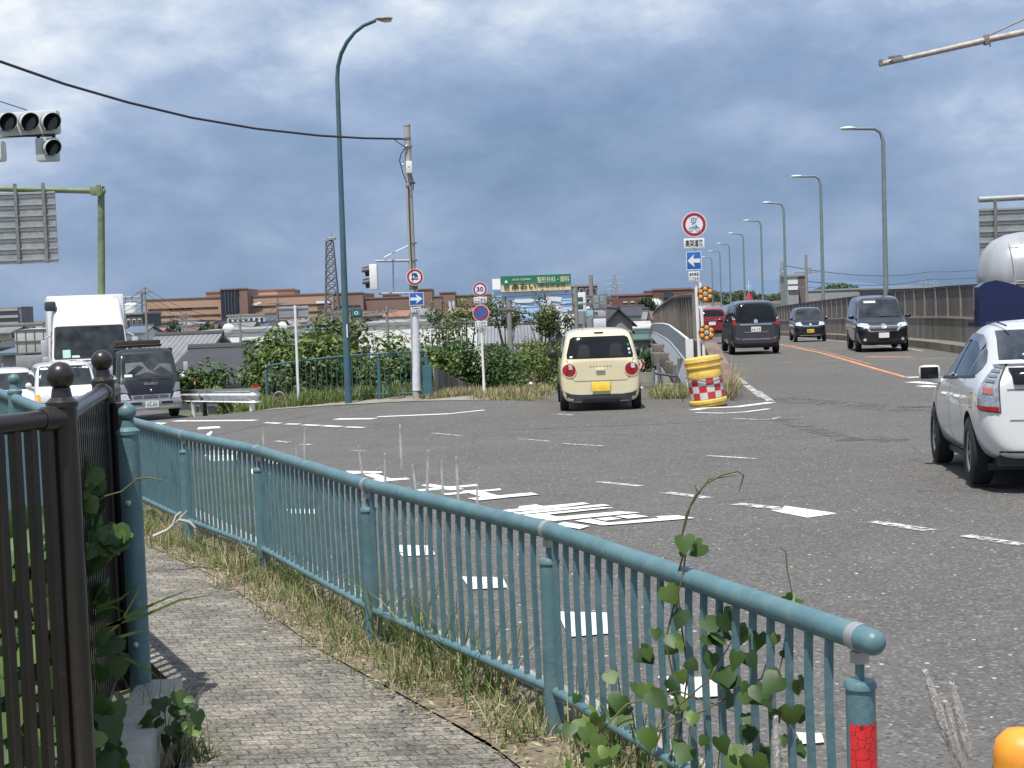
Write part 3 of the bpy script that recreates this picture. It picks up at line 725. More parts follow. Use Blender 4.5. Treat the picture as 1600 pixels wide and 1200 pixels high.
# ---------------------------------------------------------------- street lamp (teal), left of centre
Y = 34.4
b = P(545, 646, Y); t1 = P(527, 125, Y)
lamp = thing('street_lamp', 'tall teal street lamp with a curved arm standing on the far pavement', 'street lamp', (b.x, b.y, b.z))
pts = [b, b.lerp(t1, .3), b.lerp(t1, .65), t1]+[P(x, y, Y-.1*i) for i, (x, y) in enumerate([(528, 104), (533, 84), (542, 66), (554, 51), (568, 40), (587, 32)])]
mb = MB(); mb.tube(pts, [.088, .078, .062, .05]+[.047]*3+[.04]*3, 16); mb.build('pole', M('lamp_teal', (.045, .125, .16), .5, var=.25, scale=2, dirt=(.18, .12, .07), dscale=1.3, damt=.5), lamp)
mb = MB(); p = P(600, 29, Y-.6); mb.sphere(p, .2, 16, (1, .6, .28)); mb.build('lantern', M('lamp_head', (.30, .29, .26), .5), lamp)
mb = MB(); p = P(604, 33, Y-.6); mb.sphere(p, .13, 12, (1, .6, .22)); mb.build('lens', M('lamp_lens', (.7, .65, .5), .2), lamp)
p = P(557, 489, Y); mb = MB(); mb.box((p.x, Y-.02, p.z), (.27, .06, .21), bev=.05); q = mb.build('route_sign', M('navy_edge', (.02, .05, .12), .4), lamp)
mb = MB(); mb.box((p.x-.07, Y-.052, p.z), (.07, .006, .15)); mb.box((p.x+.07, Y-.052, p.z), (.07, .006, .15)); mb.build('green_field', greens, q)
mb = MB(); ringm(mb, (p.x, 0, p.z), .025, .045, Y-.056, 20); mb.build('ring', whites, q)
p = P(529, 490, Y); mb = MB(); mb.box((p.x, Y, p.z+.04), (.42, .05, .07)); mb.box((p.x, Y, p.z-.06), (.40, .05, .06)); mb.build('bracket', galvd, lamp)
p = P(543, 517, Y); mb = MB(); mb.box((p.x, Y-.085, p.z), (.03, .01, .30)); mb.build('sticker', whites, lamp)

# concrete utility pole with signal and signs
Y = 34.0
b = P(652, 640, Y); t = P(636, 197, Y)
up = thing('utility_pole', 'grey concrete pole carrying a side-on traffic signal, a ban sign and a blue arrow sign', 'pole', tuple(b))
mb = MB(); mb.tube([b, t], [.092, .072], 18); mb.tube([t, t+Vector((0, 0, .04))], .08, 18); mb.build('shaft', M('pole_concrete', (.36, .355, .33), .8, var=.15, scale=3, stretch=(1, 1, .3)), up)
mb = MB(); a0 = P(651.5, 610, Y); a1 = P(648, 490, Y); mb.tube([a0, a0.lerp(a1, .3), a1], [.104, .098, .094], 18); mb.build('white_wrap', M('wrap', (.66, .67, .70), .6, var=.1, scale=5, bump=.3, bscale=8), up)
p = P(640, 262, Y); mb = MB(); mb.box((p.x, Y-.13, p.z), (.135, .11, .27), bev=.012); q = mb.build('meter_box', whitem, up)
mb = MB(); mb.box((p.x, Y-.13, p.z-.145), (.10, .09, .03)); mb.build('box_base', galvd, q)
mb = MB(); text(mb, '94', (p.x, Y-.188, p.z), .05, .035); mb.build('lettering', inkd, q)
for (x, y) in ((636, 216), (638, 229), (643, 286), (645, 380), (646, 407), (650, 458)):
    p = P(x, y, Y); mb = MB(); mb.tube([p-Vector((0, 0, .02)), p+Vector((0, 0, .02))], .088, 16); mb.build('band', galvd, up)
mb = MB()
for pl in ([(615, 217), (624, 224), (632, 229), (635, 229)], [(633, 231), (627, 240), (624, 251), (627, 260), (630, 272), (636, 286)], [(643, 274), (646, 284), (646, 296), (640, 298), (638, 290)], [(638, 290), (639, 330), (642, 400), (645, 440)]):
    mb.tube([P(x, y, Y-.12) for x, y in pl], .012, 6)
mb.build('cable_loop', M('cable_black', (.03, .03, .035), .6), up)
mb = MB(); mb.sphere(P(630, 217, Y-.1), .03, 10); mb.sphere(P(635, 228, Y-.1), .028, 10); mb.sphere(P(629, 257, Y-.12), .028, 10); mb.build('insulator', whitem, up)
mb = MB(); mb.tube([P(648, 407, Y), P(586, 408, Y-.2)], .03, 10); mb.tube([P(648, 458, Y), P(592, 459, Y-.2)], .025, 10); mb.tube([P(614, 407, Y-.1), P(615, 459, Y-.1)], .016, 8)
mb.tube([P(645, 380, Y), P(600, 402, Y-.2)], .01, 6); mb.build('signal_arm', galv, up)
# side-on two lens signal
p = P(582, 433, Y-.25); mb = MB(); mb.box((p.x+.03, p.y, p.z), (.18, .30, .58), bev=.03); sg = mb.build('signal_head', whitem, up)
for zz in (.14, -.13):
    mb = MB(); c = Vector((p.x-.06, p.y-.03, p.z+zz)); vs = []; fs = []; n = 12
    for i in range(n+1):
        a = math.pi*i/n
        vs += [(c.x, c.y+.13*math.cos(a), c.z+.12*math.sin(a)), (c.x-.17+.02*math.sin(a), c.y+.13*math.cos(a), c.z+.12*math.sin(a)-.03)]
    for i in range(n): fs.append((2*i, 2*i+2, 2*i+3, 2*i+1))
    mb.add(vs, fs); mb.disc((c.x-.01, c.y, c.z), .115, .01, 20, 'x'); mb.tube([(c.x, c.y, c.z), (c.x-.10, c.y, c.z-.01)], .112, 18); mb.build('visor', blackp, sg)
roundsign(up, P(648.5, 433, Y-.06), .195, 'truck')
plate(up, P(649, 448, Y-.03), .12, .10, greens)
plate(up, P(651, 467, Y-.06), .33, .30, blues, arrow=1)
plate(up, P(650, 484, Y-.06), .22, .13, whites, ['軽車両を', 'ここまで'])

# 30 km/h and no-parking post
Y = 33.2
b = P(757.5, 630, Y); t = P(749, 445, Y)
sp = thing('speed_sign_post', 'white post with a 30 speed limit disc above a blue no-parking disc beside the bushes', 'sign', tuple(b))
mb = MB(); mb.tube([b, b.lerp(t, .18), b.lerp(t, .2), t], [.034, .034, .028, .028], 12); mb.build('post', whitem, sp)
roundsign(sp, P(750, 452, Y), .165, '30'); plate(sp, P(750.5, 468.5, Y), .29, .13, whites, ['ここから'])
roundsign(sp, P(751.5, 489, Y), .185, 'nopark'); plate(sp, P(752, 507, Y), .27, .16, whites, ['日・休日を除く', 'ここから'], ink=inkg)

# white post with the back of a plate
Y = 36.0; b = P(467.5, 648, Y); t = P(461, 477, Y)
bp_ = thing('blank_sign_post', 'slim white post holding a grey sign plate seen from behind, left of the teal lamp', 'sign', tuple(b))
mb = MB(); mb.tube([b, t], .034, 12); mb.build('post', whitem, bp_)
p = P(459, 488, Y+.06); mb = MB(); mb.box(p, (.72, .02, .30), bev=.003); mb.box(p+Vector((0, -.02, .10)), (.72, .02, .03)); mb.box(p+Vector((0, -.02, -.10)), (.72, .02, .03)); mb.build('plate_back', alum, bp_)

# small arched ornamental barrier
Y = 36.4; b = P(437.5, 649, Y); ab = thing('arched_barrier', 'small arched brown metal barrier standing before the left end of the far railing', 'barrier', tuple(b))
h = .36; wd = .155; pts = [b+Vector((-wd, 0, 0)), b+Vector((-wd, 0, h))]+[b+Vector((-wd*math.cos(a), 0, h+wd*1.4*math.sin(a))) for a in [R_(k) for k in range(15, 180, 15)]]+[b+Vector((wd, 0, h)), b+Vector((wd, 0, 0))]
bronze = M('bronze_paint', (.21, .19, .155), .5, var=.2, scale=10)
mb = MB(); mb.tube(pts, .026, 10); mb.build('hoop', bronze, ab)
mb = MB()
for z in (.06, .10, .20, .28, .36, .43): mb.box(b+Vector((0, 0, z)), (.28, .018, .022))
for x, r in ((-.07, 20), (.0, -12), (.06, 35)): mb.box(b+Vector((x, 0, .2)), (.02, .018, .30), rot=Matrix.Rotation(R_(r), 4, 'Y'))
mb.build('lattice', bronze, ab)
mb = MB(); mb.sphere(b+Vector((-wd, -.02, .27)), .022, 8); mb.sphere(b+Vector((wd, -.02, .27)), .022, 8); mb.build('reflector', amber, ab)

# guardrail with rounded end
Y0 = 35.2
gr = thing('guardrail', 'white W-beam guardrail with a rounded end beside the dark truck', 'guardrail', tuple(P(395, 652, Y0)))
def beam(pts, hh, mat, name, par):
    mb = MB(); vs = []; fs = []; prof = [(-.5, .0), (-.42, -.05), (-.27, -.08), (-.12, -.03), (0, .0), (.12, -.03), (.27, -.08), (.42, -.05), (.5, 0)]
    for i, p in enumerate(pts):
        t = (pts[min(i+1, len(pts)-1)]-pts[max(0, i-1)]); t.z = 0; t.normalize(); n_ = Vector((t.y, -t.x, 0))
        for a, b_ in prof: vs.append(p+Vector((0, 0, a*hh))-n_*b_*-1.0)
    k = len(prof)
    for i in range(len(pts)-1):
        for j in range(k-1): fs.append((i*k+j, i*k+k+j, i*k+k+j+1, i*k+j+1))
    mb.add(vs, fs); return mb.build(name, mat, par, smooth=80)
A0 = P(405, 617, Y0); A1 = P(390, 618, Y0-.05); A2 = P(272, 618, 43.5)
beam([A2, A2.lerp(A1, .5), A1, P(398, 618, Y0-.07), P(403, 617.5, Y0), A0+Vector((.03, .12, 0)), A0+Vector((-.02, .25, 0))], .34, M('guardrail_white', (.74, .75, .74), .5, 0, var=.1, dirt=(.25, .24, .2), dscale=2, damt=.5), 'beam', gr)
for (px, py, Y) in ((395, 654, Y0+.12), (303, 648, 42.6)):
    b = P(px, py, Y); mb = MB(); mb.tube([b+Vector((0, 0, -.1)), b+Vector((0, 0, .62))], .065, 14); mb.build('post', whitem, gr)
mb = MB(); p = P(304, 595, 42.4); mb.disc(p, .075, .03, 20); q = mb.build('reflector', amber, gr); mb = MB(); mb.tube([p, p-Vector((0, 0, .35))], .02, 8); mb.build('stalk', whitem, gr)
mb = MB(); p = P(400, 604, Y0+.1); mb.disc(p, .075, .03, 20); mb.build('reflector', redlens, gr)

# weathered panel fence going down the ramp
Y = 0; pf = thing('panel_fence', 'weathered brown sheet fence running downhill beside the ramp right of the concrete pole', 'fence', tuple(P(675, 636, 34)))
a = P(676, 573, 33.9); z0 = P(676, 634, 33.9).z; c = P(757, 604, 52); zc_ = P(757, 640, 52).z-.3
n = 22; tb = []
for i in range(n+1):
    u = i/n; u2 = u**1.35; p = a.lerp(c, u); tb.append((Vector((p.x, p.y, a.z+(c.z-a.z)*u-.10*math.sin(math.pi*u))), z0+(zc_-z0)*u))
pmats = [M('panel_a', (.17, .145, .125), .8, var=.25, scale=3, dirt=(.07, .05, .04), dscale=2.5, damt=.7, stretch=(1, 1, .2)), M('panel_b', (.30, .29, .27), .8, var=.2, scale=3, dirt=(.12, .10, .08), dscale=3, damt=.6, stretch=(1, 1, .2)), M('panel_c', (.11, .085, .07), .8, var=.25, scale=3, stretch=(1, 1, .2))]
for i in range(n):
    (p, zl), (q, zl2) = tb[i], tb[i+1]; mb = MB(); off = Vector((0, .0, 0)); g_ = (q-p); 
    mb.prism([(p.x, p.y, zl), (q.x, q.y-.02, zl2), (q.x, q.y-.02, q.z+vary(.02)), (p.x, p.y, p.z+vary(.02))], (.03, .0, 0)); mb.build('panel', pmats[[1, 0, 0, 2, 0, 2, 0, 0, 1, 1, 0, 2, 0, 1, 0, 2, 2, 0, 0, 1, 0, 2][i]], pf)
mb = MB(); mb.tube([p+Vector((-.03, 0, .0)) for p, _ in tb], .025, 8); mb.build('cap_rail', woodp, pf)
mb = MB(); p = P(668, 600, 33.75); mb.box((p.x, p.y, (a.z+z0)/2), (.20, .20, a.z-z0+.06)); mb.build('end_post', teal2, pf)

# ---------------------------------------------------------------- drum, sign post and reflectors at the nose
yel = M('drum_yellow', (.80, .52, .10), .5, var=.15, scale=5, dirt=(.35, .26, .12), dscale=4, damt=.6)
b = G(1108, 634); tilt = Matrix.Rotation(R_(-1.5), 4, 'Y')
dr = thing('crash_drum', 'battered yellow crash drum with a red and white checkered band, leaning', 'drum', tuple(b)); dr.rotation_euler = (0, R_(-7), 0)
s = .345
mb = MB(); mb.lathe((0, 0, 0), [(0, .0), (s*.93, 0), (s*.97, .02), (s*.97, .06), (s*1.01, .075), (s*1.01, .12), (s*.96, .13), (s*.92, .14), (s*.90, .52), (s*.93, .53), (s*.95, .66), (s*.92, .68), (s*.92, .72), (s*1.0, .73), (s*1.0, .755), (s*.96, .76), (s*.97, .83), (s*.99, .84), (s*.95, .90), (s*.6, .915), (0, .92)], 40)
local(mb, 'drum_body', yel, dr)
rw = [M('band_red', (.50, .03, .035), .4, var=.1, dirt=(.2, .1, .08), dscale=7, damt=.4), M('band_white', (.62, .61, .58), .5, var=.08, dirt=(.35, .3, .25), dscale=6, damt=.5)]
for k in (0, 1):
    mb = MB()
    for i in range(14):
        for j in range(3):
            if (i+j) % 2 != k: continue
            vs = []
            for q in range(5):
                a_ = 2*math.pi*(i+q/4)/14+.12; r = s*.93+.003
                for z in (.15+j*.125, .15+(j+1)*.125): vs.append((r*math.cos(a_), r*math.sin(a_), z))
            mb.add(vs, [(2*q, 2*q+2, 2*q+3, 2*q+1) for q in range(4)])
    local(mb, 'checker_band', rw[k], dr)
mb = MB(); mb.tube([(s*1.02*math.cos(a_), s*1.02*math.sin(a_), .52+.06*math.sin(a_*2+1)) for a_ in [R_(k) for k in range(180, 361, 12)]], .011, 6); local(mb, 'cord', M('grey_cord', (.14, .13, .12), .8), dr)

Y = 28.9
b = P(1096, 632, Y); t = P(1083, 338, Y)
ns = thing('nose_sign_post', 'white post with round bicycle ban sign over blue left arrow by the drum', 'sign', tuple(b))
mb = MB(); mb.tube([b, t], .034, 14); mb.build('post', whitem, ns)
roundsign(ns, P(1084, 351, Y), .242, 'bike'); plate(ns, P(1084, 380, Y), .40, .19, whites, ['高架道路'])
plate(ns, P(1083.5, 407.5, Y), .295, .355, blues, arrow=-1); plate(ns, P(1084, 432, Y), .21, .19, whites, ['自転車道', 'ここから'])
b = P(1104, 632, Y-.1); t = P(1094, 441, Y-.1)
rp = thing('reflector_post', 'second white post with two orange flower-shaped reflector clusters, right of the bicycle ban sign', 'reflector', tuple(b))
mb = MB(); mb.tube([b, t], .03, 14); mb.build('post', whitem, rp)
for px, py in ((1102, 459.5), (1104, 520)):
    c = P(px, py, Y-.15); mb = MB(); mb.disc(c, .155, .03, 36); q = mb.build('reflector_disc', M('disc_dark', (.07, .07, .05), .6, var=.3), rp)
    for k in range(6):
        a_ = R_(90+60*k); mb = MB(); mb.sphere((c.x+.103*math.cos(a_), c.y-.018, c.z+.103*math.sin(a_)), .042, 14, (1, .3, 1)); mb.build('reflector_lens', amber, q)
    mb = MB(); mb.sphere((c.x, c.y-.018, c.z), .05, 14, (1, .25, 1)); mb.build('centre_lens', M('grey_lens', (.35, .36, .33), .3), q)

# ---------------------------------------------------------------- hanging signal, top left
Y = 24.5
c0 = P(20, 196, Y)
ts = thing('traffic_signal', 'white horizontal traffic signal with hooded lenses hanging at the upper left', 'traffic signal', (c0.x, c0.y, c0.z))
lensm = M('dark_lens', (.02, .02, .022), .15, var=.3, coat=.5); hood = M('hood_grey', (.50, .53, .54), .4, var=.08); headm = M('signal_grey', (.50, .53, .54), .4, var=.06)
def lens(px, py, par, r=.15):
    c = P(px, py, Y-.12); yaw = R_(30)
    mb = MB(); vs = []; fs = []; n = 26
    for i in range(n+1):
        a = R_(-52)+R_(284)*i/n; d = Vector((math.cos(a)*r, 0, math.sin(a)*r)); ln = .26*(.45+.55*max(0, math.sin((a+R_(52))/R_(284)*math.pi)))
        for k, (l, e_) in enumerate(((0, 0), (ln, .0), (ln, -.008), (0, -.008))):
            rr_ = 1+e_/r; vs.append(c+Vector((d.x*rr_+l*math.sin(yaw), -l*math.cos(yaw), d.z*rr_-l*.08)))
    for i in range(n):
        for k in range(3): fs.append((4*i+k, 4*i+4+k, 4*i+5+k, 4*i+k+1))
    mb.add(vs, fs); h_ = mb.build('visor', [hood], par)
    mb = MB(); mb.disc(c+Vector((0, -.02, 0)), r*.95, .02, 32); mb.build('lens', lensm, h_)
    mb = MB(); vs2 = []; fs2 = []   # dark matt lining inside the hood
    for i in range(n+1):
        a = R_(-52)+R_(284)*i/n; rr_ = r-.011; ln = .25*(.45+.55*max(0, math.sin((a+R_(52))/R_(284)*math.pi)))
        for l in (.0, ln): vs2.append(c+Vector((math.cos(a)*rr_+l*math.sin(yaw), -l*math.cos(yaw), math.sin(a)*rr_-l*.08)))
    for i in range(n): fs2.append((2*i, 2*i+2, 2*i+3, 2*i+1))
    mb.add(vs2, fs2); mb.build('visor_lining', blackp, h_)
mb = MB(); a = P(-28, 195, Y); b_ = P(93, 194, Y); mb.box(((a.x+b_.x)/2, Y+.02, a.z+(b_.z-a.z)/2), (b_.x-a.x, .22, .40), bev=.07, rot=Matrix.Rotation(R_(-2), 4, 'Y')); hd = mb.build('signal_housing', headm, ts)
for px in (9, 43, 77): lens(px, 191, hd)
mb = MB(); a = P(-30, 213, Y-.05); b_ = P(86, 212, Y-.05); mb.tube([a, b_], .018, 8); mb.tube([P(60, 207, Y), P(60, 216, Y)], .03, 8); mb.tube([P(84, 207, Y), P(84, 217, Y)], .03, 8); mb.build('hanger', blackp, ts)
mb = MB(); c = P(74, 234, Y); mb.box((c.x, Y+.02, c.z), (.34, .24, .38), bev=.03); q = mb.build('arrow_head', headm, ts); lens(79, 231, q, .135)
mb = MB(); c = P(2, 236, Y); mb.box((c.x-.1, Y, c.z), (.30, .3, .34), bev=.05); mb.build('camera_box', whitem, ts)
mb = MB(); mb.tube([P(-90, 150, Y+.3), P(-60, 196, Y+.3)], .05, 10); mb.tube([P(-200, 190, Y+.3), P(30, 184, Y+.3)], .05, 10); mb.build('mounting_arm', galv, ts)
mb = MB(); mb.tube([P(-200, 80, Y+.3), P(-10, 155, Y+.3), P(42, 172, Y+.1)], .011, 6); tag(mb.build('stay_wire', MATS['cable_black']), 'thin dark stay wire running down to the hanging traffic signal', 'wire')
# long cable to the concrete pole
mb = MB(); pts = []
A_ = P(-60, 76, 20); B_ = P(631, 217, 33.9); n = 24
tgt = [(-60, 76, 20), (0, 96, 21.2), (100, 131, 23.3), (200, 160, 25.5), (300, 184, 27.6), (400, 201, 29.6), (500, 212, 31.5), (570, 216, 32.8), (631, 217, 33.9)]
mb.tube([P(*q) for q in tgt], .023, 8); tag(mb.build('overhead_cable', MATS['cable_black']), 'black overhead cable sagging from the upper left to the concrete pole', 'cable')

# gantries (backs of direction boards)
def board(par, x0, y0, x1, y1, Y, rails, vbars, mat):
    a = P(x0, y0, Y); b_ = P(x1, y1, Y); c = (a+b_)/2; wd = b_.x-a.x; h = a.z-b_.z
    mb = MB(); mb.box((c.x, Y+.05, c.z), (wd, .03, h)); q = mb.build('board_back', mat, par)
    for k in range(rails+1):
        mb = MB(); z = a.z-h*(k+.15)/(rails+.3); mb.box((c.x, Y, z), (wd, .07, .05)); mb.box((c.x, Y+.02, z-.10), (wd, .03, .10)); mb.build('stiffener', galv, q)
    for v in vbars:
        p = P(v, y0, Y-.07); mb = MB(); mb.box((p.x, Y-.07, c.z+.15), (.12, .07, h+.35)); mb.build('hanger', galvd, q)
greenp = M('moss_green_steel', (.13, .18, .085), .6, var=.22, scale=2, dirt=(.26, .28, .20), dscale=3, damt=.5)
Y = 58.0; b = P(159, 640, Y)
ga = thing('sign_gantry', 'moss green steel gantry with the ribbed back of a big sign board, upper left', 'gantry', (b.x, b.y, RZ(b.x, b.y)))
t = P(158, 291, Y); mb = MB(); mb.tube([(b.x+.0, Y, RZ(b.x, Y)-.2), (t.x, Y, t.z)], [.16, .13], 18); mb.build('post', greenp, ga)
mb = MB(); mb.tube([P(-260, 290, Y-.1), P(0, 295, Y-.1), P(164, 299, Y-.1)], .11, 14); mb.build('arm', greenp, ga)
mb = MB(); p = P(152, 298, Y-.1); mb.box(p, (.5, .34, .36), bev=.06); mb.box(p+Vector((.1, -.15, 0)), (.16, .1, .42)); mb.build('joint_collar', greenp, ga)
board(ga, -150, 307, 91, 407, Y-.3, 6, (24, 68, -70), alum)
Y = 60.0
ga2 = thing('sign_gantry', 'galvanised gantry arm with the ribbed back of a sign board behind the tank truck', 'gantry', (P(1760, 500, Y).x, Y, RZ(24, 45)))
mb = MB(); mb.tube([P(1529, 312, Y), P(1700, 303, Y), P(1765, 300, Y)], .12, 14); mb.build('arm', galv, ga2)
mb = MB(); q = P(1760, 295, Y); mb.tube([(q.x, Y, -.5), (q.x, Y, q.z)], .16, 14); mb.build('post', galv, ga2)
board(ga2, 1530, 326, 1745, 425, Y-.3, 6, (1555, 1640, 1720), alum)
# signal mast arm top right
Y = 23
ma = thing('mast_arm', 'thin weathered mast arm reaching in from the upper right corner', 'mast arm', tuple(P(1700, 30, Y)))
mb = MB(); mb.tube([P(1374, 101, Y), P(1400, 95, Y), P(1545, 62, Y), P(1720, 24, Y)], [.035, .04, .048, .055], 14); mb.build('arm', M('rusty_arm', (.42, .38, .34), .6, .2, var=.2, scale=8, dirt=(.20, .12, .08), dscale=6, damt=.6), ma)
mb = MB(); mb.box(P(1402, 94, Y-.08), (.18, .12, .07), bev=.02, rot=Matrix.Rotation(R_(-13), 4, 'Y')); mb.box(P(1399, 89, Y-.08), (.2, .05, .035), rot=Matrix.Rotation(R_(-5), 4, 'Y')); mb.box(P(1376, 98, Y), (.05, .07, .09)); mb.build('sensor', galvd, ma)
mb = MB(); mb.box(P(1541, 62, Y-.02), (.07, .13, .16), bev=.02); mb.box(P(1547, 68, Y-.02), (.02, .03, .10)); mb.build('clamp', galvd, ma)
mb = MB(); mb.tube([P(1543, 56, Y), P(1720, -25, Y)], .014, 8); mb.build('stay_rod', galvd, ma)

# orange delineator at the lower right
c = P(1597, 1137, 4.0); dl = thing('delineator_post', 'orange rubber delineator post with a white reflective band, bottom right corner', 'bollard', (c.x, c.y, RZ(c.x, c.y)))
h = c.z-RZ(c.x, c.y); orr = M('orange_rubber', (.85, .33, .03), .5, var=.1, scale=8, dirt=(.5, .22, .05), dscale=10, damt=.4)
mb = MB(); mb.lathe((0, 0, 0), [(0, 0), (.13, 0), (.13, .02), (.085, .05), (.078, h-.085), (.078, h-.07), (.07, h-.035), (.045, h-.01), (0, h)], 32); local(mb, 'post', orr, dl, 60)
mb = MB(); mb.lathe((0, 0, 0), [(.0815, h-.19), (.0815, h-.115)], 32); mb.lathe((0, 0, 0), [(.0815, h-.45), (.0815, h-.35)], 32); local(mb, 'reflective_band', whites, dl)

# ---------------------------------------------------------------- bridge: parapets, cladding, lamps
lp = thing('left_parapet', 'stained brown panel parapet on the left edge of the bridge, running away from the nose', 'parapet', (BR(32), 32, 0))
def wall(par, xf, y0, y1, za, zb, th, mat, name, step=2.0, top=None):
    mb = MB(); y = y0
    while y < y1-1e-6:
        yn = min(y1, y+step); x0, x1 = xf(y), xf(yn); r0, r1 = RZ(x0, y), RZ(x1, yn)
        mb.prism([(x0, y, r0+za), (x1, yn, r1+za), (x1, yn, r1+zb), (x0, y, r0+zb)], (th, 0, 0)); y = yn
    return mb.build(name, mat, par, smooth=20)
wall(lp, BR, 32.2, 200, -.5, 1.0, .22, concd, 'concrete_base', 4)
for k in range(84):
    y = 32.2+2*k; x = BR(y); z = RZ(x, y)
    mb = MB(); x1 = BR(y+1.9); mb.prism([(x+.05, y+.06, z+1.0), (x1+.05, y+1.92, RZ(x1, y+1.92)+1.0), (x1+.05, y+1.92, RZ(x1, y+1.92)+2.0), (x+.05, y+.06, z+2.0)], (.05, 0, 0)); mb.build('panel', woodp, lp) if k < 45 else None
    if k < 45: mb = MB(); mb.box((x+.08, y, z+1.05), (.14, .10, 2.1)); mb.build('post', concd, lp)
wall(lp, lambda y: BR(y)+.0, 32.2, 124, 2.0, 2.06, .16, M('dark_cap', (.05, .045, .04), .8), 'cap')
mb = MB(); y = 32.6
# white outer cladding in two folds
def clad(z0a, z1a, o0, o1, name, mat, par):
    mb = MB(); yy = [31.0+4*k for k in range(25)]; vs = []; fs = []
    for y in yy:
        x = BR(y); z = RZ(x, y); vs += [(x-o0, y, z+z0a), (x-o1, y, z+z1a)]
    for i in range(len(yy)-1): fs.append((2*i, 2*i+2, 2*i+3, 2*i+1))
    mb.add(vs, fs)
    bm = bmesh.new(); me = mb.mesh('x', mat); bm.from_mesh(me); bmesh.ops.solidify(bm, geom=bm.faces[:], thickness=.03); m2 = MB(); m2.bm(bm); bpy.data.meshes.remove(me)
    return m2.build(name, mat, par, smooth=20)
cl = thing('bridge_cladding', 'folded pale metal cladding hung along the outside of the left bridge parapet', 'cladding', (BR(31), 31, 0))
cladm = M('pale_cladding', (.44, .46, .49), .45, .1, var=.06, scale=3, dirt=(.30, .31, .32), dscale=1, damt=.3)
clad(.55, 1.12, .06, .14, 'upper_fold', cladm, cl); clad(.10, .55, .22, .06, 'lower_fold', M('pale_cladding_low', (.34, .36, .39), .45, .1, var=.06), cl)
mb = MB(); mb.tube([(BR(y)-.15, y, RZ(BR(y), y)+1.13) for y in range(31, 127, 6)], .03, 8); mb.tube([(BR(y)-.10, y, RZ(BR(y), y)+.55) for y in range(31, 127, 6)], .028, 8); mb.build('edge_trim', whitem, cl)
mb = MB(); mb.box((BR(31)-.12, 30.97, RZ(BR(31), 31)+.62), (.16, .03, 1.02)); mb.build('end_plate', whitem, cl)
mb = MB(); x = BR(32)
mb.prism([(x+.02, 32.2, -.3), (x+.12, 28.9, -.3), (x+.12, 28.9, .25), (x+.10, 29.6, .62), (x+.06, 30.8, .98), (x+.02, 32.2, 1.05)], (.30, 0, 0))
tag(mb.build('nose_wall', M('nose_conc', (.20, .14, .11), .9, var=.25, scale=2, dirt=(.07, .06, .05), dscale=1.5, damt=.7, bump=.3)), 'low reddish-brown concrete wall curving down behind the crash drum', 'wall')
# deck slab, brackets and piers
bd = thing('bridge_deck', 'grey concrete bridge deck on piers with brackets beside the descending ramp', 'bridge', (BR(34), 34, 0))
mb = MB(); yy = [34.2+5*k for k in range(36)]; vs = []; fs = []
for y in yy:
    a, b_ = BR(y)-.02, BRr(y)+.9; z = RZ((a+b_)/2, y); vs += [(a, y, z-.03), (b_, y, z-.03), (b_-1.5, y, z-1.3), (a+1.2, y, z-1.3)]
for i in range(len(yy)-1):
    for k in range(4): fs.append((4*i+k, 4*i+(k+1) % 4, 4*i+4+(k+1) % 4, 4*i+4+k))
fs.append((0, 1, 2, 3)); mb.add(vs, fs); mb.build('deck_slab', conc, bd)
for k in range(12):
    y = 38+6*k; x = BR(y); z = RZ(x, y); mb = MB(); mb.box((x+.1, y, z-.75), (1.0, .5, .45), bev=.03); mb.box((x+.5, y, z-1.15), (.8, .6, .5), bev=.03); mb.build('bracket', conc, bd)
for k in range(7):
    y = 40+13*k; x = (BR(y)+BRr(y))/2; z = RZ(x, y); mb = MB(); mb.box((x, y, z-1.7), (7.4, 1.1, .9), bev=.05); mb.box((BR(y)+1.4, y, (z-2.1-6)/2), (.8, .9, z-2.1+6)); mb.box((BRr(y)-1.2, y, (z-2.1-6)/2), (.8, .9, z-2.1+6)); mb.build('pier', conc, bd)
# steel framework and service pipe under the cladding
uf = thing('service_frame', 'grey steel framework with pipes standing below the bridge edge right of the cream car', 'framework', tuple(P(1035, 635, 33)))
mb = MB()
for px, py0, py1, Y, r in ((1030, 560, 632, 34, .06), (1055, 570, 632, 34.5, .05), (1022, 575, 640, 33, .035), (1063, 560, 625, 36, .06)): mb.tube([P(px, py1, Y), P(px-1, py0, Y)], r, 10)
for py in (602, 608): mb.tube([P(1020, py, 34), P(1060, py-1, 34.2)], .03, 8)
mb.tube([P(1030, 565, 34), P(1062, 610, 34.5)], .025, 8); mb.tube([P(1021, 583, 33), P(1056, 588, 34)], .03, 8)
mb.build('frame', galvd, uf)
mb = MB(); mb.box(P(1046, 617, 34.2), (.42, .12, .14)); mb.box(P(1024, 596, 33.6), (.09, .3, .5), bev=.03); mb.build('junction_box', M('painted_box', (.30, .38, .42), .6, var=.6, scale=9), uf)
for k, (px, py, Y, wd) in enumerate(((1032, 546, 58, 1.0), (1034, 561, 48, 1.0), (1052, 576, 42, .6))):
    mb = MB(); mb.box(P(px, py, Y), (wd*.6, 1.0, .42), bev=.03); mb.build('bearing_block', concd, bd)

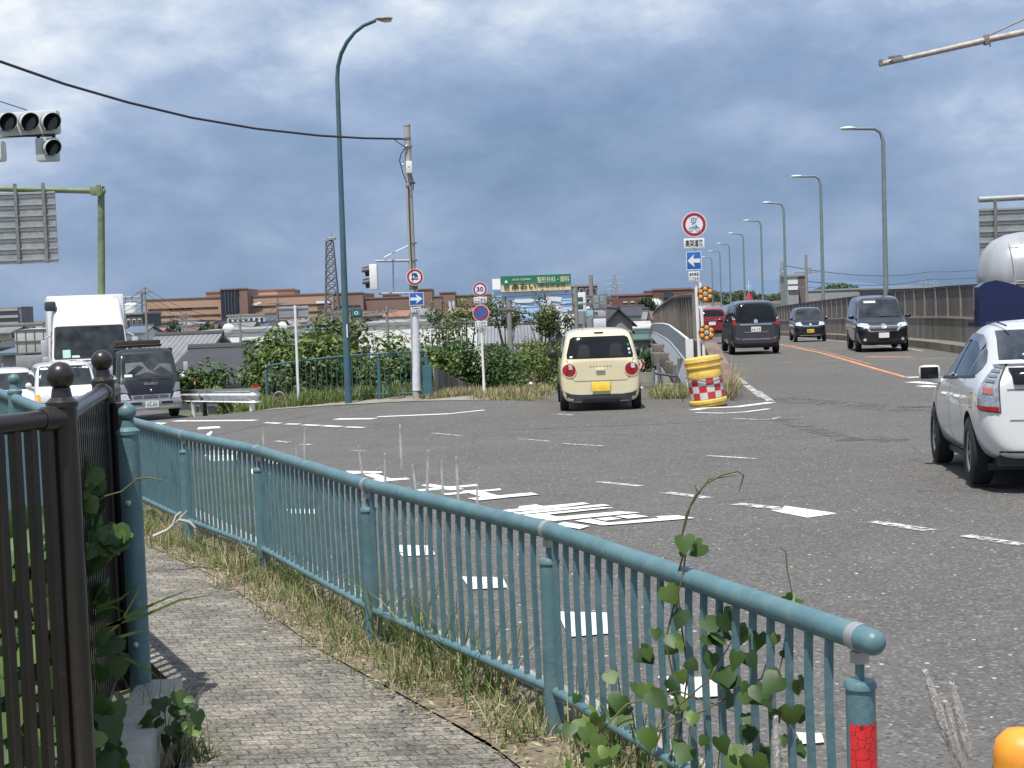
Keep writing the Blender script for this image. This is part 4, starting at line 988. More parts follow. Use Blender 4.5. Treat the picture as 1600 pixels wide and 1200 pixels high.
rw_ = thing('right_parapet', 'long stained concrete wall with brown noise panels along the right side of the bridge', 'parapet', (BRr(34)+.7, 34, 0))
BX = lambda y: BRr(y)+.72
wall(rw_, BX, 34, 236, .2, 1.02, .25, concd, 'concrete_base', 4)
for k in range(101):
    y = 34+2*k; x = BX(y)+.06; x1 = BX(y+1.94)+.06; mb = MB()
    if k < 98: mb.prism([(x, y+.05, RZ(x, y)+1.02), (x1, y+1.95, RZ(x1, y+2)+1.02), (x1, y+1.95, RZ(x1, y+2)+2.02), (x, y+.05, RZ(x, y)+2.02)], (.06, 0, 0)); mb.build('panel', woodp, rw_)
    if k < 98: mb = MB(); mb.box((x+.02, y, RZ(x, y)+1.25), (.13, .09, 1.62)); mb.build('post', M('wall_post', (.24, .22, .19), .8, var=.2), rw_)
wall(rw_, lambda y: BX(y)+.02, 34, 230, 2.02, 2.1, .16, MATS['dark_cap'], 'cap')
wall(rw_, lambda y: BX(y)-.03, 34, 230, 1.0, 1.06, .14, M('ledge', (.30, .27, .22), .9, var=.3), 'ledge')

gp_ = M('grey_pole', (.20, .25, .26), .5, .2, var=.12)
LB = [(1384, 199, 1320, 200), (1286, 274, 1241, 275), (1228, 317, 1195, 316), (1192, 344, 1164, 344), (1164, 365, 1140, 364), (1142, 381, 1122, 380), (1127, 392, 1109, 392), (1114, 402, 1098, 401)]
labs = ['nearest and tallest of the row', 'second nearest', 'third nearest', 'fourth nearest', 'fifth nearest', 'sixth nearest', 'seventh nearest', 'farthest, just right of the nose sign']
HZ = lambda px: 472-.037*(px-800)
for i, (px, pt, ax, ay) in enumerate(LB):
    Y = [62, 86, 111, 137, 163, 192, 220, 250][i]
    base_ = P(px, 470, Y); zb = RZ(base_.x, Y); o = thing('bridge_lamp', 'grey curved-arm lamp on the bridge, '+labs[i], 'street lamp', (base_.x, Y, zb), group='lamps along the right side of the bridge')
    t = P(px-4+i*.3, pt+22*(62/Y), Y); m1 = P(px-7*(62/Y)-1, pt+8*62/Y, Y); m2 = P(px-17*(62/Y), pt+2*62/Y, Y); e_ = P(ax+10*62/Y, ay+1, Y); en = P(ax, ay, Y)
    mb = MB(); mb.tube([(base_.x, Y, zb-.3), t, m1, m2, e_], [.12, .085, .08, .075, .06], 12); mb.build('pole', gp_, o)
    mb = MB(); mb.sphere((e_+en)/2, .34, 12, (1, .5, .25)); mb.build('lantern', M('lamp_head_pale', (.55, .57, .58), .4), o)

# ---------------------------------------------------------------- vehicles
def evalmods(me, mods, others=()):
    o = bpy.data.objects.new('tmp', me); COL.objects.link(o)
    for t, kw in mods:
        m = o.modifiers.new('m', t)
        for a, b in kw.items(): setattr(m, a, b)
    bpy.context.view_layer.update()
    ev = o.evaluated_get(bpy.context.evaluated_depsgraph_get()); r = bpy.data.meshes.new_from_object(ev, preserve_all_data_layers=True, depsgraph=bpy.context.evaluated_depsgraph_get())
    bpy.data.objects.remove(o); return r
def loft(stations, sub=2):
    """stations: (y, zb, zm, zt, wb, wm, wt[, dr]) from rear to front; returns a smooth body mesh"""
    rings = []
    for s in stations:
        y, zb, zm, zt, wb, wm, wt = s[:7]; dr = s[7] if len(s) > 7 else min(.09, .5*max(.01, zt-zm))
        h = zm-zb
        rings.append([(0, zb), (wb*.8, zb), (wb, zb+.05), (wm, zb+.4*h), (wm, zb+.8*h), (wm-.025, zm), (wm-.025-(wm-.025-wt)*.5, zm+(zt-dr-zm)*.55), (wt, zt-dr), (wt*.82, zt-.015), (0, zt)])
    n = len(rings[0]); mb = MB(); vs = []
    for s, r in zip(stations, rings):
        full = r+[(-a, b) for a, b in r[-2:0:-1]]; vs += [(a, s[0], b) for a, b in full]
    k = 2*n-2; fs = []
    for i in range(len(rings)-1):
        for j in range(k): fs.append((i*k+j, i*k+(j+1) % k, (i+1)*k+(j+1) % k, (i+1)*k+j))
    for i in (0, len(rings)-1):
        o = i*k
        fs.append((o, o+1, o+k-1))
        for j in range(1, n-2): fs.append((o+j, o+j+1, o+k-j-1, o+k-j))
        fs.append((o+n-2, o+n-1, o+n))
    mb.add(vs, fs); return mb.mesh('body', [], 180)
class Car:
    def __init__(s, name, label, cat, loc, rz, body, stations, wheels, wr, ww, track, group=None, glassm=glass, arch=.055, lean=0, bottom=None):
        """wheels: list of y; origin at ground centre, facing +Y before rotation"""
        s.o = thing(name, label, cat, loc, rz, group); s.o.rotation_euler = (lean, 0, rz); s.track = track
        me = loft(stations); me = evalmods(me, [('SUBSURF', dict(levels=2, render_levels=2))])
        bm = bmesh.new(); bm.from_mesh(me); s.bvh = BVHTree.FromBMesh(bm); bm.free()
        me.materials.clear(); me.materials.append(body); me.materials.append(blackp)
        cut = MB()
        for y in wheels:
            for sx in (-1, 1):
                cut.tube([(sx*(track-ww*.9), y, wr), (sx*(track+.4), y, wr)], wr+arch, 36)
        cm = cut.mesh('c', [blackp, blackp], None)
        for p in cm.polygons: p.material_index = 1
        co = bpy.data.objects.new('cut', cm); COL.objects.link(co)
        for p in me.polygons: p.use_smooth = True
        me2 = evalmods(me, [('BOOLEAN', dict(operation='DIFFERENCE', object=co, solver='EXACT'))])
        bpy.data.objects.remove(co)
        if len(me2.polygons) < 50: me2 = me
        b = bmesh.new(); b.from_mesh(me2)
        for f in b.faces: f.smooth = True
        for e in b.edges:
            if len(e.link_faces) == 2 and e.calc_face_angle(0) > R_(35): e.smooth = False
        b.to_mesh(me2); b.free()
        s.body = bpy.data.objects.new('body', me2); COL.objects.link(s.body); s.body.parent = s.o
        for y in wheels:
            for sx in (-1, 1): s.wheel(sx*(track-ww/2+.01), y, wr, ww, sx)
    _w = {}
    def wheel(s, x, y, r, w_, sx, steel=False):
        k = (r, w_)
        if k not in Car._w:
            t = MB(); t.lathe((0, 0, 0), [(r*.62, -w_/2), (r*.9, -w_/2), (r*.985, -w_*.40), (r, -w_*.25), (r, w_*.25), (r*.985, w_*.40), (r*.9, w_/2), (r*.62, w_/2)], 36, 'x')
            rm = MB(); rm.lathe((0, 0, 0), [(0, w_*.32), (r*.12, w_*.34), (r*.14, w_*.25)], 24, 'x'); rm.lathe((0, 0, 0), [(r*.56, w_*.36), (r*.64, w_*.47), (r*.67, w_*.47), (r*.66, -w_*.4)], 36, 'x')
            for i in range(7):
                a = 2*math.pi*i/7; m = Matrix.Rotation(a, 4, 'X'); rm.box(m @ Vector((w_*.30, 0, r*.34)), (w_*.12, r*.13, r*.5), rot=m)
            dk = MB(); dk.disc((0, 0, 0), r*.63, .02, 24, 'x')
            Car._w[k] = (t.mesh('tyre', tyrem, 40), rm.mesh('rim', alloy, 40), dk.mesh('brake', blackp, 40))
        e = bpy.data.objects.new('wheel', None); COL.objects.link(e); e.parent = s.o; e.location = (x, y, r)
        if sx < 0: e.rotation_euler = (0, 0, math.pi)
        for nm, me in zip(('tyre', 'rim', 'brake_disc'), Car._w[k]):
            c = bpy.data.objects.new(nm, me); COL.objects.link(c); c.parent = e
    def cast(s, view, u, v):
        if view == 'rear': o, d = Vector((u, -9, v)), Vector((0, 1, 0))
        elif view == 'front': o, d = Vector((u, 9, v)), Vector((0, -1, 0))
        elif view == 'left': o, d = Vector((-9, u, v)), Vector((1, 0, 0))
        elif view == 'right': o, d = Vector((9, u, v)), Vector((-1, 0, 0))
        elif view == 'top': o, d = Vector((u, v, 9)), Vector((0, 0, -1))
        else:   # angle about the rear-left corner: view = angle in degrees from the rear
            a = R_(view); d = Vector((math.sin(a), math.cos(a), 0)); r = Vector((math.cos(a), -math.sin(a), 0)); o = r*u+Vector((0, 0, v))-d*9
        h = s.bvh.ray_cast(o, d); return h[0], h[1]
    def decal(s, name, polys, mat, view='rear', off=.006, step=.07, mirror=False, label=None, parent=None):
        """a curved panel laid on the body: polys is one outline or a list of outlines"""
        if not isinstance(polys[0][0], (tuple, list)): polys = [polys]
        sets = [(view, polys)]
        if mirror: sets.append(({'left': 'right', 'right': 'left'}.get(view, view), [[((-a if view in ('rear', 'front', 'top') else a), b) for a, b in p] for p in polys]))
        out = []
        for vw, pls in sets:
            mb = MB()
            for pl in pls:
                bm = grid_poly(pl, lambda x, y: 0, step); dead = []
                for v in bm.verts:
                    p, nrm = s.cast(vw, v.co.x, v.co.y)
                    if p is None: dead.append(v)
                    else:
                        v.co = p+nrm*off
                bmesh.ops.delete(bm, geom=dead, context='VERTS')
                if bm.faces: mb.bm(bm)
            if mb.v:
                me = mb.mesh(name, mat, 60)
                # outward normals
                o = bpy.data.objects.new(name, me); COL.objects.link(o); o.parent = parent or s.o
                if label: o['label'] = label
                out.append(o)
        return out
    def part(s, name, mb, mat, smooth=40, label=None, parent=None):
        o = mb.build(name, mat, parent or s.o, smooth, world=False)
        if label: o['label'] = label
        return o
    def mirror(s, y, z, mat, w_=.20, h=.14, out=None):
        for sx in (-1, 1):
            x = sx*((out or s.track)+.09); mb = MB(); mb.sphere((x, y, z), .1, 14, (w_*5, .55, h*5.)); mb.tube([(x-sx*.02, y, z-.03), (x-sx*.16, y+.02, z-.07)], .02, 8)
            q = s.part('door_mirror', mb, mat)
    def plate(s, y, z, mat, facing=-1, wd=.33, h=.165, txt=None, ink=inkg):
        mb = MB(); mb.box((0, y, z), (wd, .012, h), bev=.004); q = s.part('license_plate', mb, mat)
        if txt:
            mb = MB(); r = Matrix.Rotation(math.pi, 3, 'Z') if facing > 0 else None
            text(mb, txt[0], (0, y+facing*.009, z+h*.30), wd*.55, h*.2, .01, r); text(mb, txt[1], (0, y+facing*.009, z-h*.12), wd*.8, h*.48, .02, r); s.part('lettering', mb, ink, parent=q)
def circ(cx, cy, r, n=20, sx=1): return [(cx+r*sx*math.cos(2*math.pi*i/n), cy+r*math.sin(2*math.pi*i/n)) for i in range(n)]
def rect(x0, z0, x1, z1): return [(x0, z0), (x1, z0), (x1, z1), (x0, z1)]
def headpx(px, Y, extra=0): return extra

cream = M('cream_paint', (.72, .64, .42), .22, var=.03, coat=.6); pearl = M('white_car_paint', (.67, .675, .67), .2, var=.02, coat=.7)
greyp = M('dark_grey_paint', (.055, .062, .075), .2, .3, var=.05, coat=.8); blackc = M('black_car_paint', (.014, .014, .022), .15, .2, var=.1, coat=.8); redp = M('red_car_paint', (.30, .02, .04), .2, .2, var=.05, coat=.7)
seam = M('panel_gap', (.05, .045, .035), .7)

# -- cream kei hatchback, seen from behind
p = G(933, 643); Yc = 27.0
c = Car('hatchback', 'small cream hatchback with round red tail lights driving away beside the bushes', 'car', (P(933, 600, Yc+1.6).x, Yc+1.6, RZ(1.5, Yc)-.02), R_(-1), cream,
    [(-1.71, .22, .84, .94, .52, .58, .52, .05), (-1.695, .185, .85, 1.0, .64, .68, .57, .08), (-1.62, .165, .87, 1.20, .69, .722, .60, .14), (-1.50, .21, .90, 1.42, .68, .738, .595, .12), (-1.36, .2, .92, 1.495, .69, .738, .60, .09), (-.9, .2, .93, 1.525, .7, .738, .61), (.1, .2, .93, 1.525, .7, .738, .61), (.55, .2, .93, 1.46, .7, .738, .59), (.85, .2, .93, 1.2, .7, .735, .60), (1.05, .2, .90, .98, .7, .73, .62), (1.5, .22, .82, .90, .68, .70, .58), (1.66, .26, .70, .76, .6, .62, .48), (1.69, .3, .6, .66, .5, .52, .4)],
    [-1.2, 1.26], .275, .155, .735)
c.decal('rear_window', [(-.60, .98), (.60, .98), (.605, 1.05), (.53, 1.34), (.47, 1.375), (-.47, 1.375), (-.53, 1.34), (-.605, 1.05)], glass, off=.004)
for sx in (-1, 1):
    q = c.decal('tail_light', circ(sx*.565, .775, .118), redlens, off=.012, step=.04)[0]
    c.decal('chrome_ring', [[(sx*.565+r*math.cos(a), .775+r*math.sin(a)) for r, a in ((.118, a0), (.132, a0), (.132, a1), (.118, a1))] for a0, a1 in [(2*math.pi*k/24, 2*math.pi*(k+1)/24) for k in range(24)]], cream, off=.014, step=.2, parent=q)
    c.decal('reverse_lens', [(sx*.565-.01, .79), (sx*.565+.06, .79), (sx*.565+.05, .87), (sx*.565-.01, .88)], clearl, off=.02, parent=q)
c.decal('recess_shade', rect(-.19, .40, .19, .56), M('cream_recess_shade', (.60, .53, .35), .3), off=.003)  # flat patch of darkened cream paints the shade of the plate recess
mb = MB(); mb.box((0, -1.735, .465), (.33, .014, .165), bev=.004, rot=Matrix.Rotation(R_(-6), 4, 'X')); c.part('license_plate', mb, platey, label='yellow licence plate')
c.decal('bumper_skirt', [(-.72, .18), (.72, .18), (.735, .43), (.66, .385), (.56, .345), (.40, .325), (-.40, .325), (-.56, .345), (-.66, .385), (-.735, .43)], M('skirt_grey', (.05, .05, .055), .5), off=.008)
c.decal('chrome_strip', [[(-.40, .327), (.40, .327), (.56, .347), (.66, .387), (.655, .398), (.555, .359), (.40, .338), (-.40, .338), (-.555, .359), (-.655, .398), (-.66, .387), (-.56, .347)]], M('pale_strip', (.55, .55, .52), .3), off=.012, step=.1)
c.decal('tailgate_seam', [[(-.50, .60), (-.46, .57), (.46, .57), (.50, .60), (.46, .578), (-.46, .578)], [(-.56, .66), (-.50, .60), (-.493, .60), (-.55, .667)], [(.56, .66), (.50, .60), (.493, .60), (.55, .667)], [(-.62, .96), (-.575, .90), (-.568, .90), (-.61, .967)], [(.62, .96), (.575, .90), (.568, .90), (.61, .967)]], seam, off=.004, step=.05)
mb = MB(); mb.box((0, -1.728, .775), (.17, .03, .055), bev=.012); c.part('tailgate_handle', mb, cream)
c.decal('badge', [rect(-.20, .833, -.16, .845), rect(-.14, .833, -.10, .845), rect(-.08, .833, -.04, .845), rect(-.02, .833, .02, .845), rect(.04, .833, .08, .845), rect(.10, .833, .14, .845), rect(.16, .833, .2, .845)], chrome, off=.006)
mb = MB(); mb.tube([(-.34, -1.62, 1.02), (-.05, -1.60, 1.045), (.1, -1.60, 1.02)], .014, 8); c.part('wiper', mb, blackp)
mb = MB(); mb.box((0, -1.45, 1.445), (.17, .05, .022), bev=.006); c.part('brake_light', mb, M('dark_red', (.10, .02, .02), .3))
for z, col in ((1.21, greens), (1.13, whites), (1.06, M('sky_sticker', (.2, .4, .65), .4))): c.decal('sticker', circ(.545-(z-1.0)*.1, z, .022, 10), col, off=.009, step=.1)
c.decal('sticker', rect(-.55, 1.0, -.50, 1.03), whites, off=.009)
c.decal('headrest', [(-.42, 1.0), (-.18, 1.0), (-.20, 1.20), (-.27, 1.24), (-.36, 1.22)], M('dark_interior', (.02, .02, .023), .7, spec=.2), off=.007); c.decal('headrest', [(.16, 1.0), (.42, 1.0), (.38, 1.22), (.28, 1.25), (.2, 1.2)], MATS['dark_interior'], off=.007)
c.decal('side_window', [(-1.25, .98), (.75, .98), (.45, 1.38), (-1.15, 1.38)], glass, view='left', mirror=True)
c.mirror(.72, 1.0, blackp, .17, .17)
mb = MB(); mb.tube([(-.28, -.9, 1.52), (-.29, -1.12, 1.56)], .008, 6); c.part('antenna', mb, blackp)
mb = MB(); mb.box((0, -1.5, .26), (1.2, .3, .14)); mb.box((.3, -1.55, .2), (.3, .2, .1)); c.part('underbody', mb, blackp)

# -- minivan stations shared by the two vans
VAN = [(-2.33, .34, 1.02, 1.10, .60, .66, .56, .05), (-2.31, .28, 1.02, 1.22, .70, .79, .62, .1), (-2.24, .24, 1.03, 1.60, .76, .84, .66, .16), (-2.14, .22, 1.04, 1.80, .79, .846, .67, .13), (-1.9, .22, 1.05, 1.85, .8, .846, .68), (-.6, .22, 1.05, 1.865, .8, .846, .68), (.5, .22, 1.05, 1.84, .8, .846, .675), (.95, .22, 1.05, 1.74, .8, .846, .66), (1.5, .22, 1.06, 1.30, .8, .84, .68), (1.72, .22, 1.03, 1.12, .8, .83, .70), (2.1, .22, .92, .98, .77, .80, .68), (2.28, .24, .80, .86, .70, .74, .60), (2.33, .3, .70, .74, .58, .62, .5)]
Yv = 50.5; x = P(1190, 600, Yv).x
c = Car('minivan', 'dark grey minivan with a wide black rear window driving away on the bridge', 'car', (x, Yv+2.3, RZ(x, Yv)), R_(-3.5), greyp, VAN, [-1.4, 1.46], .32, .19, .84)
c.decal('rear_window', [(-.72, 1.10), (.72, 1.10), (.735, 1.3), (.66, 1.70), (.60, 1.745), (-.60, 1.745), (-.66, 1.70), (-.735, 1.3)], glass, off=.004)
for sx in (-1, 1):
    q = c.decal('tail_light', [(sx*.62, 1.02), (sx*.83, 1.0), (sx*.82, 1.32), (sx*.775, 1.40), (sx*.73, 1.22)], redlens, off=.012)[0]
    c.decal('clear_lens', [(sx*.68, 1.2), (sx*.80, 1.2), (sx*.80, 1.31), (sx*.74, 1.31)], clearl, off=.018, parent=q)
c.decal('chrome_trim', [[(-.54, 1.005), (.54, 1.005), (.55, 1.06), (-.55, 1.06)], [(-.44, .83), (-.36, .755), (.36, .755), (.44, .83), (.35, .775), (-.35, .775)]], chrome, off=.012)
c.decal('badge', circ(0, 1.14, .07, 16), chrome, off=.012)
c.decal('bumper_strip', [(-.62, .50), (.62, .50), (.72, .62), (.55, .56), (-.55, .56), (-.72, .62)], M('grey_trim', (.16, .17, .18), .3), off=.012)
c.decal('bumper_skirt', rect(-.74, .22, .74, .40), blackp, off=.01); c.decal('reflector', rect(-.60, .52, -.48, .55), redlens, off=.016, mirror=True)
mb = MB(); mb.box((0, -2.345, .87), (.33, .014, .165)); q = c.part('license_plate', mb, platew); mb = MB(); text(mb, '16-13', (0, -2.354, .86), .27, .075, .02); c.part('lettering', mb, inkg, parent=q)
c.decal('side_window', [(-2.05, 1.12), (1.25, 1.12), (.75, 1.66), (-1.95, 1.70)], glass, view='left', mirror=True)
c.mirror(1.15, 1.15, greyp); mb = MB(); mb.box((0, -2.0, .30), (1.3, .5, .12)); c.part('underbody', mb, blackp)

Yb = 48.5; x = P(1397, 600, Yb).x; RZb = RZ(x, Yb)
c = Car('minivan', 'black minivan with a chrome V-shaped grille coming towards the crossing', 'car', (x, Yb+2.2, RZb), R_(180-8), blackc, VAN, [-1.4, 1.46], .32, .19, .84)
c.decal('windscreen', [(-.70, 1.17), (.70, 1.17), (.66, 1.40), (.585, 1.72), (.50, 1.765), (-.50, 1.765), (-.585, 1.72), (-.66, 1.40)], glass2, view='front', off=.005)
c.decal('sun_strip', rect(.12, 1.60, .50, 1.67), M('visor_pale', (.5, .55, .54), .4), view='front', off=.012)
c.decal('headlight', [(.42, .84), (.56, .80), (.80, .86), (.80, .93), (.70, .955), (.5, .93)], clearl, view='front', off=.014, mirror=True)
c.decal('grille', [(-.44, .68), (.44, .68), (.52, .93), (-.52, .93)], blackp, view='front', off=.010)
c.decal('chrome_grille', [[(-.45, .665), (.45, .665), (.45, .70), (-.45, .70)], [(-.45, .66), (-.60, .87), (-.53, .87), (-.40, .70)], [(.45, .66), (.60, .87), (.53, .87), (.40, .70)], [(-.46, .905), (-.38, .83), (.38, .83), (.46, .905), (.36, .85), (-.36, .85)]], chrome, view='front', off=.018)
c.decal('badge', circ(0, .835, .085, 16), chrome, view='front', off=.024); c.decal('lower_grille', [(-.5, .27), (.5, .27), (.58, .44), (-.58, .44)], blackp, view='front', off=.012); c.decal('fog_lamp', circ(.60, .42, .05, 12), clearl, view='front', off=.02, mirror=True)
mb = MB(); mb.box((0, 2.375, .555), (.33, .014, .165)); q = c.part('license_plate', mb, platew)
c.decal('side_window', [(-2.05, 1.12), (1.25, 1.12), (.75, 1.66), (-1.95, 1.70)], glass, view='left', mirror=True)
c.decal('door_reflection' if False else 'door_seam', [rect(.05, .3, .062, 1.08), rect(.98, .3, .992, 1.05)], seam, view='right', mirror=True)
c.mirror(1.15, 1.15, blackc); mb = MB(); mb.tube([(-.6, 1.66, 1.17), (0, 1.68, 1.19), (.1, 1.68, 1.17)], .014, 6); c.part('wiper', mb, blackp)

# -- black kei wagon coming
KEI = [(-1.69, .34, .95, 1.02, .52, .58, .50, .05), (-1.67, .26, .96, 1.15, .62, .70, .56, .1), (-1.58, .22, .97, 1.52, .67, .734, .59, .14), (-1.45, .2, .98, 1.61, .69, .738, .60), (0, .2, .98, 1.65, .7, .738, .61), (.5, .2, .98, 1.60, .7, .738, .59), (.72, .2, .99, 1.45, .7, .738, .60), (1.08, .2, .98, 1.10, .7, .73, .62), (1.5, .22, .86, .95, .68, .71, .60), (1.64, .26, .74, .82, .6, .63, .5), (1.68, .32, .6, .66, .5, .52, .4)]
Yk = 70; x = P(1274, 600, Yk).x
c = Car('kei_wagon', 'small black wagon with a yellow licence plate coming along the bridge', 'car', (x, Yk+1.6, RZ(x, Yk)), R_(180-6), blackc, KEI, [-1.15, 1.2], .28, .155, .735)
c.decal('windscreen', [(-.60, 1.07), (.60, 1.07), (.52, 1.50), (.44, 1.535), (-.44, 1.535), (-.52, 1.50)], glass2, view='front', off=.005)
c.decal('headlight', [(.38, .76), (.66, .78), (.66, .90), (.44, .94)], clearl, view='front', off=.014, mirror=True); c.decal('grille_bar', [(-.36, .72), (.36, .72), (.40, .77), (-.40, .77)], chrome, view='front', off=.014); c.decal('badge', circ(0, .82, .05, 12), chrome, view='front', off=.02); c.decal('lower_trim', rect(-.5, .30, .5, .33), chrome, view='front', off=.016)
mb = MB(); mb.box((0, 1.74, .52), (.33, .014, .165)); q = c.part('license_plate', mb, platey, label='yellow licence plate'); mb = MB(); text(mb, '86-21', (0, 1.748, .515), .27, .08, .02, Matrix.Rotation(math.pi, 3, 'Z')); c.part('lettering', mb, inkd, parent=q)
c.decal('side_window', [(-1.4, 1.04), (.75, 1.04), (.45, 1.48), (-1.3, 1.5)], glass, view='left', mirror=True); c.mirror(.8, 1.08, blackc, .16, .14)

# -- red car and white car ahead of the grey van
SUV = [(-2.1, .4, .98, 1.05, .6, .66, .56, .05), (-2.08, .32, .98, 1.15, .7, .8, .62, .08), (-1.95, .28, 1.0, 1.42, .78, .87, .62, .12), (-1.7, .26, 1.02, 1.58, .8, .88, .62), (-.4, .25, 1.02, 1.63, .8, .88, .63), (.4, .25, 1.0, 1.55, .8, .88, .62), (1.0, .25, 1.0, 1.12, .8, .87, .66), (1.8, .28, .88, .94, .76, .82, .64), (2.1, .34, .7, .76, .6, .66, .5)]
Yr = 74; x = P(1121, 600, Yr).x
c = Car('red_car', 'red car with glossy tail lights half hidden behind the dark grey minivan', 'car', (x, Yr+2, RZ(x, Yr)+.25), R_(-5), redp, SUV, [-1.3, 1.3], .33, .2, .87)
c.decal('rear_window', [(-.62, 1.12), (.62, 1.12), (.52, 1.46), (-.52, 1.46)], glass, off=.005); c.decal('tail_light', [(.45, .88), (.84, .90), (.82, 1.08), (.5, 1.04)], redlens, off=.014, mirror=True); c.decal('bumper_skirt', rect(-.7, .3, .7, .46), blackp, off=.01)
mb = MB(); mb.box((0, -2.13, .78), (.33, .014, .165)); c.part('license_plate', mb, platew); c.mirror(.7, 1.08, redp)
c.decal('chrome_trim', rect(-.4, .94, .4, .97), chrome, off=.012)
Yw = 92; x = P(1098, 600, Yw).x
c = Car('white_van', 'white van with a dark rear window ahead of the red car', 'car', (x, Yw+2, RZ(x, Yw)+.25), R_(-5), pearl, VAN, [-1.4, 1.46], .32, .19, .84)
c.decal('rear_window', [(-.72, 1.10), (.72, 1.10), (.64, 1.70), (-.64, 1.70)], glass, off=.005); c.decal('tail_light', rect(.70, .9, .80, 1.35), redlens, off=.012, mirror=True)
mb = MB(); mb.box((0, -2.345, .87), (.33, .014, .165)); c.part('license_plate', mb, platew); c.decal('side_window', [(-2.05, 1.12), (1.25, 1.12), (.75, 1.66), (-1.95, 1.70)], glass, view='left', mirror=True)

# -- white liftback, right edge
PRI = [(-2.16, .36, .90, 1.02, .60, .66, .58, .05), (-2.14, .30, .92, 1.06, .70, .78, .62, .06), (-2.02, .26, .93, 1.14, .76, .845, .62, .09), (-1.75, .24, .93, 1.24, .79, .87, .60, .10), (-1.3, .22, .93, 1.36, .80, .872, .58, .10), (-.8, .2, .93, 1.49, .80, .872, .575, .1), (-.1, .2, .92, 1.545, .8, .872, .57, .1), (.45, .2, .91, 1.50, .8, .87, .565, .1), (.95, .2, .90, 1.22, .8, .87, .60, .1), (1.35, .2, .88, .99, .8, .865, .66), (1.8, .22, .78, .86, .78, .83, .64), (2.1, .26, .66, .72, .68, .72, .54), (2.2, .32, .56, .62, .5, .54, .4)]
h9 = R_(-9.5); ax = Vector((4.23, 13.5)); rt = Vector((math.cos(h9), math.sin(h9))); fw = Vector((-math.sin(h9), math.cos(h9)))
ctr = ax+rt*.80+fw*1.35
c = Car('liftback', 'white liftback car cut by the right edge, seen from behind on its left side', 'car', (ctr.x, ctr.y, RZ(ctr.x, ctr.y)+.01), h9, pearl, PRI, [-1.35, 1.35], .317, .19, .862, lean=R_(-2.2), arch=.05)
c.decal('side_window', [[(1.18, .955), (.0, .955), (.0, 1.385), (.30, 1.375), (.55, 1.315), (.85, 1.17)], [(-.045, .957), (-.92, .975), (-.95, 1.275), (-.62, 1.36), (-.045, 1.388)], [(-.965, .98), (-1.36, 1.015), (-1.43, 1.06), (-1.40, 1.12), (-1.15, 1.22), (-.99, 1.262)]], glass, view='left', off=.004, mirror=True)
c.decal('window_frame', [[(1.22, .935), (1.2, .955), (-1.38, 1.005), (-1.40, .985)], [(.0, .955), (-.045, .955), (-.045, 1.388), (.0, 1.388)]], blackp, view='left', off=.007, mirror=True)
c.decal('side_visor', [(1.10, 1.00), (.88, 1.17), (.56, 1.325), (.30, 1.385), (-.05, 1.398), (-.62, 1.37), (-.96, 1.285), (-.94, 1.22), (-.60, 1.30), (-.04, 1.335), (.28, 1.32), (.55, 1.26), (.84, 1.12)], M('smoke_visor', (.05, .052, .055), .1, coat=.5), view='left', off=.014)
c.decal('door_seam', [rect(-.03, .30, -.018, .93), [(1.02, .30), (1.032, .30), (1.10, .70), (1.08, .93), (1.07, .93), (1.085, .70)], [(-.92, .97), (-.91, .97), (-.86, .75), (-.98, .58), (-.99, .58), (-.872, .75)], rect(-.98, .285, 1.0, .297), rect(-1.69, .40, -1.68, .62)], seam, view='left', off=.004, step=.06)
for y in (.06+.1, -.80): mb = MB(); mb.tube([(-.872, y-.09, .795), (-.905, y-.06, .80), (-.905, y+.06, .80), (-.872, y+.09, .795)], .018, 10); c.part('door_handle', mb, pearl)
q = c.decal('tail_light', [(-.10, .69), (.36, .69), (.37, .80), (.30, 1.06), (.24, 1.115), (.10, 1.0), (-.04, .88)], clearl, view=42, off=.012) if False else None
# the lamp wraps round the rear left and rear right corners
def lamp_at(side):
    pl = [(-.655, .70), (-.865, .72), (-.90, .80), (-.86, 1.00), (-.79, 1.12), (-.70, 1.13), (-.665, .98)]
    a = 30; pl = [(u+1.12, v) for u, v in pl]
    if side > 0: pl = [(-u, v) for u, v in pl]; a = -30
    cen = (sum(u for u, v in pl)/len(pl), sum(v for u, v in pl)/len(pl)); c.decal('lamp_gasket', [(cen[0]+(u-cen[0])*1.09, cen[1]+(v-cen[1])*1.05) for u, v in pl], seam, view=a, off=.006, step=.04)
    q = c.decal('tail_light', pl, M('smoked_lens', (.30, .33, .36), .12, .2, var=.45, scale=22, coat=.8), view=a, off=.012, step=.04)[0]
    def sub(nm, p2, mat, off):
        p2 = [(u+1.12, v) for u, v in p2]; c.decal(nm, [(u*side*-1, v) for u, v in p2] if side > 0 else p2, mat, view=a, off=off, step=.05, parent=q)
    sub('red_strip', [(-.66, .70), (-.87, .72), (-.885, .755), (-.66, .74)], redlens, .018)
    sub('amber_cell', [(-.70, .85), (-.81, .86), (-.82, .91), (-.71, .90)], M('pinkish_lens', (.45, .12, .10), .15, coat=.6), .018)
    for k in range(4): sub('led_row', [(-.70, .94+.04*k), (-.83, .95+.04*k), (-.825, .97+.04*k), (-.70, .96+.04*k)], M('led_dark', (.20, .21, .23), .2, .4, var=.6, scale=60), .018)
lamp_at(-1); lamp_at(1)
c.decal('rear_window', [(-.63, 1.12), (.63, 1.12), (.52, 1.41), (-.52, 1.41)], glass, off=.006)
c.decal('rear_panel_glass', [(-.58, .93), (.58, .93), (.60, 1.06), (-.60, 1.06)], glass, off=.022)
c.decal('spoiler', rect(-.66, 1.088, .66, 1.118), pearl, off=.03)
mb = MB(); mb.sphere((-.42, -2.02, 1.19), .03, 12, (2.2, .8, .6)); c.part('wiper_cap', mb, whitem)
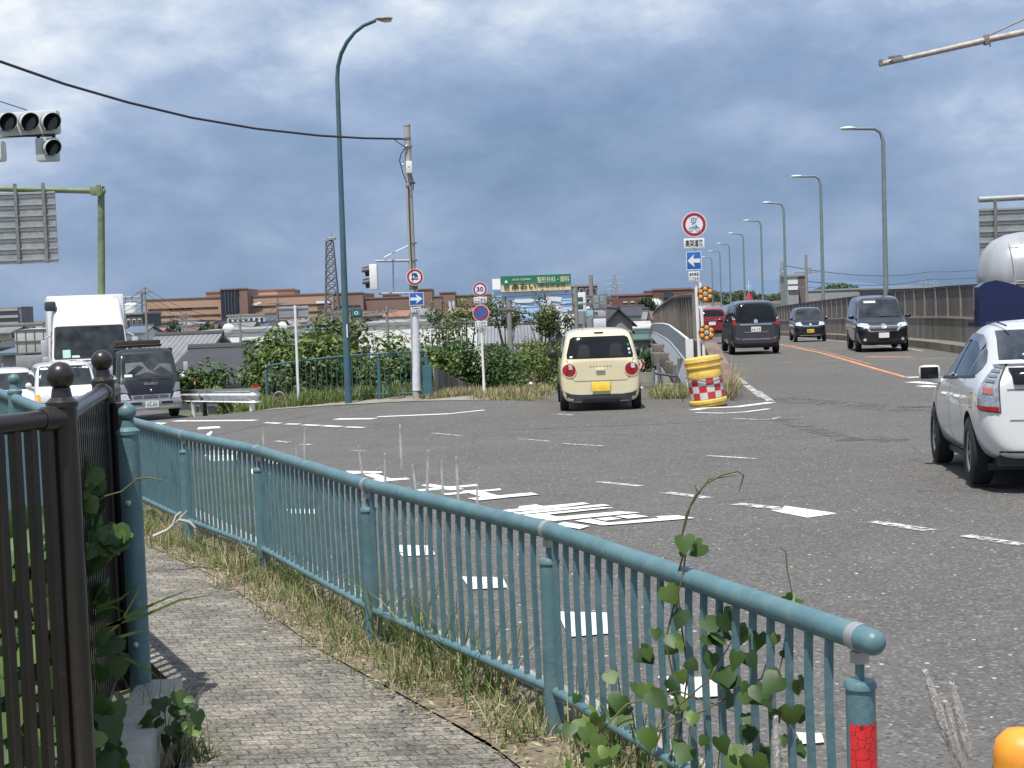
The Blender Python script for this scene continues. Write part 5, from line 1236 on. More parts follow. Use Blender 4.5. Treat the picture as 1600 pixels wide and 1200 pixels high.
c.decal('tailgate_seam', [rect(-.64, .885, .64, .893), rect(-.62, .62, .62, .628)], seam, off=.005); c.decal('bumper_skirt', rect(-.7, .26, .7, .36), blackp, off=.01)
c.decal('fuel_flap', [rect(-1.62, .72, -1.61, .85), rect(-1.48, .72, -1.47, .85), rect(-1.62, .85, -1.47, .857), rect(-1.62, .715, -1.47, .722)], seam, view='left', off=.004)
mb = MB(); mb.box((0, -2.19, .75), (.33, .014, .165)); c.part('license_plate', mb, platew)
for sx in (-1, 1):
    mb = MB(); mb.box((sx*.94, .95, 1.0), (.23, .13, .165), bev=.055); mb.tube([(sx*.94, .96, .95), (sx*.88, .97, .92), (sx*.78, .99, .90)], [.05, .04, .03], 10); q = c.part('door_mirror', mb, pearl, 60)
    mb = MB(); mb.box((sx*.95, .878, 1.0), (.185, .02, .125), bev=.008); c.part('mirror_glass', mb, glass, parent=q)
mb = MB(); mb.tube([(-.45, -1.0, 1.455), (-.47, -.55, 1.50), (-.47, .1, 1.50)], .008, 6); c.part('roof_moulding', mb, blackp)
mb = MB(); mb.box((0, -1.6, .28), (1.4, .9, .12)); mb.box((0, 0, .2), (1.5, 3.6, .06)); c.part('underbody', mb, blackp)

# -- white kei van and another white car, far left
Yq = 34.3; x = P(62, 600, Yq).x; zq = RZ(x, Yq)-.12
BOXY = [(-1.69, .34, 1.0, 1.1, .52, .60, .56, .05), (-1.66, .26, 1.02, 1.4, .64, .72, .62, .1), (-1.55, .22, 1.03, 1.60, .68, .738, .64), (0, .2, 1.03, 1.66, .7, .738, .65), (.85, .2, 1.03, 1.62, .7, .738, .64), (1.0, .2, 1.03, 1.50, .7, .738, .64), (1.22, .2, 1.03, 1.14, .7, .735, .66), (1.5, .22, .96, 1.03, .69, .725, .64), (1.64, .26, .86, .93, .64, .69, .60), (1.69, .32, .7, .76, .56, .6, .5)]
c = Car('kei_van', 'boxy white van waiting left of the trucks, sun glinting on its windscreen', 'car', (x, Yq+1.7, zq), R_(180+21), pearl, BOXY, [-1.15, 1.2], .28, .155, .735)
c.decal('windscreen', [(-.62, 1.10), (.62, 1.10), (.57, 1.52), (.50, 1.555), (-.50, 1.555), (-.57, 1.52)], glass2, view='front', off=.005)
c.decal('headlight', [(.40, .74), (.68, .74), (.70, .94), (.42, .94)], clearl, view='front', off=.014, mirror=True); c.decal('indicator', [(.60, .76), (.70, .77), (.70, .92), (.61, .92)], amber, view='front', off=.02, mirror=True)
c.decal('grille', rect(-.36, .78, .36, .86), M('silver_grille', (.4, .42, .43), .3, .5), view='front', off=.012); c.decal('lower_grille', rect(-.5, .34, .5, .5), blackp, view='front', off=.012)
mb = MB(); mb.box((0, 1.735, .6), (.33, .014, .165)); c.part('license_plate', mb, platew)
c.decal('side_window', [(-1.45, 1.10), (.95, 1.10), (.80, 1.52), (-1.4, 1.52)], glass, view='left', mirror=True); c.mirror(.95, 1.12, pearl, .15, .16)
x = P(-18, 600, 39).x
c = Car('white_sedan', 'white car roof just showing at the left edge behind the boxy white van', 'car', (x, 40.5, RZ(x, 39)+.05), R_(180+21), pearl, KEI, [-1.15, 1.2], .28, .155, .735)
c.decal('windscreen', [(-.60, 1.07), (.60, 1.07), (.52, 1.50), (-.52, 1.50)], glass2, view='front', off=.005); c.decal('headlight', [(.38, .76), (.66, .78), (.66, .90), (.44, .94)], clearl, view='front', off=.014, mirror=True)
c.decal('side_window', [(-1.4, 1.04), (.75, 1.04), (.45, 1.48), (-1.3, 1.5)], glass, view='left', mirror=True); c.mirror(.8, 1.08, pearl, .16, .14)

# -- dark flatbed truck
navyp = M('truck_navy', (.008, .009, .02), .35, var=.1, coat=.15); silverp = M('truck_silver', (.016, .017, .02), .4, 0, var=.15, coat=.1)
Yt = 40.5; xt = P(213, 600, Yt).x; zt = P(231, 655.5, Yt).z
CAB = [(-.80, .42, 1.06, 1.84, .74, .82, .72, .08), (-.77, .40, 1.06, 1.92, .78, .845, .74), (0, .38, 1.06, 1.97, .80, .85, .75), (.30, .38, 1.06, 1.93, .80, .85, .745), (.46, .38, 1.07, 1.80, .8, .85, .74), (.72, .36, 1.08, 1.28, .8, .85, .77), (.80, .36, 1.05, 1.14, .8, .845, .78), (.90, .36, .80, .90, .78, .83, .76), (.94, .38, .62, .70, .74, .79, .7), (.95, .42, .55, .6, .66, .7, .62)]
c = Car('flatbed_truck', 'dark silver and navy flatbed truck facing the camera with a crumpled cloth behind its windscreen', 'truck', (xt, Yt+1.0, zt), R_(180+22), silverp, CAB, [.35], .36, .22, .80, arch=.06)
c.decal('windscreen', [(-.73, 1.16), (.73, 1.16), (.72, 1.32), (.66, 1.80), (-.66, 1.80), (-.72, 1.32)], glass2, view='front', off=.006)
c.decal('sun_cloth', [[(-.65, 1.22), (-.35, 1.42), (-.1, 1.30), (-.3, 1.52), (-.62, 1.48)], [(.62, 1.24), (.25, 1.48), (-.02, 1.34), (.15, 1.56), (.60, 1.55)], [(-.25, 1.2), (0, 1.28), (.4, 1.2), (.1, 1.42)]], M('pale_cloth', (.075, .09, .095), .5, var=.5, scale=5), view='front', off=.012)
c.decal('inspection_sticker', rect(.45, 1.17, .66, 1.24), M('mint', (.45, .7, .6), .5), view='front', off=.016)
c.decal('front_panel', [(-.50, .70), (.50, .70), (.64, 1.10), (-.64, 1.10)], navyp, view='front', off=.016)
c.decal('grille', [(-.52, .54), (.52, .54), (.55, .68), (-.55, .68)], M('grille_silver', (.34, .35, .35), .3, .6), view='front', off=.014)
c.decal('grille_slot', [rect(-.46, .58, -.24, .605), rect(-.2, .58, .2, .605), rect(.24, .58, .46, .605), rect(-.46, .63, -.24, .65), rect(-.2, .63, .2, .65), rect(.24, .63, .46, .65)], blackp, view='front', off=.02)
c.decal('headlight', [(.56, .56), (.80, .55), (.80, .72), (.64, .72)], clearl, view='front', off=.014, mirror=True); c.decal('chrome_corner', [(.60, .74), (.80, .76), (.80, .98), (.70, .98)], M('dull_chrome', (.28, .29, .31), .3, .6), view='front', off=.014, mirror=True)
mb = MB(); mb.box((0, .99, .44), (1.66, .16, .20), bev=.04); mb.box((0, .97, .31), (1.55, .2, .09), bev=.02); q = c.part('bumper', mb, M('chrome_bumper', (.5, .51, .53), .25, .8, var=.2))
mb = MB(); 
for sx in (-1, 1): mb.box((sx*.42, 1.075, .45), (.30, .012, .07))
c.part('bumper_slot', mb, blackp, parent=q)
mb = MB(); mb.box((.0, 1.09, .42), (.36, .014, .18)); q = c.part('license_plate', mb, platew); rr3 = Matrix.Rotation(math.pi, 3, 'Z'); mb = MB(); text(mb, '和泉 400', (0, 1.099, .475), .2, .035, .01, rr3); text(mb, '52-83', (0, 1.099, .40), .28, .08, .02, rr3); c.part('lettering', mb, inkg, parent=q)
mb = MB(); text(mb, 'ISUZU', (0, .99, .985), .36, .062, .03, rr3); mb.sphere((0, .99, .80), .03, 8, (1, .3, 1)); c.part('nameplate', mb, chrome)
for sx in (-1, 1):
    mb = MB(); mb.box((sx*1.02, .72, 1.40), (.13, .07, .26), bev=.03); mb.tube([(sx*1.0, .72, 1.28), (sx*.86, .70, 1.15)], .02, 8); mb.sphere((sx*.93, .78, 1.13), .055, 12); c.part('wing_mirror', mb, M('pale_mirror', (.52, .54, .56), .25, .2))
    mb = MB(); mb.tube([(sx*.25-.3, .86, 1.15), (sx*.25+.1, .85, 1.19)], .012, 6); c.part('wiper', mb, blackp)
    mb = MB(); mb.box((sx*.55, -3.2, .36), (.4, .7, .7), bev=.12); c.part('rear_wheel', mb, tyrem)
mb = MB(); mb.box((.55, .35, .5), (.02, .3, .3)); mb.box((0, -1.6, .62), (.7, 4.6, .18)); mb.box((0, -2.6, .78), (1.85, 3.5, .1)); c.part('chassis', mb, blackp)
dkbed = M('dark_bed', (.045, .05, .048), .6, var=.3, scale=6)
mb = MB()
for sx in (-1, 1): mb.box((sx*.92, -2.6, 1.15), (.05, 3.5, .72))
mb.box((0, -4.34, 1.15), (1.85, .05, .72)); mb.box((0, -.90, 1.35), (1.85, .06, 1.1)); c.part('cargo_sides', mb, dkbed)
mb = MB(); mb.box((.05, -.9, 2.05), (1.25, .5, .20), bev=.03); mb.tube([(-.62, -.85, 1.98), (-.55, -.4, 2.02), (.6, -.4, 2.02), (.7, -.85, 1.98)], .02, 8); c.part('roof_rack', mb, M('rack_dark', (.035, .025, .02), .7))
c.decal('door_window', [(-.55, 1.12), (.50, 1.12), (.32, 1.70), (-.55, 1.70)], glass, view='left', mirror=True)

# -- big white truck
Yg = 49.5; xg = P(125, 600, Yg).x; zg = RZ(xg, Yg)+.05; zg = RZ(xg, Yg+1.5)
DZ = (P(130, 464, Yg).z-zg)/3.70
BIG = [(-1.2, .50, 1.75, 3.50, 1.1, 1.2, 1.08, .2), (-1.15, .46, 1.75, 3.64, 1.18, 1.24, 1.12), (-.5, .45, 1.75, 3.70, 1.2, 1.25, 1.13), (.10, .45, 1.75, 3.66, 1.2, 1.25, 1.10), (.45, .45, 1.75, 3.45, 1.2, 1.25, 1.06, .15), (.75, .45, 1.75, 2.95, 1.2, 1.25, 1.14, .2), (1.02, .45, 1.72, 1.88, 1.2, 1.24, 1.18), (1.12, .45, 1.45, 1.6, 1.18, 1.22, 1.14), (1.2, .46, 1.2, 1.3, 1.14, 1.18, 1.1), (1.22, .52, 1.0, 1.1, 1.05, 1.1, 1.0)]
c = Car('cargo_truck', 'big white truck with a high roof fairing behind the dark flatbed', 'truck', (xg, Yg+1.3, zg), R_(180+18), M('truck_white', (.74, .74, .74), .3, var=.03, coat=.3), BIG, [.2], .50, .28, 1.2)
tw = MATS['truck_white']; c.o.scale = (1.04, 1.0, DZ)
c.decal('windscreen', [(-1.10, 1.84), (1.10, 1.84), (1.07, 2.20), (1.02, 2.78), (-1.02, 2.78), (-1.07, 2.20)], glass2, view='front', off=.008, step=.12)
c.decal('windscreen_border', [[(-1.12, 1.80), (1.12, 1.80), (1.10, 1.86), (-1.10, 1.86)], [(-1.04, 2.76), (1.04, 2.76), (1.03, 2.81), (-1.03, 2.81)], [(1.09, 1.85), (1.14, 1.84), (1.07, 2.78), (1.01, 2.78)], [(-1.09, 1.85), (-1.14, 1.84), (-1.07, 2.78), (-1.01, 2.78)]], blackp, view='front', off=.012)
c.decal('wiper_panel', [[(.95, 1.66), (.62, 1.76), (.3, 1.72), (.62, 1.68)], [(-.95, 1.66), (-.62, 1.76), (-.3, 1.72), (-.62, 1.68)], [(.12, 1.70), (.3, 1.74), (-.1, 1.74)]], blackp, view='front', off=.012)
for z, mt in ((1.42, 'a'), (1.20, 'b'), (.98, 'a'), (.78, 'b')):
    c.decal('grille_bar', [(-.86, z), (.86, z), (.82, z+.13), (-.82, z+.13)], chrome if mt == 'a' else M('blue_chrome', (.25, .33, .5), .15, .8), view='front', off=.02)
c.decal('grille', [(-.92, .70), (.92, .70), (.88, 1.56), (-.88, 1.56)], blackp, view='front', off=.01); c.decal('headlight', [(.80, .56), (1.14, .58), (1.14, .76), (.84, .74)], clearl, view='front', off=.02, mirror=True)
c.decal('badge', rect(-.2, 1.6, .2, 1.66), chrome, view='front', off=.02); c.decal('sticker', rect(.62, 1.83, .86, 2.08), M('mint', (.45, .7, .6), .5), view='front', off=.014); c.decal('sticker', rect(.34, 1.83, .58, 1.90), whites, view='front', off=.014)
mb = MB(); mb.box((0, 1.24, .52), (2.44, .2, .34), bev=.06); c.part('bumper', mb, tw); mb = MB(); mb.box((0, 1.35, .55), (.36, .014, .18)); c.part('license_plate', mb, platew)
for sx in (-1, 1):
    mb = MB(); mb.box((sx*1.42, .95, 2.15), (.20, .10, .52), bev=.04); mb.box((sx*1.40, .97, 1.80), (.18, .1, .2), bev=.03); mb.tube([(sx*1.4, .9, 2.45), (sx*1.2, .85, 2.55)], .025, 8); mb.tube([(sx*1.4, .9, 1.7), (sx*1.2, .9, 1.6)], .025, 8); c.part('wing_mirror', mb, M('pale_mirror', (.5, .5, .5), .3))
mb = MB(); mb.box((1.16, .35, 3.45), (.36, .34, .30), bev=.08); c.part('side_spoiler', mb, M('dark_spoiler', (.05, .06, .055), .4))
mb = MB(); mb.box((0, -4.7, 2.15), (2.5, 6.8, 3.28), bev=.05); q = c.part('cargo_box', mb, tw, 20)
mb = MB()
for k in range(9):
    mb.box((-1.26, -1.6-.75*k, 2.2), (.03, .06, 3.2))
c.part('box_rib', mb, M('rib_grey', (.55, .55, .55), .4), parent=q)
mb = MB(); mb.box((0, -4.5, .6), (1.0, 7.6, .3)); mb.box((1.15, -3.2, .75), (.1, 2.6, .5)); mb.box((-1.15, -3.2, .75), (.1, 2.6, .5)); c.part('chassis', mb, blackp)
for y in (-5.6, -6.8):
    for sx in (-1, 1): mb = MB(); mb.lathe((sx*.98, y, .5), [(0, -.26), (.5, -.26), (.5, .26), (0, .26)], 24, 'x'); c.part('rear_wheel', mb, tyrem)
c.decal('side_window', [(-.35, 1.85), (.85, 1.78), (.62, 2.65), (-.35, 2.68)], glass, view='left', mirror=True)
# grey panelled truck body farther back
Yh = 62; a = P(29, 515, Yh); b_ = P(70, 510, Yh); zb = P(40, 552, Yh).z
o = thing('box_truck', 'pale grey panelled box truck half hidden behind the big white truck, far left', 'truck', ((a.x+b_.x)/2+.5, Yh, RZ((a.x+b_.x)/2, Yh)), R_(10))
gpan = M('grey_panel', (.50, .51, .48), .5, var=.06); h = a.z-zb
zz = zb-o.location.z
mb = MB(); mb.box((0, 3, zz+h/2), (2.3, 6.4, h), bev=.02); local(mb, 'cargo_box', gpan, o, 20)
mb = MB()
for k in range(-3, 4): mb.box((k*.36, -.22, zz+h/2), (.03, .03, h))
for z in (0.01, h*.5, h-.02): mb.box((0, -.225, zz+z), (2.3, .03, .05))
local(mb, 'box_rib', M('rib_dark', (.15, .15, .16), .5), o)
mb = MB(); mb.box((0, 3, zz-.3), (2.2, 6.4, .45)); mb.box((0, -.2, zz-.35), (2.3, .1, .55), bev=.02); local(mb, 'chassis', M('chassis_grey', (.3, .31, .32), .5), o)
for y in (.8, 5.5):
    for sx in (-1, 1): mb = MB(); mb.lathe((sx*.95, y, .45), [(0, -.14), (.45, -.14), (.45, .14), (0, .14)], 20, 'x'); local(mb, 'wheel', tyrem, o)
mb = MB(); mb.box((0, 7.4, 1.3), (2.1, 1.8, 1.9), bev=.2); local(mb, 'cab', tw, o)

# -- tank truck, right edge
Yk = 36.0; xr = P(1528, 430, Yk).x
o = thing('tank_truck', 'tank truck with a silver tank and dark blue rear fender at the right edge', 'truck', (xr+3.6, Yk, RZ(xr+3, Yk)), 0)
zT = P(1600, 362, Yk).z-o.location.z; rT = 1.05; zc2 = zT-rT
tankm = M('tank_silver', (.43, .44, .45), .30, .35, var=.16, scale=1.2, dirt=(.34, .29, .22), dscale=.9, damt=.55, coat=.2, stretch=(1.6, 1, .4))
mb = MB(); L0 = -3.55
mb.lathe((0, 0, zc2), [(0, L0), (rT*.35, L0+.03), (rT*.62, L0+.14), (rT*.82, L0+.34), (rT*.94, L0+.62), (rT, L0+1.0), (rT, 3.2), (rT*.9, 3.6), (0, 3.9)], 48, 'x'); local(mb, 'tank', tankm, o, 60)
mb = MB(); 
for x in (-2.3, -.8, .9, 2.4): mb.lathe((x, 0, zc2), [(rT, -.03), (rT+.012, -.03), (rT+.012, .03), (rT, .03)], 48, 'x')
local(mb, 'tank_band', galv, o)
mb = MB(); text(mb, 'LOX', (0, 0, 0), 1, 1)
mb = MB(); text(mb, 'LOX', (-2.55, -rT-.02, zc2+.20), .42, .12, .01); local(mb, 'lettering', M('faded_ink', (.30, .36, .42), .5), o)
mb = MB()
for xx in (-3.05, -2.75): mb.tube([(xx, -rT*.62, zc2+.80), (xx-.02, -rT*1.03, zc2+.1), (xx-.02, -rT*1.0, zc2-.5)], .018, 6)
for k in range(6): mb.tube([(-3.06, -rT*(.72+.055*k), zc2+.66-.2*k), (-2.75, -rT*(.72+.055*k), zc2+.66-.2*k)], .012, 6)
local(mb, 'ladder', galv, o)
mb = MB()
for k, (a, b) in enumerate(((-3.2, .45), (-3.2, .25))): mb.tube([(a, -rT*.99, zc2-.2-k*.2), (a+1.6, -rT*1.03, zc2-.25-k*.2), (a+3.2, -rT*1.03, zc2-.25-k*.2)], .025, 8)
local(mb, 'pipework', galvd, o)
bluep = M('truck_blue', (.008, .012, .06), .2, var=.1, coat=.7)
mb = MB(); x0 = L0-.05; zf = zc2-rT
mb.prism([(x0-.36, -1.18, zf-.10), (x0-.36, -1.18, zf+.80), (x0-.22, -1.18, zf+.90), (x0+.05, -1.18, zf+.95), (x0+.4, -1.18, zf+.86), (x0+.9, -1.18, zf+.66), (x0+1.6, -1.18, zf+.45), (7.0, -1.18, zf+.40), (7.0, -1.18, zf-.15)], (0, .35, 0)); mb.prism([(x0+.7, 1.18, zf-.15), (x0+.7, 1.18, zf+.45), (x0+.9, 1.18, zf+.5), (x0+2.1, 1.18, zf+.45), (7.0, 1.18, zf+.40), (7.0, 1.18, zf-.15)], (0, -.35, 0))
mb.box((x0+.10, -.3, zf+.05), (.08, 1.7, .4)); mb.box((1.7, 0, zf-.12), (10.4, 2.34, .10)); mb.box((2.0, 0, zf-.30), (10, 1.2, .3)); local(mb, 'fender', bluep, o, 25)
mb = MB(); mb.box((x0+3.6, -1.19, zf-.05), (7.0, .03, .06)); local(mb, 'rail', chrome, o)
for x in (-2.3, -1.1, 4.5):
    for sx in (-1, 1): mb = MB(); mb.lathe((x, sx*1.0, .5), [(0, -.15), (.3, -.15), (.5, -.14), (.5, .14), (.3, .15), (0, .15)], 28, 'y'); local(mb, 'wheel', tyrem, o)
mb = MB(); mb.box((5.9, 0, 1.7), (2.0, 2.4, 2.2), bev=.2); local(mb, 'cab', bluep, o)
mb = MB(); mb.sphere((L0-.02, -.9, zf-.25), .09, 10); local(mb, 'marker_lamp', amber, o)

# ---------------------------------------------------------------- town beyond
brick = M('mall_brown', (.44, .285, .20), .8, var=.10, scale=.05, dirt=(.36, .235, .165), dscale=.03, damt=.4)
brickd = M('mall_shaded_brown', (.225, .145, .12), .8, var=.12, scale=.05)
darkg = M('mall_glass', (.03, .035, .05), .15, var=.4, scale=.1); winb = M('window_band', (.06, .05, .05), .3, var=.3, scale=.2)
tileg = banded('grey_roof_tile', (.21, .215, .225), (.09, .092, .098), .26, .06, 0, .6, .3); tiled = M('dark_roof', (.045, .046, .052), .7, var=.15, scale=1.2)
roofs = [tileg, tiled, M('brown_roof', (.13, .085, .06), .7, var=.2, scale=1), M('blue_roof', (.10, .14, .19), .6, var=.15, scale=1), M('rust_roof', (.26, .13, .09), .7, var=.2, scale=1), M('pale_roof', (.42, .42, .40), .7, var=.15, scale=1)]
walls = [M('wall_cream', (.48, .43, .33), .8, var=.12, scale=1), M('wall_white', (.66, .66, .64), .8, var=.08, scale=1), M('wall_grey', (.30, .30, .30), .8, var=.12, scale=1), M('wall_beige', (.38, .31, .23), .8, var=.12, scale=1), M('wall_pale_pink', (.48, .36, .32), .8, var=.1, scale=1)]
wglass = M('house_glass', (.05, .06, .075), .15, var=.4, scale=.5); framew = M('window_frame_white', (.6, .6, .6), .5)
def bx(px0, px1, pyt, Y, dep=20, zb=-6.0):
    """world box whose near face spans px0..px1 at distance Y"""
    x0 = P(px0, pyt, Y).x; x1 = P(px1, pyt, Y).x; z = P((px0+px1)/2, pyt, Y).z
    return x0, x1, z
def addbox(mb, x0, x1, y0, y1, z0, z1): mb.box(((x0+x1)/2, (y0+y1)/2, (z0+z1)/2), (abs(x1-x0), abs(y1-y0), abs(z1-z0)))
ml = thing('shopping_mall', 'long brown brick mall with a dark glass tower on the skyline at left', 'building', (P(450, 480, 700).x, 700, -6))
def wing(px0, px1, pyt, Y, mat, dep=60, bands=(), name='wing', zb=-6):
    x0, x1, z = bx(px0, px1, pyt, Y); mb = MB(); addbox(mb, x0, x1, Y, Y+dep, zb, z); q = mb.build(name, mat, ml, 20)
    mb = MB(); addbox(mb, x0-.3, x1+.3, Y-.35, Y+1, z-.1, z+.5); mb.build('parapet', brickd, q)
    for f, a, b_ in bands:
        mb = MB(); zz = z-(z+6)*f; addbox(mb, x0+(x1-x0)*a, x0+(x1-x0)*b_, Y-.25, Y+.1, zz-.35, zz+.35); mb.build('window_band', winb, q)
    return q
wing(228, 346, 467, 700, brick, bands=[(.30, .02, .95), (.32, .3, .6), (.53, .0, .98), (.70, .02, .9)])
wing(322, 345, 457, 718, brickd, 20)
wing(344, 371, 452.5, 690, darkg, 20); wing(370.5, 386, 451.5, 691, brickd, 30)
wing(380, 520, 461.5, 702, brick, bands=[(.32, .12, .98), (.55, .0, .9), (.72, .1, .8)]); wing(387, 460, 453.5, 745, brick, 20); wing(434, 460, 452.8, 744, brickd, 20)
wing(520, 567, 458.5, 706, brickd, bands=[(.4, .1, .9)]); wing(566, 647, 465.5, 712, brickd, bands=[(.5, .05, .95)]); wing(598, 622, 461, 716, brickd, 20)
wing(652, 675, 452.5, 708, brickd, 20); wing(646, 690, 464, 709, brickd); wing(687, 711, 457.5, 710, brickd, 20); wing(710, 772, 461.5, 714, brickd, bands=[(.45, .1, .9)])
for px, pyy, wd in ((396, 476, 3.4), (505, 472.5, 5.2), (405, 474, 1.5)):
    p = P(px, pyy, 701.2); mb = MB(); mb.box((p.x, 701.0, p.z), (wd*1.3, .6, 1.1), bev=.2); mb.build('wall_sign', whites, ml)
mb = MB(); 
for k in range(4):
    x = P(352+k*5, 470, 689.4).x; mb.box((x, 689.6, 4), (.25, .3, 16))
mb.build('mullion', M('mullion', (.12, .12, .14), .4), ml)
def simple(name, label, px0, px1, pyt, Y, mat, dep=14, rows=3, cols=5, zb=-6.0, roof=None, win=True, cat='building'):
    x0, x1, z = bx(px0, px1, pyt, Y); o = thing(name, label, cat, ((x0+x1)/2, Y, zb)); mb = MB(); addbox(mb, x0, x1, Y, Y+dep, zb, z); mb.build('wall', mat, o, 20)
    mb = MB(); addbox(mb, x0-.15, x1+.15, Y-.18, Y+dep+.15, z-.05, z+.28); mb.build('roof', roof or M('roof_edge', (.28, .28, .28), .7), o, 20)
    if win:
        w_ = (x1-x0)/cols; h = (z-zb)/rows
        for i in range(cols):
            for j in range(rows):
                mb = MB(); cx = x0+w_*(i+.5); cz = zb+h*(j+.55); mb.box((cx, Y-.01, cz), (w_*.62, .10, h*.5)); q = mb.build('window', framew, o, 20)
                mb = MB(); mb.box((cx, Y-.05, cz), (w_*.52, .08, h*.42)); mb.build('pane', wglass, q, 20)
    return o
def house(label, px0, px1, pye, pyr, Y, wall_, roof_, ridge='x', dep=8, zb=-6.0, nwin=3, ov=.35, group=None):
    x0, x1, ze = bx(px0, px1, pye, Y); zr = P((px0+px1)/2, pyr, Y+(dep/2 if ridge == 'x' else 0)).z
    o = thing('house', label, 'house', ((x0+x1)/2, Y, zb), group=group); mb = MB(); addbox(mb, x0, x1, Y, Y+dep, zb, ze)
    if ridge == 'y': mb.prism([(x0, Y, ze), (x1, Y, ze), ((x0+x1)/2, Y, zr-.12)], (0, dep, 0))
    else:
        mb.prism([(x0, Y, ze), (x0, Y+dep, ze), (x0, Y+dep/2, zr-.12)], (.1, 0, 0)); mb.prism([(x1-.1, Y, ze), (x1-.1, Y+dep, ze), (x1-.1, Y+dep/2, zr-.12)], (.1, 0, 0))
    mb.build('wall', wall_, o, 20); mb = MB(); t = .14
    if ridge == 'x':
        yr = Y+dep/2; s_ = (zr-ze)/(dep/2)
        for sg, ya in ((-1, Y-ov), (1, Y+dep+ov)):
            z0 = ze-ov*s_; mb.prism([(x0-ov, ya, z0), (x0-ov, yr, zr), (x0-ov, yr, zr+t), (x0-ov, ya, z0+t)], (x1-x0+2*ov, 0, 0))
        q = mb.build('roof', roof_, o, 20); mb = MB(); mb.tube([(x0-ov-.05, yr, zr+t), (x1+ov+.05, yr, zr+t)], .16, 8); mb.build('ridge', tiled, q)
    else:
        xm = (x0+x1)/2; s_ = (zr-ze)/((x1-x0)/2)
        for xa in (x0-ov, x1+ov):
            z0 = ze-ov*s_; mb.prism([(xa, Y-ov, z0), (xm, Y-ov, zr), (xm, Y-ov, zr+t), (xa, Y-ov, z0+t)], (0, dep+2*ov, 0))
        q = mb.build('roof', roof_, o, 20); mb = MB(); mb.tube([(xm, Y-ov-.05, zr+t), (xm, Y+dep+ov, zr+t)], .16, 8); mb.build('ridge', tiled, q)
    for i in range(nwin):
        cx = x0+(x1-x0)*(i+.5)/nwin; w_ = min(1.7, (x1-x0)/nwin*.6)
        for cz in ([ze-1.25] if ze-zb < 4.5 else [ze-1.25, ze-3.9]):
            mb = MB(); mb.box((cx, Y-.01, cz), (w_, .1, 1.2)); f_ = mb.build('window', framew, o, 20); mb = MB(); mb.box((cx, Y-.05, cz), (w_*.86, .08, 1.05)); mb.build('pane', wglass, f_, 20)
    return o
# skyline pieces
o = simple('apartment_block', 'grey apartment slab with balcony rows at the far left edge', -40, 33, 481.5, 560, M('apt_grey', (.20, .20, .215), .8, var=.1, scale=.2), 14, win=False)
x0, x1, z = bx(-40, 33, 481.5, 560)
for k in range(6): mb = MB(); addbox(mb, x0, x1-1.0, 558.8, 559.9, z-1.2-k*2.6, z-.2-k*2.6); mb.build('balcony', M('apt_balcony', (.36, .36, .36), .8), o, 20)
simple('elevated_road', 'pale elevated road crossing behind the rooftops at the far left', -60, 66, 508, 300, M('viaduct', (.50, .49, .45), .8, var=.1, scale=.3), 8, win=False, cat='viaduct')
simple('white_block', 'low white flat-roofed block in front of the brown mall', 355, 413, 493, 330, walls[1], 16, rows=3, cols=7)
simple('substation_hall', 'dark flat building right of the white truck under a steel frame', 196, 222, 491, 260, M('dark_hall', (.09, .09, .095), .8), 14, rows=2, cols=3)
tk = thing('water_tank', 'white cylindrical water tank on the dark flat building', 'tank', tuple(P(205, 491, 262))); mb = MB(); p = P(205, 490, 262); mb.lathe(p, [(0, 0), (1.1, 0), (1.1, 1.6), (.7, 1.9), (0, 1.95)], 18); mb.build('tank', whitem, tk)
sf = thing('steel_frame', 'thin grey steel substation frame above the dark flat building', 'frame', tuple(P(200, 500, 264)))
mb = MB(); Y = 264
for px in (187, 197, 207, 222): mb.tube([P(px, 491, Y), P(px-.5, 463+(2 if px < 222 else -8), Y)], .10 if px < 222 else .22, 6)
for py in (464, 470, 477): mb.tube([P(186, py, Y), P(222, py-1, Y)], .07, 6)
for a, b_ in ((187, 197), (197, 207), (207, 222)): mb.tube([P(a, 464, Y), P(b_, 476, Y)], .05, 5); mb.tube([P(b_, 464, Y), P(a, 476, Y)], .05, 5)
mb.build('truss', galvd, sf)
simple('arcade_hall', 'long bright white roofed hall behind the tiled roofs', 312, 433, 519, 150, M('bright_white', (.88, .88, .86), .6, var=.03), 20, rows=1, cols=6, win=False)
o = simple('white_hall', 'bright white hall partly hidden by the bushes right of the teal lamp', 560, 646, 508, 152, MATS['bright_white'], 20, win=False)
simple('white_warehouse', 'bright white warehouse seen through the thin trees right of the concrete pole', 652, 772, 504, 154, MATS['bright_white'], 20, win=False)
mb = MB()
for px in (385, 420): 
    c = P(px, 545, 149.6); vs = [(c.x-1.2, 149.7, c.z-1.0)]+[(c.x+1.2*-math.cos(R_(k)), 149.7, c.z+.9*math.sin(R_(k))) for k in range(0, 181, 20)]+[(c.x+1.2, 149.7, c.z-1.0)]; mb.prism(vs, (0, .2, 0))
mb.build('arch_window', wglass, bpy.data.objects['arcade_hall'])
for a, b_, c_, d_, Y, lab in ((1262, 1420, 452, 0, 320, 'long pale grey factory roof just above the right parapet'), (1380, 1640, 447, 0, 300, 'dark flat factory roof above the parapet at the right'),): simple('factory', lab, a, b_, c_, Y, walls[2] if Y == 320 else M('factory_dark', (.12, .13, .14), .7), 30, win=False, roof=M('factory_roof', (.30, .32, .34), .6))
o = simple('office_tower', 'small grey tower with two white sign panels beside the bridge lamps', 1229, 1247, 432, 260, walls[2], 6, win=False); x0, x1, z = bx(1229, 1247, 432, 260)
mb = MB(); mb.box(((x0+x1)/2, 259.8, z-1.0), (x1-x0-.3, .3, .7)); mb.box(((x0+x1)/2, 259.8, z-2.0), (x1-x0-.3, .3, .7)); mb.build('sign_panel', whites, o)
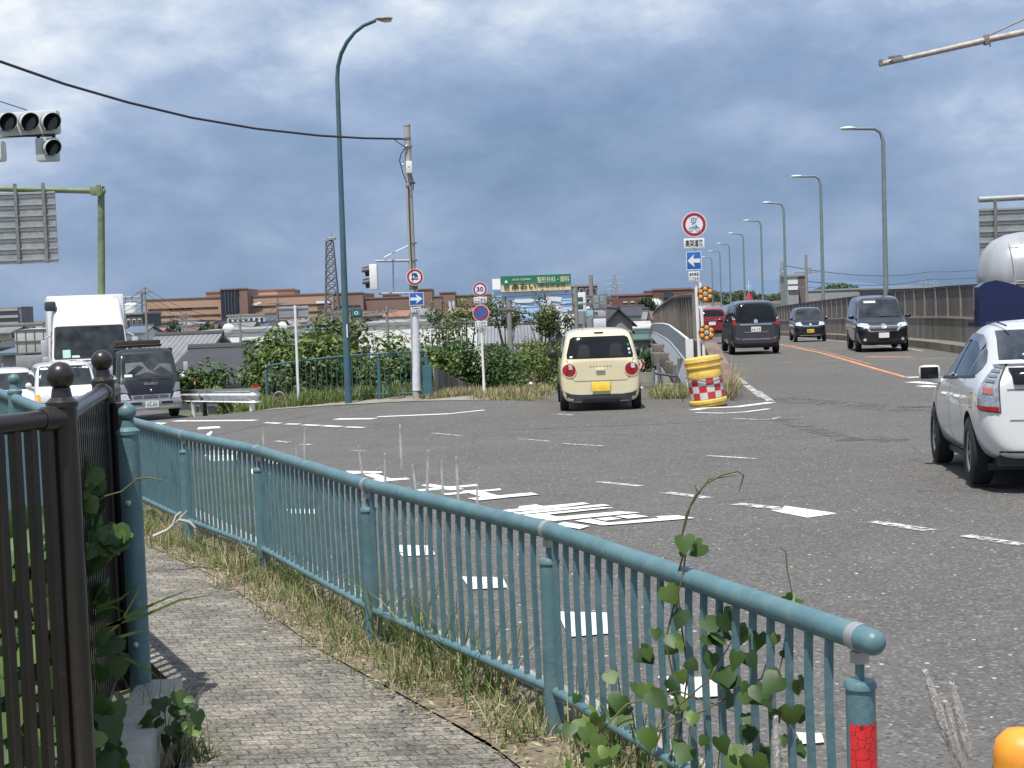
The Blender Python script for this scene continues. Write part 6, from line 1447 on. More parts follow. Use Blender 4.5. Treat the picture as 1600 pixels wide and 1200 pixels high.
o = simple('brown_side_block', 'narrow brown block attached right of the small grey tower', 1247.5, 1260, 431, 262, M('block_brown', (.15, .13, .12), .8), 8, win=False)
ch = thing('steeple', 'small red steeple with a white cross beyond the bridge', 'steeple', tuple(P(1170, 468, 240))); p = P(1170.5, 470, 240); mb = MB(); mb.lathe((p.x, p.y, -6), [(0, 0), (1.0, 0), (1.0, p.z+6-.4), (0, p.z+6+1.6)], 4); mb.build('spire', M('steeple_red', (.40, .05, .06), .6), ch)
mb = MB(); mb.box((p.x, p.y, p.z+2.2), (.10, .1, 2.2)); mb.box((p.x, p.y, p.z+2.4), (.9, .1, .10)); mb.build('cross', whitem, ch)
# blue billboard building with the clinic sign
Y = 180; x0, x1, z = bx(769, 893, 453, Y)
cb = thing('clinic_building', 'pale blue fronted building topped by a green and cream clinic sign', 'building', ((x0+x1)/2, Y, -6)); h = z+6; zlo = P(830, 507, Y).z
mb = MB(); addbox(mb, x0, x1, Y, Y+18, zlo, z); mb.build('blue_front', M('billboard_blue', (.42, .57, .80), .5, var=.10, scale=.15, dirt=(.58, .70, .85), dscale=.1, damt=.5), cb, 20)
mb = MB(); addbox(mb, x0-2, x1+.1, Y-.15, Y+18, -6, zlo); mb.build('white_base', MATS['bright_white'], cb, 20)
mb = MB()
for k in range(1, 6): addbox(mb, x0, x1, Y-.03, Y, z-(z-zlo)*k/6-.03, z-(z-zlo)*k/6+.03)
mb.build('panel_joint', M('joint_blue', (.16, .26, .45), .6), cb, 20)
p = P(876, 482, Y); mb = MB(); text(mb, 'ら', (p.x-.8, Y-.1, p.z), 3.0, 3.4, .04); mb.build('lettering', whites, cb)
p = P(822, 470, Y); mb = MB(); mb.box((p.x-.2, Y-.06, p.z), (2.4, .1, .45)); mb.box((p.x+2.8, Y-.06, p.z-.2), (.4, .1, 1.2), rot=Matrix.Rotation(.4, 4, 'Y')); mb.build('white_stroke', whites, cb)
def rotp(o): return o
rt_ = .0
def sgn(px0, py0, px1, py1, mat, nm, dy=-.3, par=cb):
    a = P(px0, py0, Y); b_ = P(px1, py1, Y); c = (a+b_)/2; mb = MB(); mb.box((c.x, Y+dy, c.z), (abs(b_.x-a.x), .2, abs(a.z-b_.z))); return mb.build(nm, mat, par, 20), c
q, c = sgn(782, 433.5, 892, 452.5, M('sign_cream', (.74, .58, .36), .6, var=.05), 'sign_board')
sgn(782, 432, 838, 440.5, greens, 'green_field', -.42, q)
sgn(837.5, 430, 892, 443, greens, 'green_field', -.44, q); sgn(787, 436, 795.5, 450, greens, 'green_field', -.46, q)
mb = MB(); a = P(818.5, 446, Y-.5); text(mb, 'あおい', (a.x, Y-.48, a.z-.10), 3.0, .72, .04); a = P(863, 446.5, Y-.5); text(mb, 'クリニック', (a.x, Y-.49, a.z), 3.1, .55, .02); mb.build('lettering', M('sign_dark_green', (.02, .06, .02), .6), q)
mb = MB(); a = P(864.5, 436.5, Y-.5); text(mb, '整形外科・眼科', (a.x, Y-.58, a.z), 3.9, .72, .01); a = P(815, 436.5, Y-.5); text(mb, 'AOI CLINIC', (a.x, Y-.56, a.z), 2.3, .22, .02); a = P(791, 441, Y-.5); mb.sphere((a.x, Y-.6, a.z), .2, 10, (1, .2, 1)); mb.build('lettering', M('sign_pale', (.70, .62, .42), .6), q)
q2, c = sgn(769, 436, 782, 452, MATS['bright_white'], 'side_board', -.2)
mb = MB()
for px in (787, 805, 830, 855, 885): a = P(px, 453, Y); mb.tube([(a.x, Y, a.z-.3), (a.x, Y, a.z+1.6)], .06, 6)
mb.build('sign_strut', galvd, cb)
# brown buildings
simple('brown_office', 'brown office block behind the utility poles right of the clinic sign', 893, 933, 447, 240, M('office_brown', (.16, .12, .10), .8, var=.1, scale=.3), 12, rows=6, cols=4)
bm_ = thing('brick_mall', 'dark reddish brown mall wing with a dark window, right of centre on the skyline', 'building', (P(1010, 470, 420).x, 420, -6))
def wing2(px0, px1, pyt, Y, mat): x0, x1, z = bx(px0, px1, pyt, Y); mb = MB(); addbox(mb, x0, x1, Y, Y+30, -6, z); mb.build('wing', mat, bm_, 20); mb = MB(); addbox(mb, x0-.2, x1+.2, Y-.2, Y+1, z-.1, z+.4); mb.build('parapet', brickd, bm_, 20)
bmm = M('brick_dark_red', (.155, .075, .062), .8, var=.1, scale=.2); wing2(955, 1021, 461.5, 420, bmm); wing2(1020.5, 1080, 452.5, 418, bmm)
a = P(1044, 460, 417.8); mb = MB(); mb.box((a.x, 417.9, a.z), (2.6, .3, 1.9)); mb.build('window', wglass, bm_); a = P(982, 472, 419.8); mb = MB(); mb.box((a.x-.9, 419.9, a.z), (1.2, .2, .25)); mb.box((a.x+1.1, 419.9, a.z), (1.2, .2, .25)); mb.build('wall_sign', whites, bm_)
dm = thing('striped_dome', 'white ribbed dome rising over the trees before the reddish brown mall', 'dome', tuple(P(1023, 474, 300))); a = P(1023, 476, 300)
mb = MB(); mb.sphere(a, 1.75, 24, (1, 1, .75)); mb.build('dome_shell', whitem, dm)
mb = MB()
for k in range(6):
    an = math.pi*(k+.5)/6; mb.tube([(a.x+1.79*math.cos(an)*math.cos(t_), a.y-1.79*math.sin(an)*math.cos(t_), a.z+1.79*.75*math.sin(t_)) for t_ in [R_(j) for j in range(0, 90, 12)]], .10, 6)
mb.build('rib', inkg, dm)
# houses
H = [
 ('light grey tiled roof house with a hipped end right of the dark truck', 212, 302, 575, 528, 72, walls[3], tileg, 'x', 12),
 ('house under a large plain dark roof behind the guardrail', 262, 372, 603, 549, 52, walls[2], tiled, 'x', 11),
 ('beige house with a wide grey tiled roof in front of the blue building', 752, 868, 537, 510, 113, walls[3], tileg, 'x', 9),
 ('small grey-roofed lean-to at the right end of the beige tiled house', 862, 886, 540, 516, 108, walls[2], tileg, 'y', 6),
 ('small grey-roofed house half hidden in bushes behind the panel fence', 672, 712, 572, 552, 60, walls[1], tileg, 'x', 6),
 ('grey house with its gable end facing us, between cream car and bridge', 946, 988, 505, 484, 118, M('gable_grey', (.27, .265, .25), .8, var=.08, scale=1), tiled, 'y', 12),
 ('white house with a dark curved roof beneath the reddish brown mall', 975, 1008, 494, 480, 190, walls[1], tiled, 'x', 10),
 ('small white gabled house with a round tree beside it, below the mall', 247, 264, 520, 508, 190, walls[1], roofs[5], 'y', 8),
 ('salmon pink house left of the small white gabled house', 222, 246, 524, 514, 180, walls[4], roofs[4], 'x', 8),
 ('blue-roofed house beside the big white truck', 196, 224, 521, 511, 170, walls[1], roofs[3], 'x', 8),
 ('brown-roofed house right of the small white gabled house', 266, 300, 524, 513, 200, walls[3], roofs[2], 'x', 8),
 ('cream house under the mall with a low brown roof', 300, 332, 518, 509, 240, walls[0], roofs[2], 'x', 8),
 ('dark-roofed house just left of the low white block', 325, 352, 512, 503, 260, walls[1], tiled, 'y', 8),
 ('grey-roofed house in front of the low white block', 358, 392, 514, 505, 250, walls[2], tileg, 'x', 8),
 ('white house with a blue roof below the low white block', 393, 414, 514, 506, 235, walls[1], roofs[3], 'y', 8),
 ('pale house with a dark roof left of the blank sign post', 415, 440, 513, 503, 245, walls[0], tiled, 'x', 8),
 ('beige flat-fronted house with skylights right of the teal lamp', 566, 600, 494, 487, 260, walls[3], roofs[2], 'x', 10),
 ('tan house next to the beige one with skylights', 601, 636, 495, 486, 255, M('wall_tan', (.42, .32, .22), .8), roofs[4], 'x', 10),
 ('dark grey roofed house behind the white hall', 560, 590, 507, 498, 210, walls[2], tiled, 'y', 10),
 ('low grey roofed house right of it behind the white hall', 592, 640, 507, 500, 215, walls[0], tileg, 'x', 10),
 ('white house with balcony right of the concrete pole', 657, 676, 492, 482, 230, walls[1], tileg, 'x', 8),
 ('grey-roofed house behind the twin white chimneys', 677, 704, 500, 490, 225, walls[2], tileg, 'y', 8),
 ('long brown-roofed hall left of the 30 sign', 702, 770, 489, 482, 260, walls[3], roofs[4], 'x', 12),
 ('pale cream house at the far left below the elevated road', -6, 14, 521, 513, 160, walls[0], tileg, 'x', 8),
 ('grey-roofed house with white walls left of the grey box truck', 14, 32, 533, 524, 120, walls[1], tileg, 'y', 8),
 ('dark-roofed house at the left edge above the white van', -10, 16, 545, 535, 100, walls[2], tiled, 'x', 8),
 ('blue-roofed shed behind the boxy white van', 4, 30, 554, 547, 84, walls[2], roofs[3], 'x', 6),
 ('small brown house at the far left under the apartment slab', 16, 34, 521, 514, 190, walls[3], roofs[2], 'x', 8),
 ('small white house wedged between the grey gabled house and bridge', 992, 1016, 513, 503, 168, walls[1], roofs[5], 'x', 8),
 ('green-roofed shed below the small white house beside the bridge', 984, 1014, 531, 521, 165, walls[2], M('green_roof', (.07, .14, .11), .7, var=.2), 'x', 8),
 ('narrow white shop house right behind the utility poles', 912, 926, 492, 480, 170, walls[1], roofs[5], 'x', 8),
 ('pale blue shop with white front above the cream car roof', 896, 912, 505, 492, 150, M('wall_pale_blue', (.45, .58, .68), .7), roofs[5], 'x', 8),
 ('grey two-storey house left of the grey gabled house', 926, 946, 498, 486, 160, walls[2], tileg, 'x', 8),
 ('salmon block house hugging the bridge parapet end', 1009, 1018, 502, 484, 172, walls[4], roofs[5], 'y', 6),
]
for h in H: house(*h, nwin=2 if h[2]-h[1] < 40 else 4)
mb = MB()
rnd = random.Random(3)
for i in range(700):
    px = rnd.uniform(-60, 1260); Y = rnd.uniform(270, 690); a = P(px, 500, Y); wd = rnd.uniform(4, 9); d = rnd.uniform(5, 9); z = rnd.uniform(-4.3, -2.2)
    mb.m = rnd.randrange(5); addbox(mb, a.x, a.x+wd, Y, Y+d, -6, z); mb.m = 5+rnd.randrange(4); mb.prism([(a.x-.3, Y-.3, z), (a.x-.3, Y+d+.3, z), (a.x-.3, Y+d/2, z+1.5)], (wd+.6, 0, 0))
tag(mb.build('distant_rooftops', walls+roofs[:4], smooth=20), kind='stuff')
# masts and pylons
def lattice(name, label, px, pyb, pyt, Y, w0, w1, arms=(), mat=None, cat='tower', zb=-6, segs=9, r=.14):
    b = P(px, pyb, Y); t = P(px, pyt, Y); x = b.x; o = thing(name, label, cat, (x, Y, zb)); mb = MB(); H_ = t.z-zb
    cs = [(-1, -1), (1, -1), (1, 1), (-1, 1)]
    for i in range(segs):
        u0, u1 = i/segs, (i+1)/segs; a0 = w0+(w1-w0)*u0; a1 = w0+(w1-w0)*u1; z0, z1 = zb+H_*u0, zb+H_*u1
        for k in range(4):
            c0, c1 = cs[k], cs[(k+1) % 4]; p0 = Vector((x+c0[0]*a0, Y+c0[1]*a0, z0)); p1 = Vector((x+c0[0]*a1, Y+c0[1]*a1, z1)); q0 = Vector((x+c1[0]*a0, Y+c1[1]*a0, z0)); q1 = Vector((x+c1[0]*a1, Y+c1[1]*a1, z1))
            mb.tube([p0, p1], r, 4); mb.tube([p0, q1], r*.6, 4); mb.tube([q0, p1], r*.6, 4); mb.tube([p1, q1], r*.6, 4)
    mb.build('lattice', mat or galvd, o)
    for h, l in arms:
        mb = MB(); z = t.z-h; mb.tube([(x-l, Y, z), (x+l, Y, z)], r, 4); mb.tube([(x-l, Y, z), (x, Y, z+l*.3)], r*.6, 4); mb.tube([(x+l, Y, z), (x, Y, z+l*.3)], r*.6, 4); mb.build('cross_arm', mat or galvd, o)
    return o
tw_ = lattice('lattice_tower', 'dark steel lattice tower rising over the brown mall left of the lamp', 519, 470, 376, 620, 3.2, 1.4, segs=12, r=.28, mat=M('tower_steel', (.16, .16, .17), .6))
t = P(518, 375, 620); mb = MB(); mb.lathe((t.x, 620, t.z), [(0, 0), (2.0, 0), (2.0, .9), (1.2, 1.2), (0, 1.2)], 8); mb.tube([(t.x, 620, t.z+1), (t.x, 620, t.z+3)], .2, 6); mb.build('platform', galv, tw_)
pys = M('pylon_steel', (.30, .33, .37), .6)
lattice('pylon', 'pale lattice power pylon behind the reddish brown mall', 961, 460, 428, 950, 3.5, .8, arms=[(3, 5), (6.5, 6), (10, 5)], mat=pys, r=.22, group=None) if False else lattice('pylon', 'pale lattice power pylon behind the reddish brown mall', 961, 460, 428, 950, 3.5, .8, arms=[(3, 5), (6.5, 6), (10, 5)], mat=pys, r=.22)
lattice('pylon', 'thin lattice pylon left of the small grey tower', 1224, 455, 408, 700, 2.2, .7, arms=[(3, 2.4), (6, 2.4)], mat=pys, r=.2)
for px, pyt, lab in ((1442, 437, 'left one of two faint pylons beyond the dark factory roof'), (1460, 437.5, 'right one of two faint pylons beyond the dark factory roof')): lattice('pylon', lab, px, 448, pyt, 1500, 3, .8, arms=[(3, 5), (7, 5)], mat=pys, r=.25, segs=6)
polec = M('pole_grey', (.26, .25, .235), .8, var=.15); polew = M('pole_pale', (.5, .5, .49), .7)
def upole(label, px, pyt, Y, zb=-6.0, arms=((.4, 1.0), (1.1, .9)), r=.15, drum=True, mat=None, grp=None):
    t = P(px, pyt, Y); o = thing('utility_pole', label, 'utility pole', (t.x, Y, zb), group=grp); mb = MB(); mb.tube([(t.x, Y, zb), (t.x, Y, t.z)], [r*1.25, r], 10); mb.build('shaft', mat or polec, o)
    for h, l in arms:
        mb = MB(); mb.box((t.x, Y-.1, t.z-h), (2*l, .1, .1))
        mb.build('cross_arm', galvd, o)
        for k in (-1, -.4, .4, 1): mb = MB(); mb.lathe((t.x+k*l*.95, Y-.1, t.z-h), [(0, .05), (.04, .05), (.05, .13), (.02, .17), (0, .17)], 8); mb.build('insulator', M('insulator_grey', (.35, .35, .36), .4), o)
    if drum: mb = MB(); mb.lathe((t.x+.38, Y-.1, t.z-2.6), [(0, 0), (.28, 0), (.28, .9), (0, .95)], 12); mb.build('transformer', galv, o)
    return t
tops = []
for a in (('grey pole left of the mall with crossing wires', 226, 449, 150), ('short grey pole in front of the mall, left of a taller twin', 284, 491, 180), ('short grey pole in front of the mall, right of its twin', 290, 489, 178),
          ('grey pole rising before the bright white hall', 374, 490, 130), ('thin pole beside the blank sign plate', 433, 466, 140), ('pole before the white hall right of the teal lamp', 604, 478, 120)):
    tops.append(upole(a[0], a[1], a[2], a[3], r=.11, drum=False, arms=((.5, .8),)))
tA = upole('dark pole with its head hidden in tree crowns before the clinic building', 795, 472, 66, r=.11, arms=((.3, .5), (2.2, .5)), drum=False)
tB = upole('left of three utility poles beside the blue building', 899, 449, 105, r=.16, arms=((1.2, 1.1), (2.2, .9)))
tC = upole('middle utility pole beside the blue building, thick with wires', 912, 462, 112, r=.16, arms=((.6, 1.1), (1.6, .9)))
tD = upole('right of three utility poles beside the blue building', 923, 430, 118, r=.16, arms=((1.6, 1.3), (2.4, 1.6), (3.4, 1.0)))
tE = upole('slim utility pole with crossarms between the office and brown mall', 946, 456, 180, r=.16, arms=((.8, 1.5), (2.2, 1.2)))
tG = upole('pole with crooked crossarm beside the small grey tower', 1259, 398, 200, r=.18, arms=((2.4, 1.6), (4.4, 1.2)))
for px, pyt, lab in ((703, 470, 'left one of twin white chimneys behind thin trees'), (708.5, 469, 'right one of twin white chimneys behind thin trees')):
    t = P(px, pyt, 160); o = thing('chimney', lab, 'chimney', (t.x, 160, -6)); mb = MB(); mb.tube([(t.x, 160, -6), (t.x, 160, t.z)], .15, 10); mb.build('shaft', polew, o); mb = MB(); mb.tube([(t.x, 160, t.z), (t.x, 160, t.z+.12)], .18, 10); mb.build('rim', galvd, o)
dish = P(357, 514, 140)
mb = MB(); mb.sphere(dish, .55, 16, (1, .35, 1)); mb.tube([dish, dish-Vector((0, -.3, 2.5))], .06, 6); tag(mb.build('satellite_dish', whitem), 'round white satellite dish on a roof below the low white block', 'dish')
dish = P(441, 511, 138); mb = MB(); mb.sphere(dish, .5, 16, (1, .35, 1)); mb.tube([dish, dish-Vector((0, -.3, 2.5))], .06, 6); tag(mb.build('satellite_dish', whitem), 'round white satellite dish left of the blank sign post', 'dish')
wire = MATS['cable_black']
def wires(name, label, pts, n=2, gap=.5, sag=.6, r=.022, grp=None):
    for k in range(n):
        mb = MB()
        for a, b_ in zip(pts, pts[1:]):
            L_ = [a.lerp(b_, i/8)+Vector((0, 0, -sag*4*(i/8)*(1-i/8)-k*gap)) for i in range(9)]; mb.tube(L_, r, 5)
        o = mb.build(name, wire); tag(o, label % ((['upper', 'lower'] if n == 2 else ['top', 'second', 'third', 'lowest'])[k]), 'wire', group=grp)
wires('power_line', 'dark power line strung in front of the brown mall, %s of four', [P(150, 470, 150), tops[0], tops[3]+Vector((0, 0, -.4)), tops[4]+Vector((0, 0, -.5)), tops[5]+Vector((0, 0, -.3)), P(700, 492, 118)], 4, .55, .8, grp='power lines before the mall')
wires('power_line', 'dark power line among the poles beside the blue building, %s of three', [P(770, 462, 100), tB+Vector((0, 0, -1)), tC+Vector((0, 0, -.6)), tD+Vector((0, 0, -1.6)), tE+Vector((0, 0, -.8))], 3, .6, .5, grp='power lines by the blue building')
wires('power_line', 'faint wire crossing the sky above the dark factory roof, %s of two', [P(1225, 415, 700), P(1450, 425, 1200), P(1700, 395, 1200)], 2, 6, 4, .18, grp='faint wires over the factory')
# cafe flags / shop signs cluster between poles
for k, (px, py, wd, h, m_, t_) in enumerate(((907, 480, .8, 2.2, whites, None), (918, 497, .9, 1.2, M('shop_teal', (.25, .5, .55), .6), None), (933, 505, 1.4, .7, whites, None), (936, 492, 1.1, .5, M('shop_grey', (.4, .42, .44), .6), None))):
    a = P(px, py, 110+k*3); o = thing('shop_sign', ['tall narrow white shop sign between the utility poles', 'small teal shop sign below the utility poles', 'white shop sign above the cream car', 'grey shop sign right of the utility poles'][k], 'sign', tuple(a)); mb = MB(); mb.box(a, (wd, .15, h), bev=.03); q = mb.build('sign_panel', m_, o)
    mb = MB(); mb.tube([(a.x, a.y+.1, -6), (a.x, a.y+.1, a.z)], .06, 6); mb.build('support', galvd, o)
    if k == 0:
        mb = MB(); 
        for i in range(3): mb.box((a.x, a.y-.09, a.z+.6-.55*i), (.4, .02, .3), bev=.005)
        mb.build('lettering', inkg, q)
# street furniture on the lower road
a = P(1003, 587, 141.5); cs_ = thing('chevron_sign', 'red and white chevron board at the lower road beyond the cream car', 'sign', (a.x-.6, a.y, -6)); b_ = P(996, 570, 141.5)
Y = 141.5; p0 = P(978, 563, Y); p1 = P(1006.5, 576, Y); c = (p0+p1)/2; wd = p1.x-p0.x; h = p0.z-p1.z
mb = MB(); mb.box((c.x, Y, c.z), (wd, .08, h)); q = mb.build('sign_plate', whites, cs_); mb = MB()
for k in range(4):
    x = c.x-wd/2+.08+k*wd/4; s_ = wd/8; flat(mb, (x, 0, c.z), [(0, h/2), (s_, h/2), (s_*1.9, 0), (s_, -h/2), (0, -h/2), (s_*.9, 0)], Y-.05)
mb.build('chevron', reds, q); mb = MB(); mb.tube([(c.x-.5, Y+.06, -6), (c.x-.5, Y+.06, c.z)], .05, 6); mb.tube([(c.x+.5, Y+.06, -6), (c.x+.5, Y+.06, c.z)], .05, 6); mb.build('post', galvd, cs_)
mb = MB(); a = P(880, 588, 139.5); b_ = P(1060, 583, 139.5); addbox(mb, a.x-6, b_.x+5, 139.3, 139.8, -6, -5.1); tag(mb.build('retaining_wall', conc), 'low grey retaining wall along the lower road behind the cream car', 'wall')

# ---------------------------------------------------------------- vegetation
LM = {'shrub': leafmat('leaf_shrub', (.035, .07, .013), (.09, .15, .028), (.22, .28, .06)), 'olive': leafmat('leaf_olive', (.045, .065, .018), (.10, .13, .035), (.21, .23, .08)),
      'deep': leafmat('leaf_deep', (.02, .05, .010), (.045, .105, .02), (.12, .20, .04)), 'bright': leafmat('leaf_bright', (.05, .095, .014), (.12, .19, .035), (.27, .33, .08)),
      'kudzu': leafmat('leaf_kudzu', (.022, .055, .011), (.05, .105, .018), (.13, .20, .04), .3, .5), 'grass': leafmat('leaf_grass', (.055, .11, .018), (.12, .19, .04), (.26, .28, .09), .3, .6),
      'straw': leafmat('leaf_straw', (.22, .17, .09), (.36, .30, .17), (.52, .46, .30), .25, .8), 'far': leafmat('leaf_far', (.02, .04, .015), (.04, .07, .025), (.08, .11, .04))}
bark = M('bark', (.11, .085, .06), .9, var=.3, scale=8, bump=.4)
def leafq(vs, fs, c, s, n, u=None, fold=.18):
    """a folded pointed leaf of length s around c with normal n"""
    if u is None: u = Vector((random.gauss(0, 1), random.gauss(0, 1), random.gauss(0, 1)-.3))
    u = (u-n*u.dot(n)); 
    if u.length < 1e-4: u = n.orthogonal()
    u.normalize(); v = n.cross(u); k = len(vs); w_ = s*.30
    vs += [c-u*s*.5, c+v*w_-n*fold*s*.4, c+u*s*.5-n*fold*s*.3, c-v*w_-n*fold*s*.4, c+n*fold*s*.1]
    fs += [(k, k+1, k+4), (k+1, k+2, k+4), (k+2, k+3, k+4), (k+3, k, k+4)]
def crown(c, rad, n, size, clumps=9, seed=0, shell=.35, flat_=0):
    rnd = random.Random(seed); random.seed(seed); vs = []; fs = []; cl = []
    for i in range(clumps):
        while True:
            d = Vector((rnd.uniform(-1, 1), rnd.uniform(-1, 1), rnd.uniform(-1, 1)))
            if .25 < d.length < 1: break
        d *= .78; cc = Vector((c[0]+d.x*rad[0], c[1]+d.y*rad[1], c[2]+d.z*rad[2])); cl.append((cc, rnd.uniform(.28, .50)*min(rad[0], rad[2])*1.15))
    for i in range(n):
        cc, r = cl[rnd.randrange(clumps)]; d = Vector((rnd.gauss(0, 1), rnd.gauss(0, 1), rnd.gauss(0, 1))).normalized(); rr_ = r*(1-shell*rnd.random()**1.4)*rnd.uniform(.85, 1.2)
        p = cc+d*rr_; nn = (d+Vector((rnd.uniform(-.7, .7), rnd.uniform(-.7, .7), rnd.uniform(0, .9)))).normalized(); leafq(vs, fs, p, size*rnd.uniform(.6, 1.25), nn)
    return vs, fs, cl
def tree(name, label, px, py, Y, rx, rz, n, size, mat, zb, cat='bush', clumps=10, seed=0, group=None, trunk=.06, ry=None):
    c = P(px, py, Y); o = thing(name, label, cat, (c.x, Y, zb), group=group); vs, fs, cl = crown(c, (rx, ry or rx*.8, rz), n, size, clumps, seed)
    mb = MB(); mb.add(vs, fs); me = bpy.data.meshes.new('crown'); me.from_pydata([tuple(v) for v in vs], [], fs); me.materials.append(LM[mat]); me.transform(chain(o).inverted()); q = bpy.data.objects.new('crown', me); COL.objects.link(q); q.parent = o
    mb = MB(); b = Vector((c.x, Y, zb)); fk = b.lerp(c, .45); mb.tube([b, b.lerp(fk, .5)+Vector((vary(.05), 0, 0)), fk], [trunk*1.3, trunk, trunk*.8], 8)
    for cc, r in cl: m_ = fk.lerp(cc, .5)+Vector((vary(.1), vary(.1), .05)); mb.tube([fk, m_, cc], [trunk*.6, trunk*.35, trunk*.12], 5)
    mb.build('trunk', bark, o); return o
B = [
 ('dark leafy bush between the dark truck and the guardrail reflector', 318, 596, 43, .95, .75, 1500, .15, 'deep'),
 ('low light green bush behind the guardrail', 365, 622, 40, 1.5, .45, 1500, .12, 'bright'),
 ('tall glossy bush left of the blank sign post', 425, 570, 41, 1.05, 1.15, 2100, .17, 'shrub'),
 ('broad glossy bush right behind the blank sign post', 480, 565, 40.5, 1.35, 1.35, 2800, .17, 'shrub'),
 ('tallest olive bush directly behind the teal lamp', 520, 556, 42.5, 1.2, 1.3, 2500, .15, 'olive'),
 ('rounded bush right of the teal lamp', 575, 580, 41, 1.35, 1.25, 2600, .16, 'shrub'),
 ('low spreading bush left of the concrete pole', 625, 590, 40.5, 1.15, 1.05, 2200, .16, 'shrub'),
 ('olive bush behind the lower left of the far railing', 450, 615, 39.5, 1.5, .75, 1800, .14, 'olive'),
 ('green bush just right of the concrete pole', 683, 568, 44, .8, .7, 1300, .15, 'shrub'),
 ('dark green dense bush above the panel fence', 722, 575, 46, 1.25, 1.05, 2900, .12, 'deep'),
 ('dark green bush right of the no-parking sign', 765, 590, 47, 1.15, 1.15, 2900, .12, 'deep'),
 ('light green bush left of the cream car', 822, 592, 95, 2.5, 2.1, 3600, .20, 'bright'),
 ('olive bush beside the cream car mirror', 850, 562, 98, 2.2, 1.9, 2600, .20, 'olive'),
 ('fresh green low bush next to the rear wheel of the cream car', 872, 618, 36, .5, .5, 1100, .09, 'bright'),
]
for i, b in enumerate(B):
    lab, px, py, Y, rx, rz, n, s_, m_ = b; c = P(px, py, Y); tree('bush', lab, px, py, Y, rx, rz, int(n*1.25), s_, m_, min(TZ(c.x, Y), c.z-rz*.9), seed=20+i, clumps=12)
T = [
 ('thin sparse tree right of the concrete pole', 688, 512, 64, 1.4, 1.2, 700, .17, 'olive'), ('small sparse tree left of the 30 sign post', 722, 505, 70, 1.1, 1.3, 650, .17, 'shrub'),
 ('wide sparse tree in front of the clinic building, left one', 790, 492, 100, 2.0, 1.4, 1300, .22, 'olive'), ('taller tree in front of the clinic building, middle one', 846, 488, 102, 1.35, 1.6, 1000, .22, 'olive'),
 ('low spreading tree before the clinic building, right one', 866, 500, 101, 1.5, 1.0, 900, .22, 'olive'), ('dark tree before the reddish brown mall beside the dome', 1008, 474, 290, 2.6, 1.5, 900, .5, 'far'),
 ('round dark tree right of the small white gabled house', 272, 512, 188, 1.3, 1.1, 500, .3, 'far'), ('dark shrub tree below the mall near the white block', 316, 512, 230, 2.2, 1.1, 500, .4, 'far'),
 ('dark green tree beyond the lower road under the bridge edge', 1014, 566, 146, 2.0, 1.5, 1500, .28, 'deep'), ('dark tree beyond the lower road left of the chevron board', 972, 560, 148, 2.4, 1.4, 1300, .28, 'deep'), ('dark tree hanging over the lower road wall behind the service frame', 1042, 556, 144, 1.9, 2.0, 1200, .28, 'deep')]
for i, b in enumerate(T):
    lab, px, py, Y, rx, rz, n, s_, m_ = b; tree('tree', lab, px, py, Y, rx, rz, n, s_, m_, -6.0, cat='tree', seed=60+i, clumps=11, trunk=.10)
vs = []; fs = []; rnd = random.Random(5)
for i in range(5000):
    X = rnd.uniform(60, 130); Y = 560+rnd.uniform(-12, 12); h = 2.6+1.2*math.sin(X*.11)+.8*math.sin(X*.37); leafq(vs, fs, Vector((X, Y, rnd.uniform(-3, h))), 1.4, Vector((rnd.gauss(0, .5), -1, rnd.uniform(0, 1))).normalized())
me = bpy.data.meshes.new('treeline'); me.from_pydata([tuple(v) for v in vs], [], fs); me.materials.append(LM['far']); q = bpy.data.objects.new('treeline', me); COL.objects.link(q); tag(q, kind='stuff')

# ---- ground plants
def blade(vs, fs, b, h, w_, lean, bend, az):
    d = Vector((math.cos(az), math.sin(az), 0)); sd_ = Vector((-d.y, d.x, 0)); k = len(vs)
    p = [b+d*(lean*h*u+bend*h*u*u)+Vector((0, 0, h*(u-.35*bend*u*u))) for u in (0, .4, .75, 1)]
    vs += [p[0]-sd_*w_, p[0]+sd_*w_, p[1]-sd_*w_*.85, p[1]+sd_*w_*.85, p[2]-sd_*w_*.5, p[2]+sd_*w_*.5, p[3]]
    fs += [(k, k+1, k+3, k+2), (k+2, k+3, k+5, k+4), (k+4, k+5, k+6)]
def meshobj(name, vs, fs, mat, parent=None):
    me = bpy.data.meshes.new(name); me.from_pydata([tuple(v) for v in vs], [], fs); me.materials.append(mat)
    o = bpy.data.objects.new(name, me); COL.objects.link(o)
    if parent: me.transform(chain(parent).inverted()); o.parent = parent
    return o
rnd = random.Random(11)
fen = clean(FL, 400)
g1, f1, g2, f2 = [], [], [], []
def clump(x, y, z, n, h, w_, mixs=.3, spread=.05):
    for _ in range(n):
        b = Vector((x+rnd.gauss(0, spread), y+rnd.gauss(0, spread), z)); st = rnd.random() < mixs
        blade(*( (g2, f2) if st else (g1, f1)), b, h*rnd.uniform(.45, 1.15), w_*rnd.uniform(.6, 1.2), rnd.uniform(0, .5), rnd.uniform(0, .8), rnd.uniform(0, 6.28))
for i in range(1150):
    p = fen[rnd.randrange(20, 400)]; j = min(398, max(0, i)); t = Vector((-.37, .93, 0)); nrm = Vector((-.93, -.37, 0))
    o_ = rnd.gauss(.07, .12); o_ = max(-.16, min(.31, o_)); x, y = p.x+nrm.x*o_, p.y+nrm.y*o_
    if math.hypot(x, y) < 2.6: continue
    tall = 1.0
    clump(x, y, PZ+.01, rnd.randint(8, 20), rnd.choice((.05, .07, .09, .14))*tall, .0028, rnd.choice((.2, .35, .7)), .035)
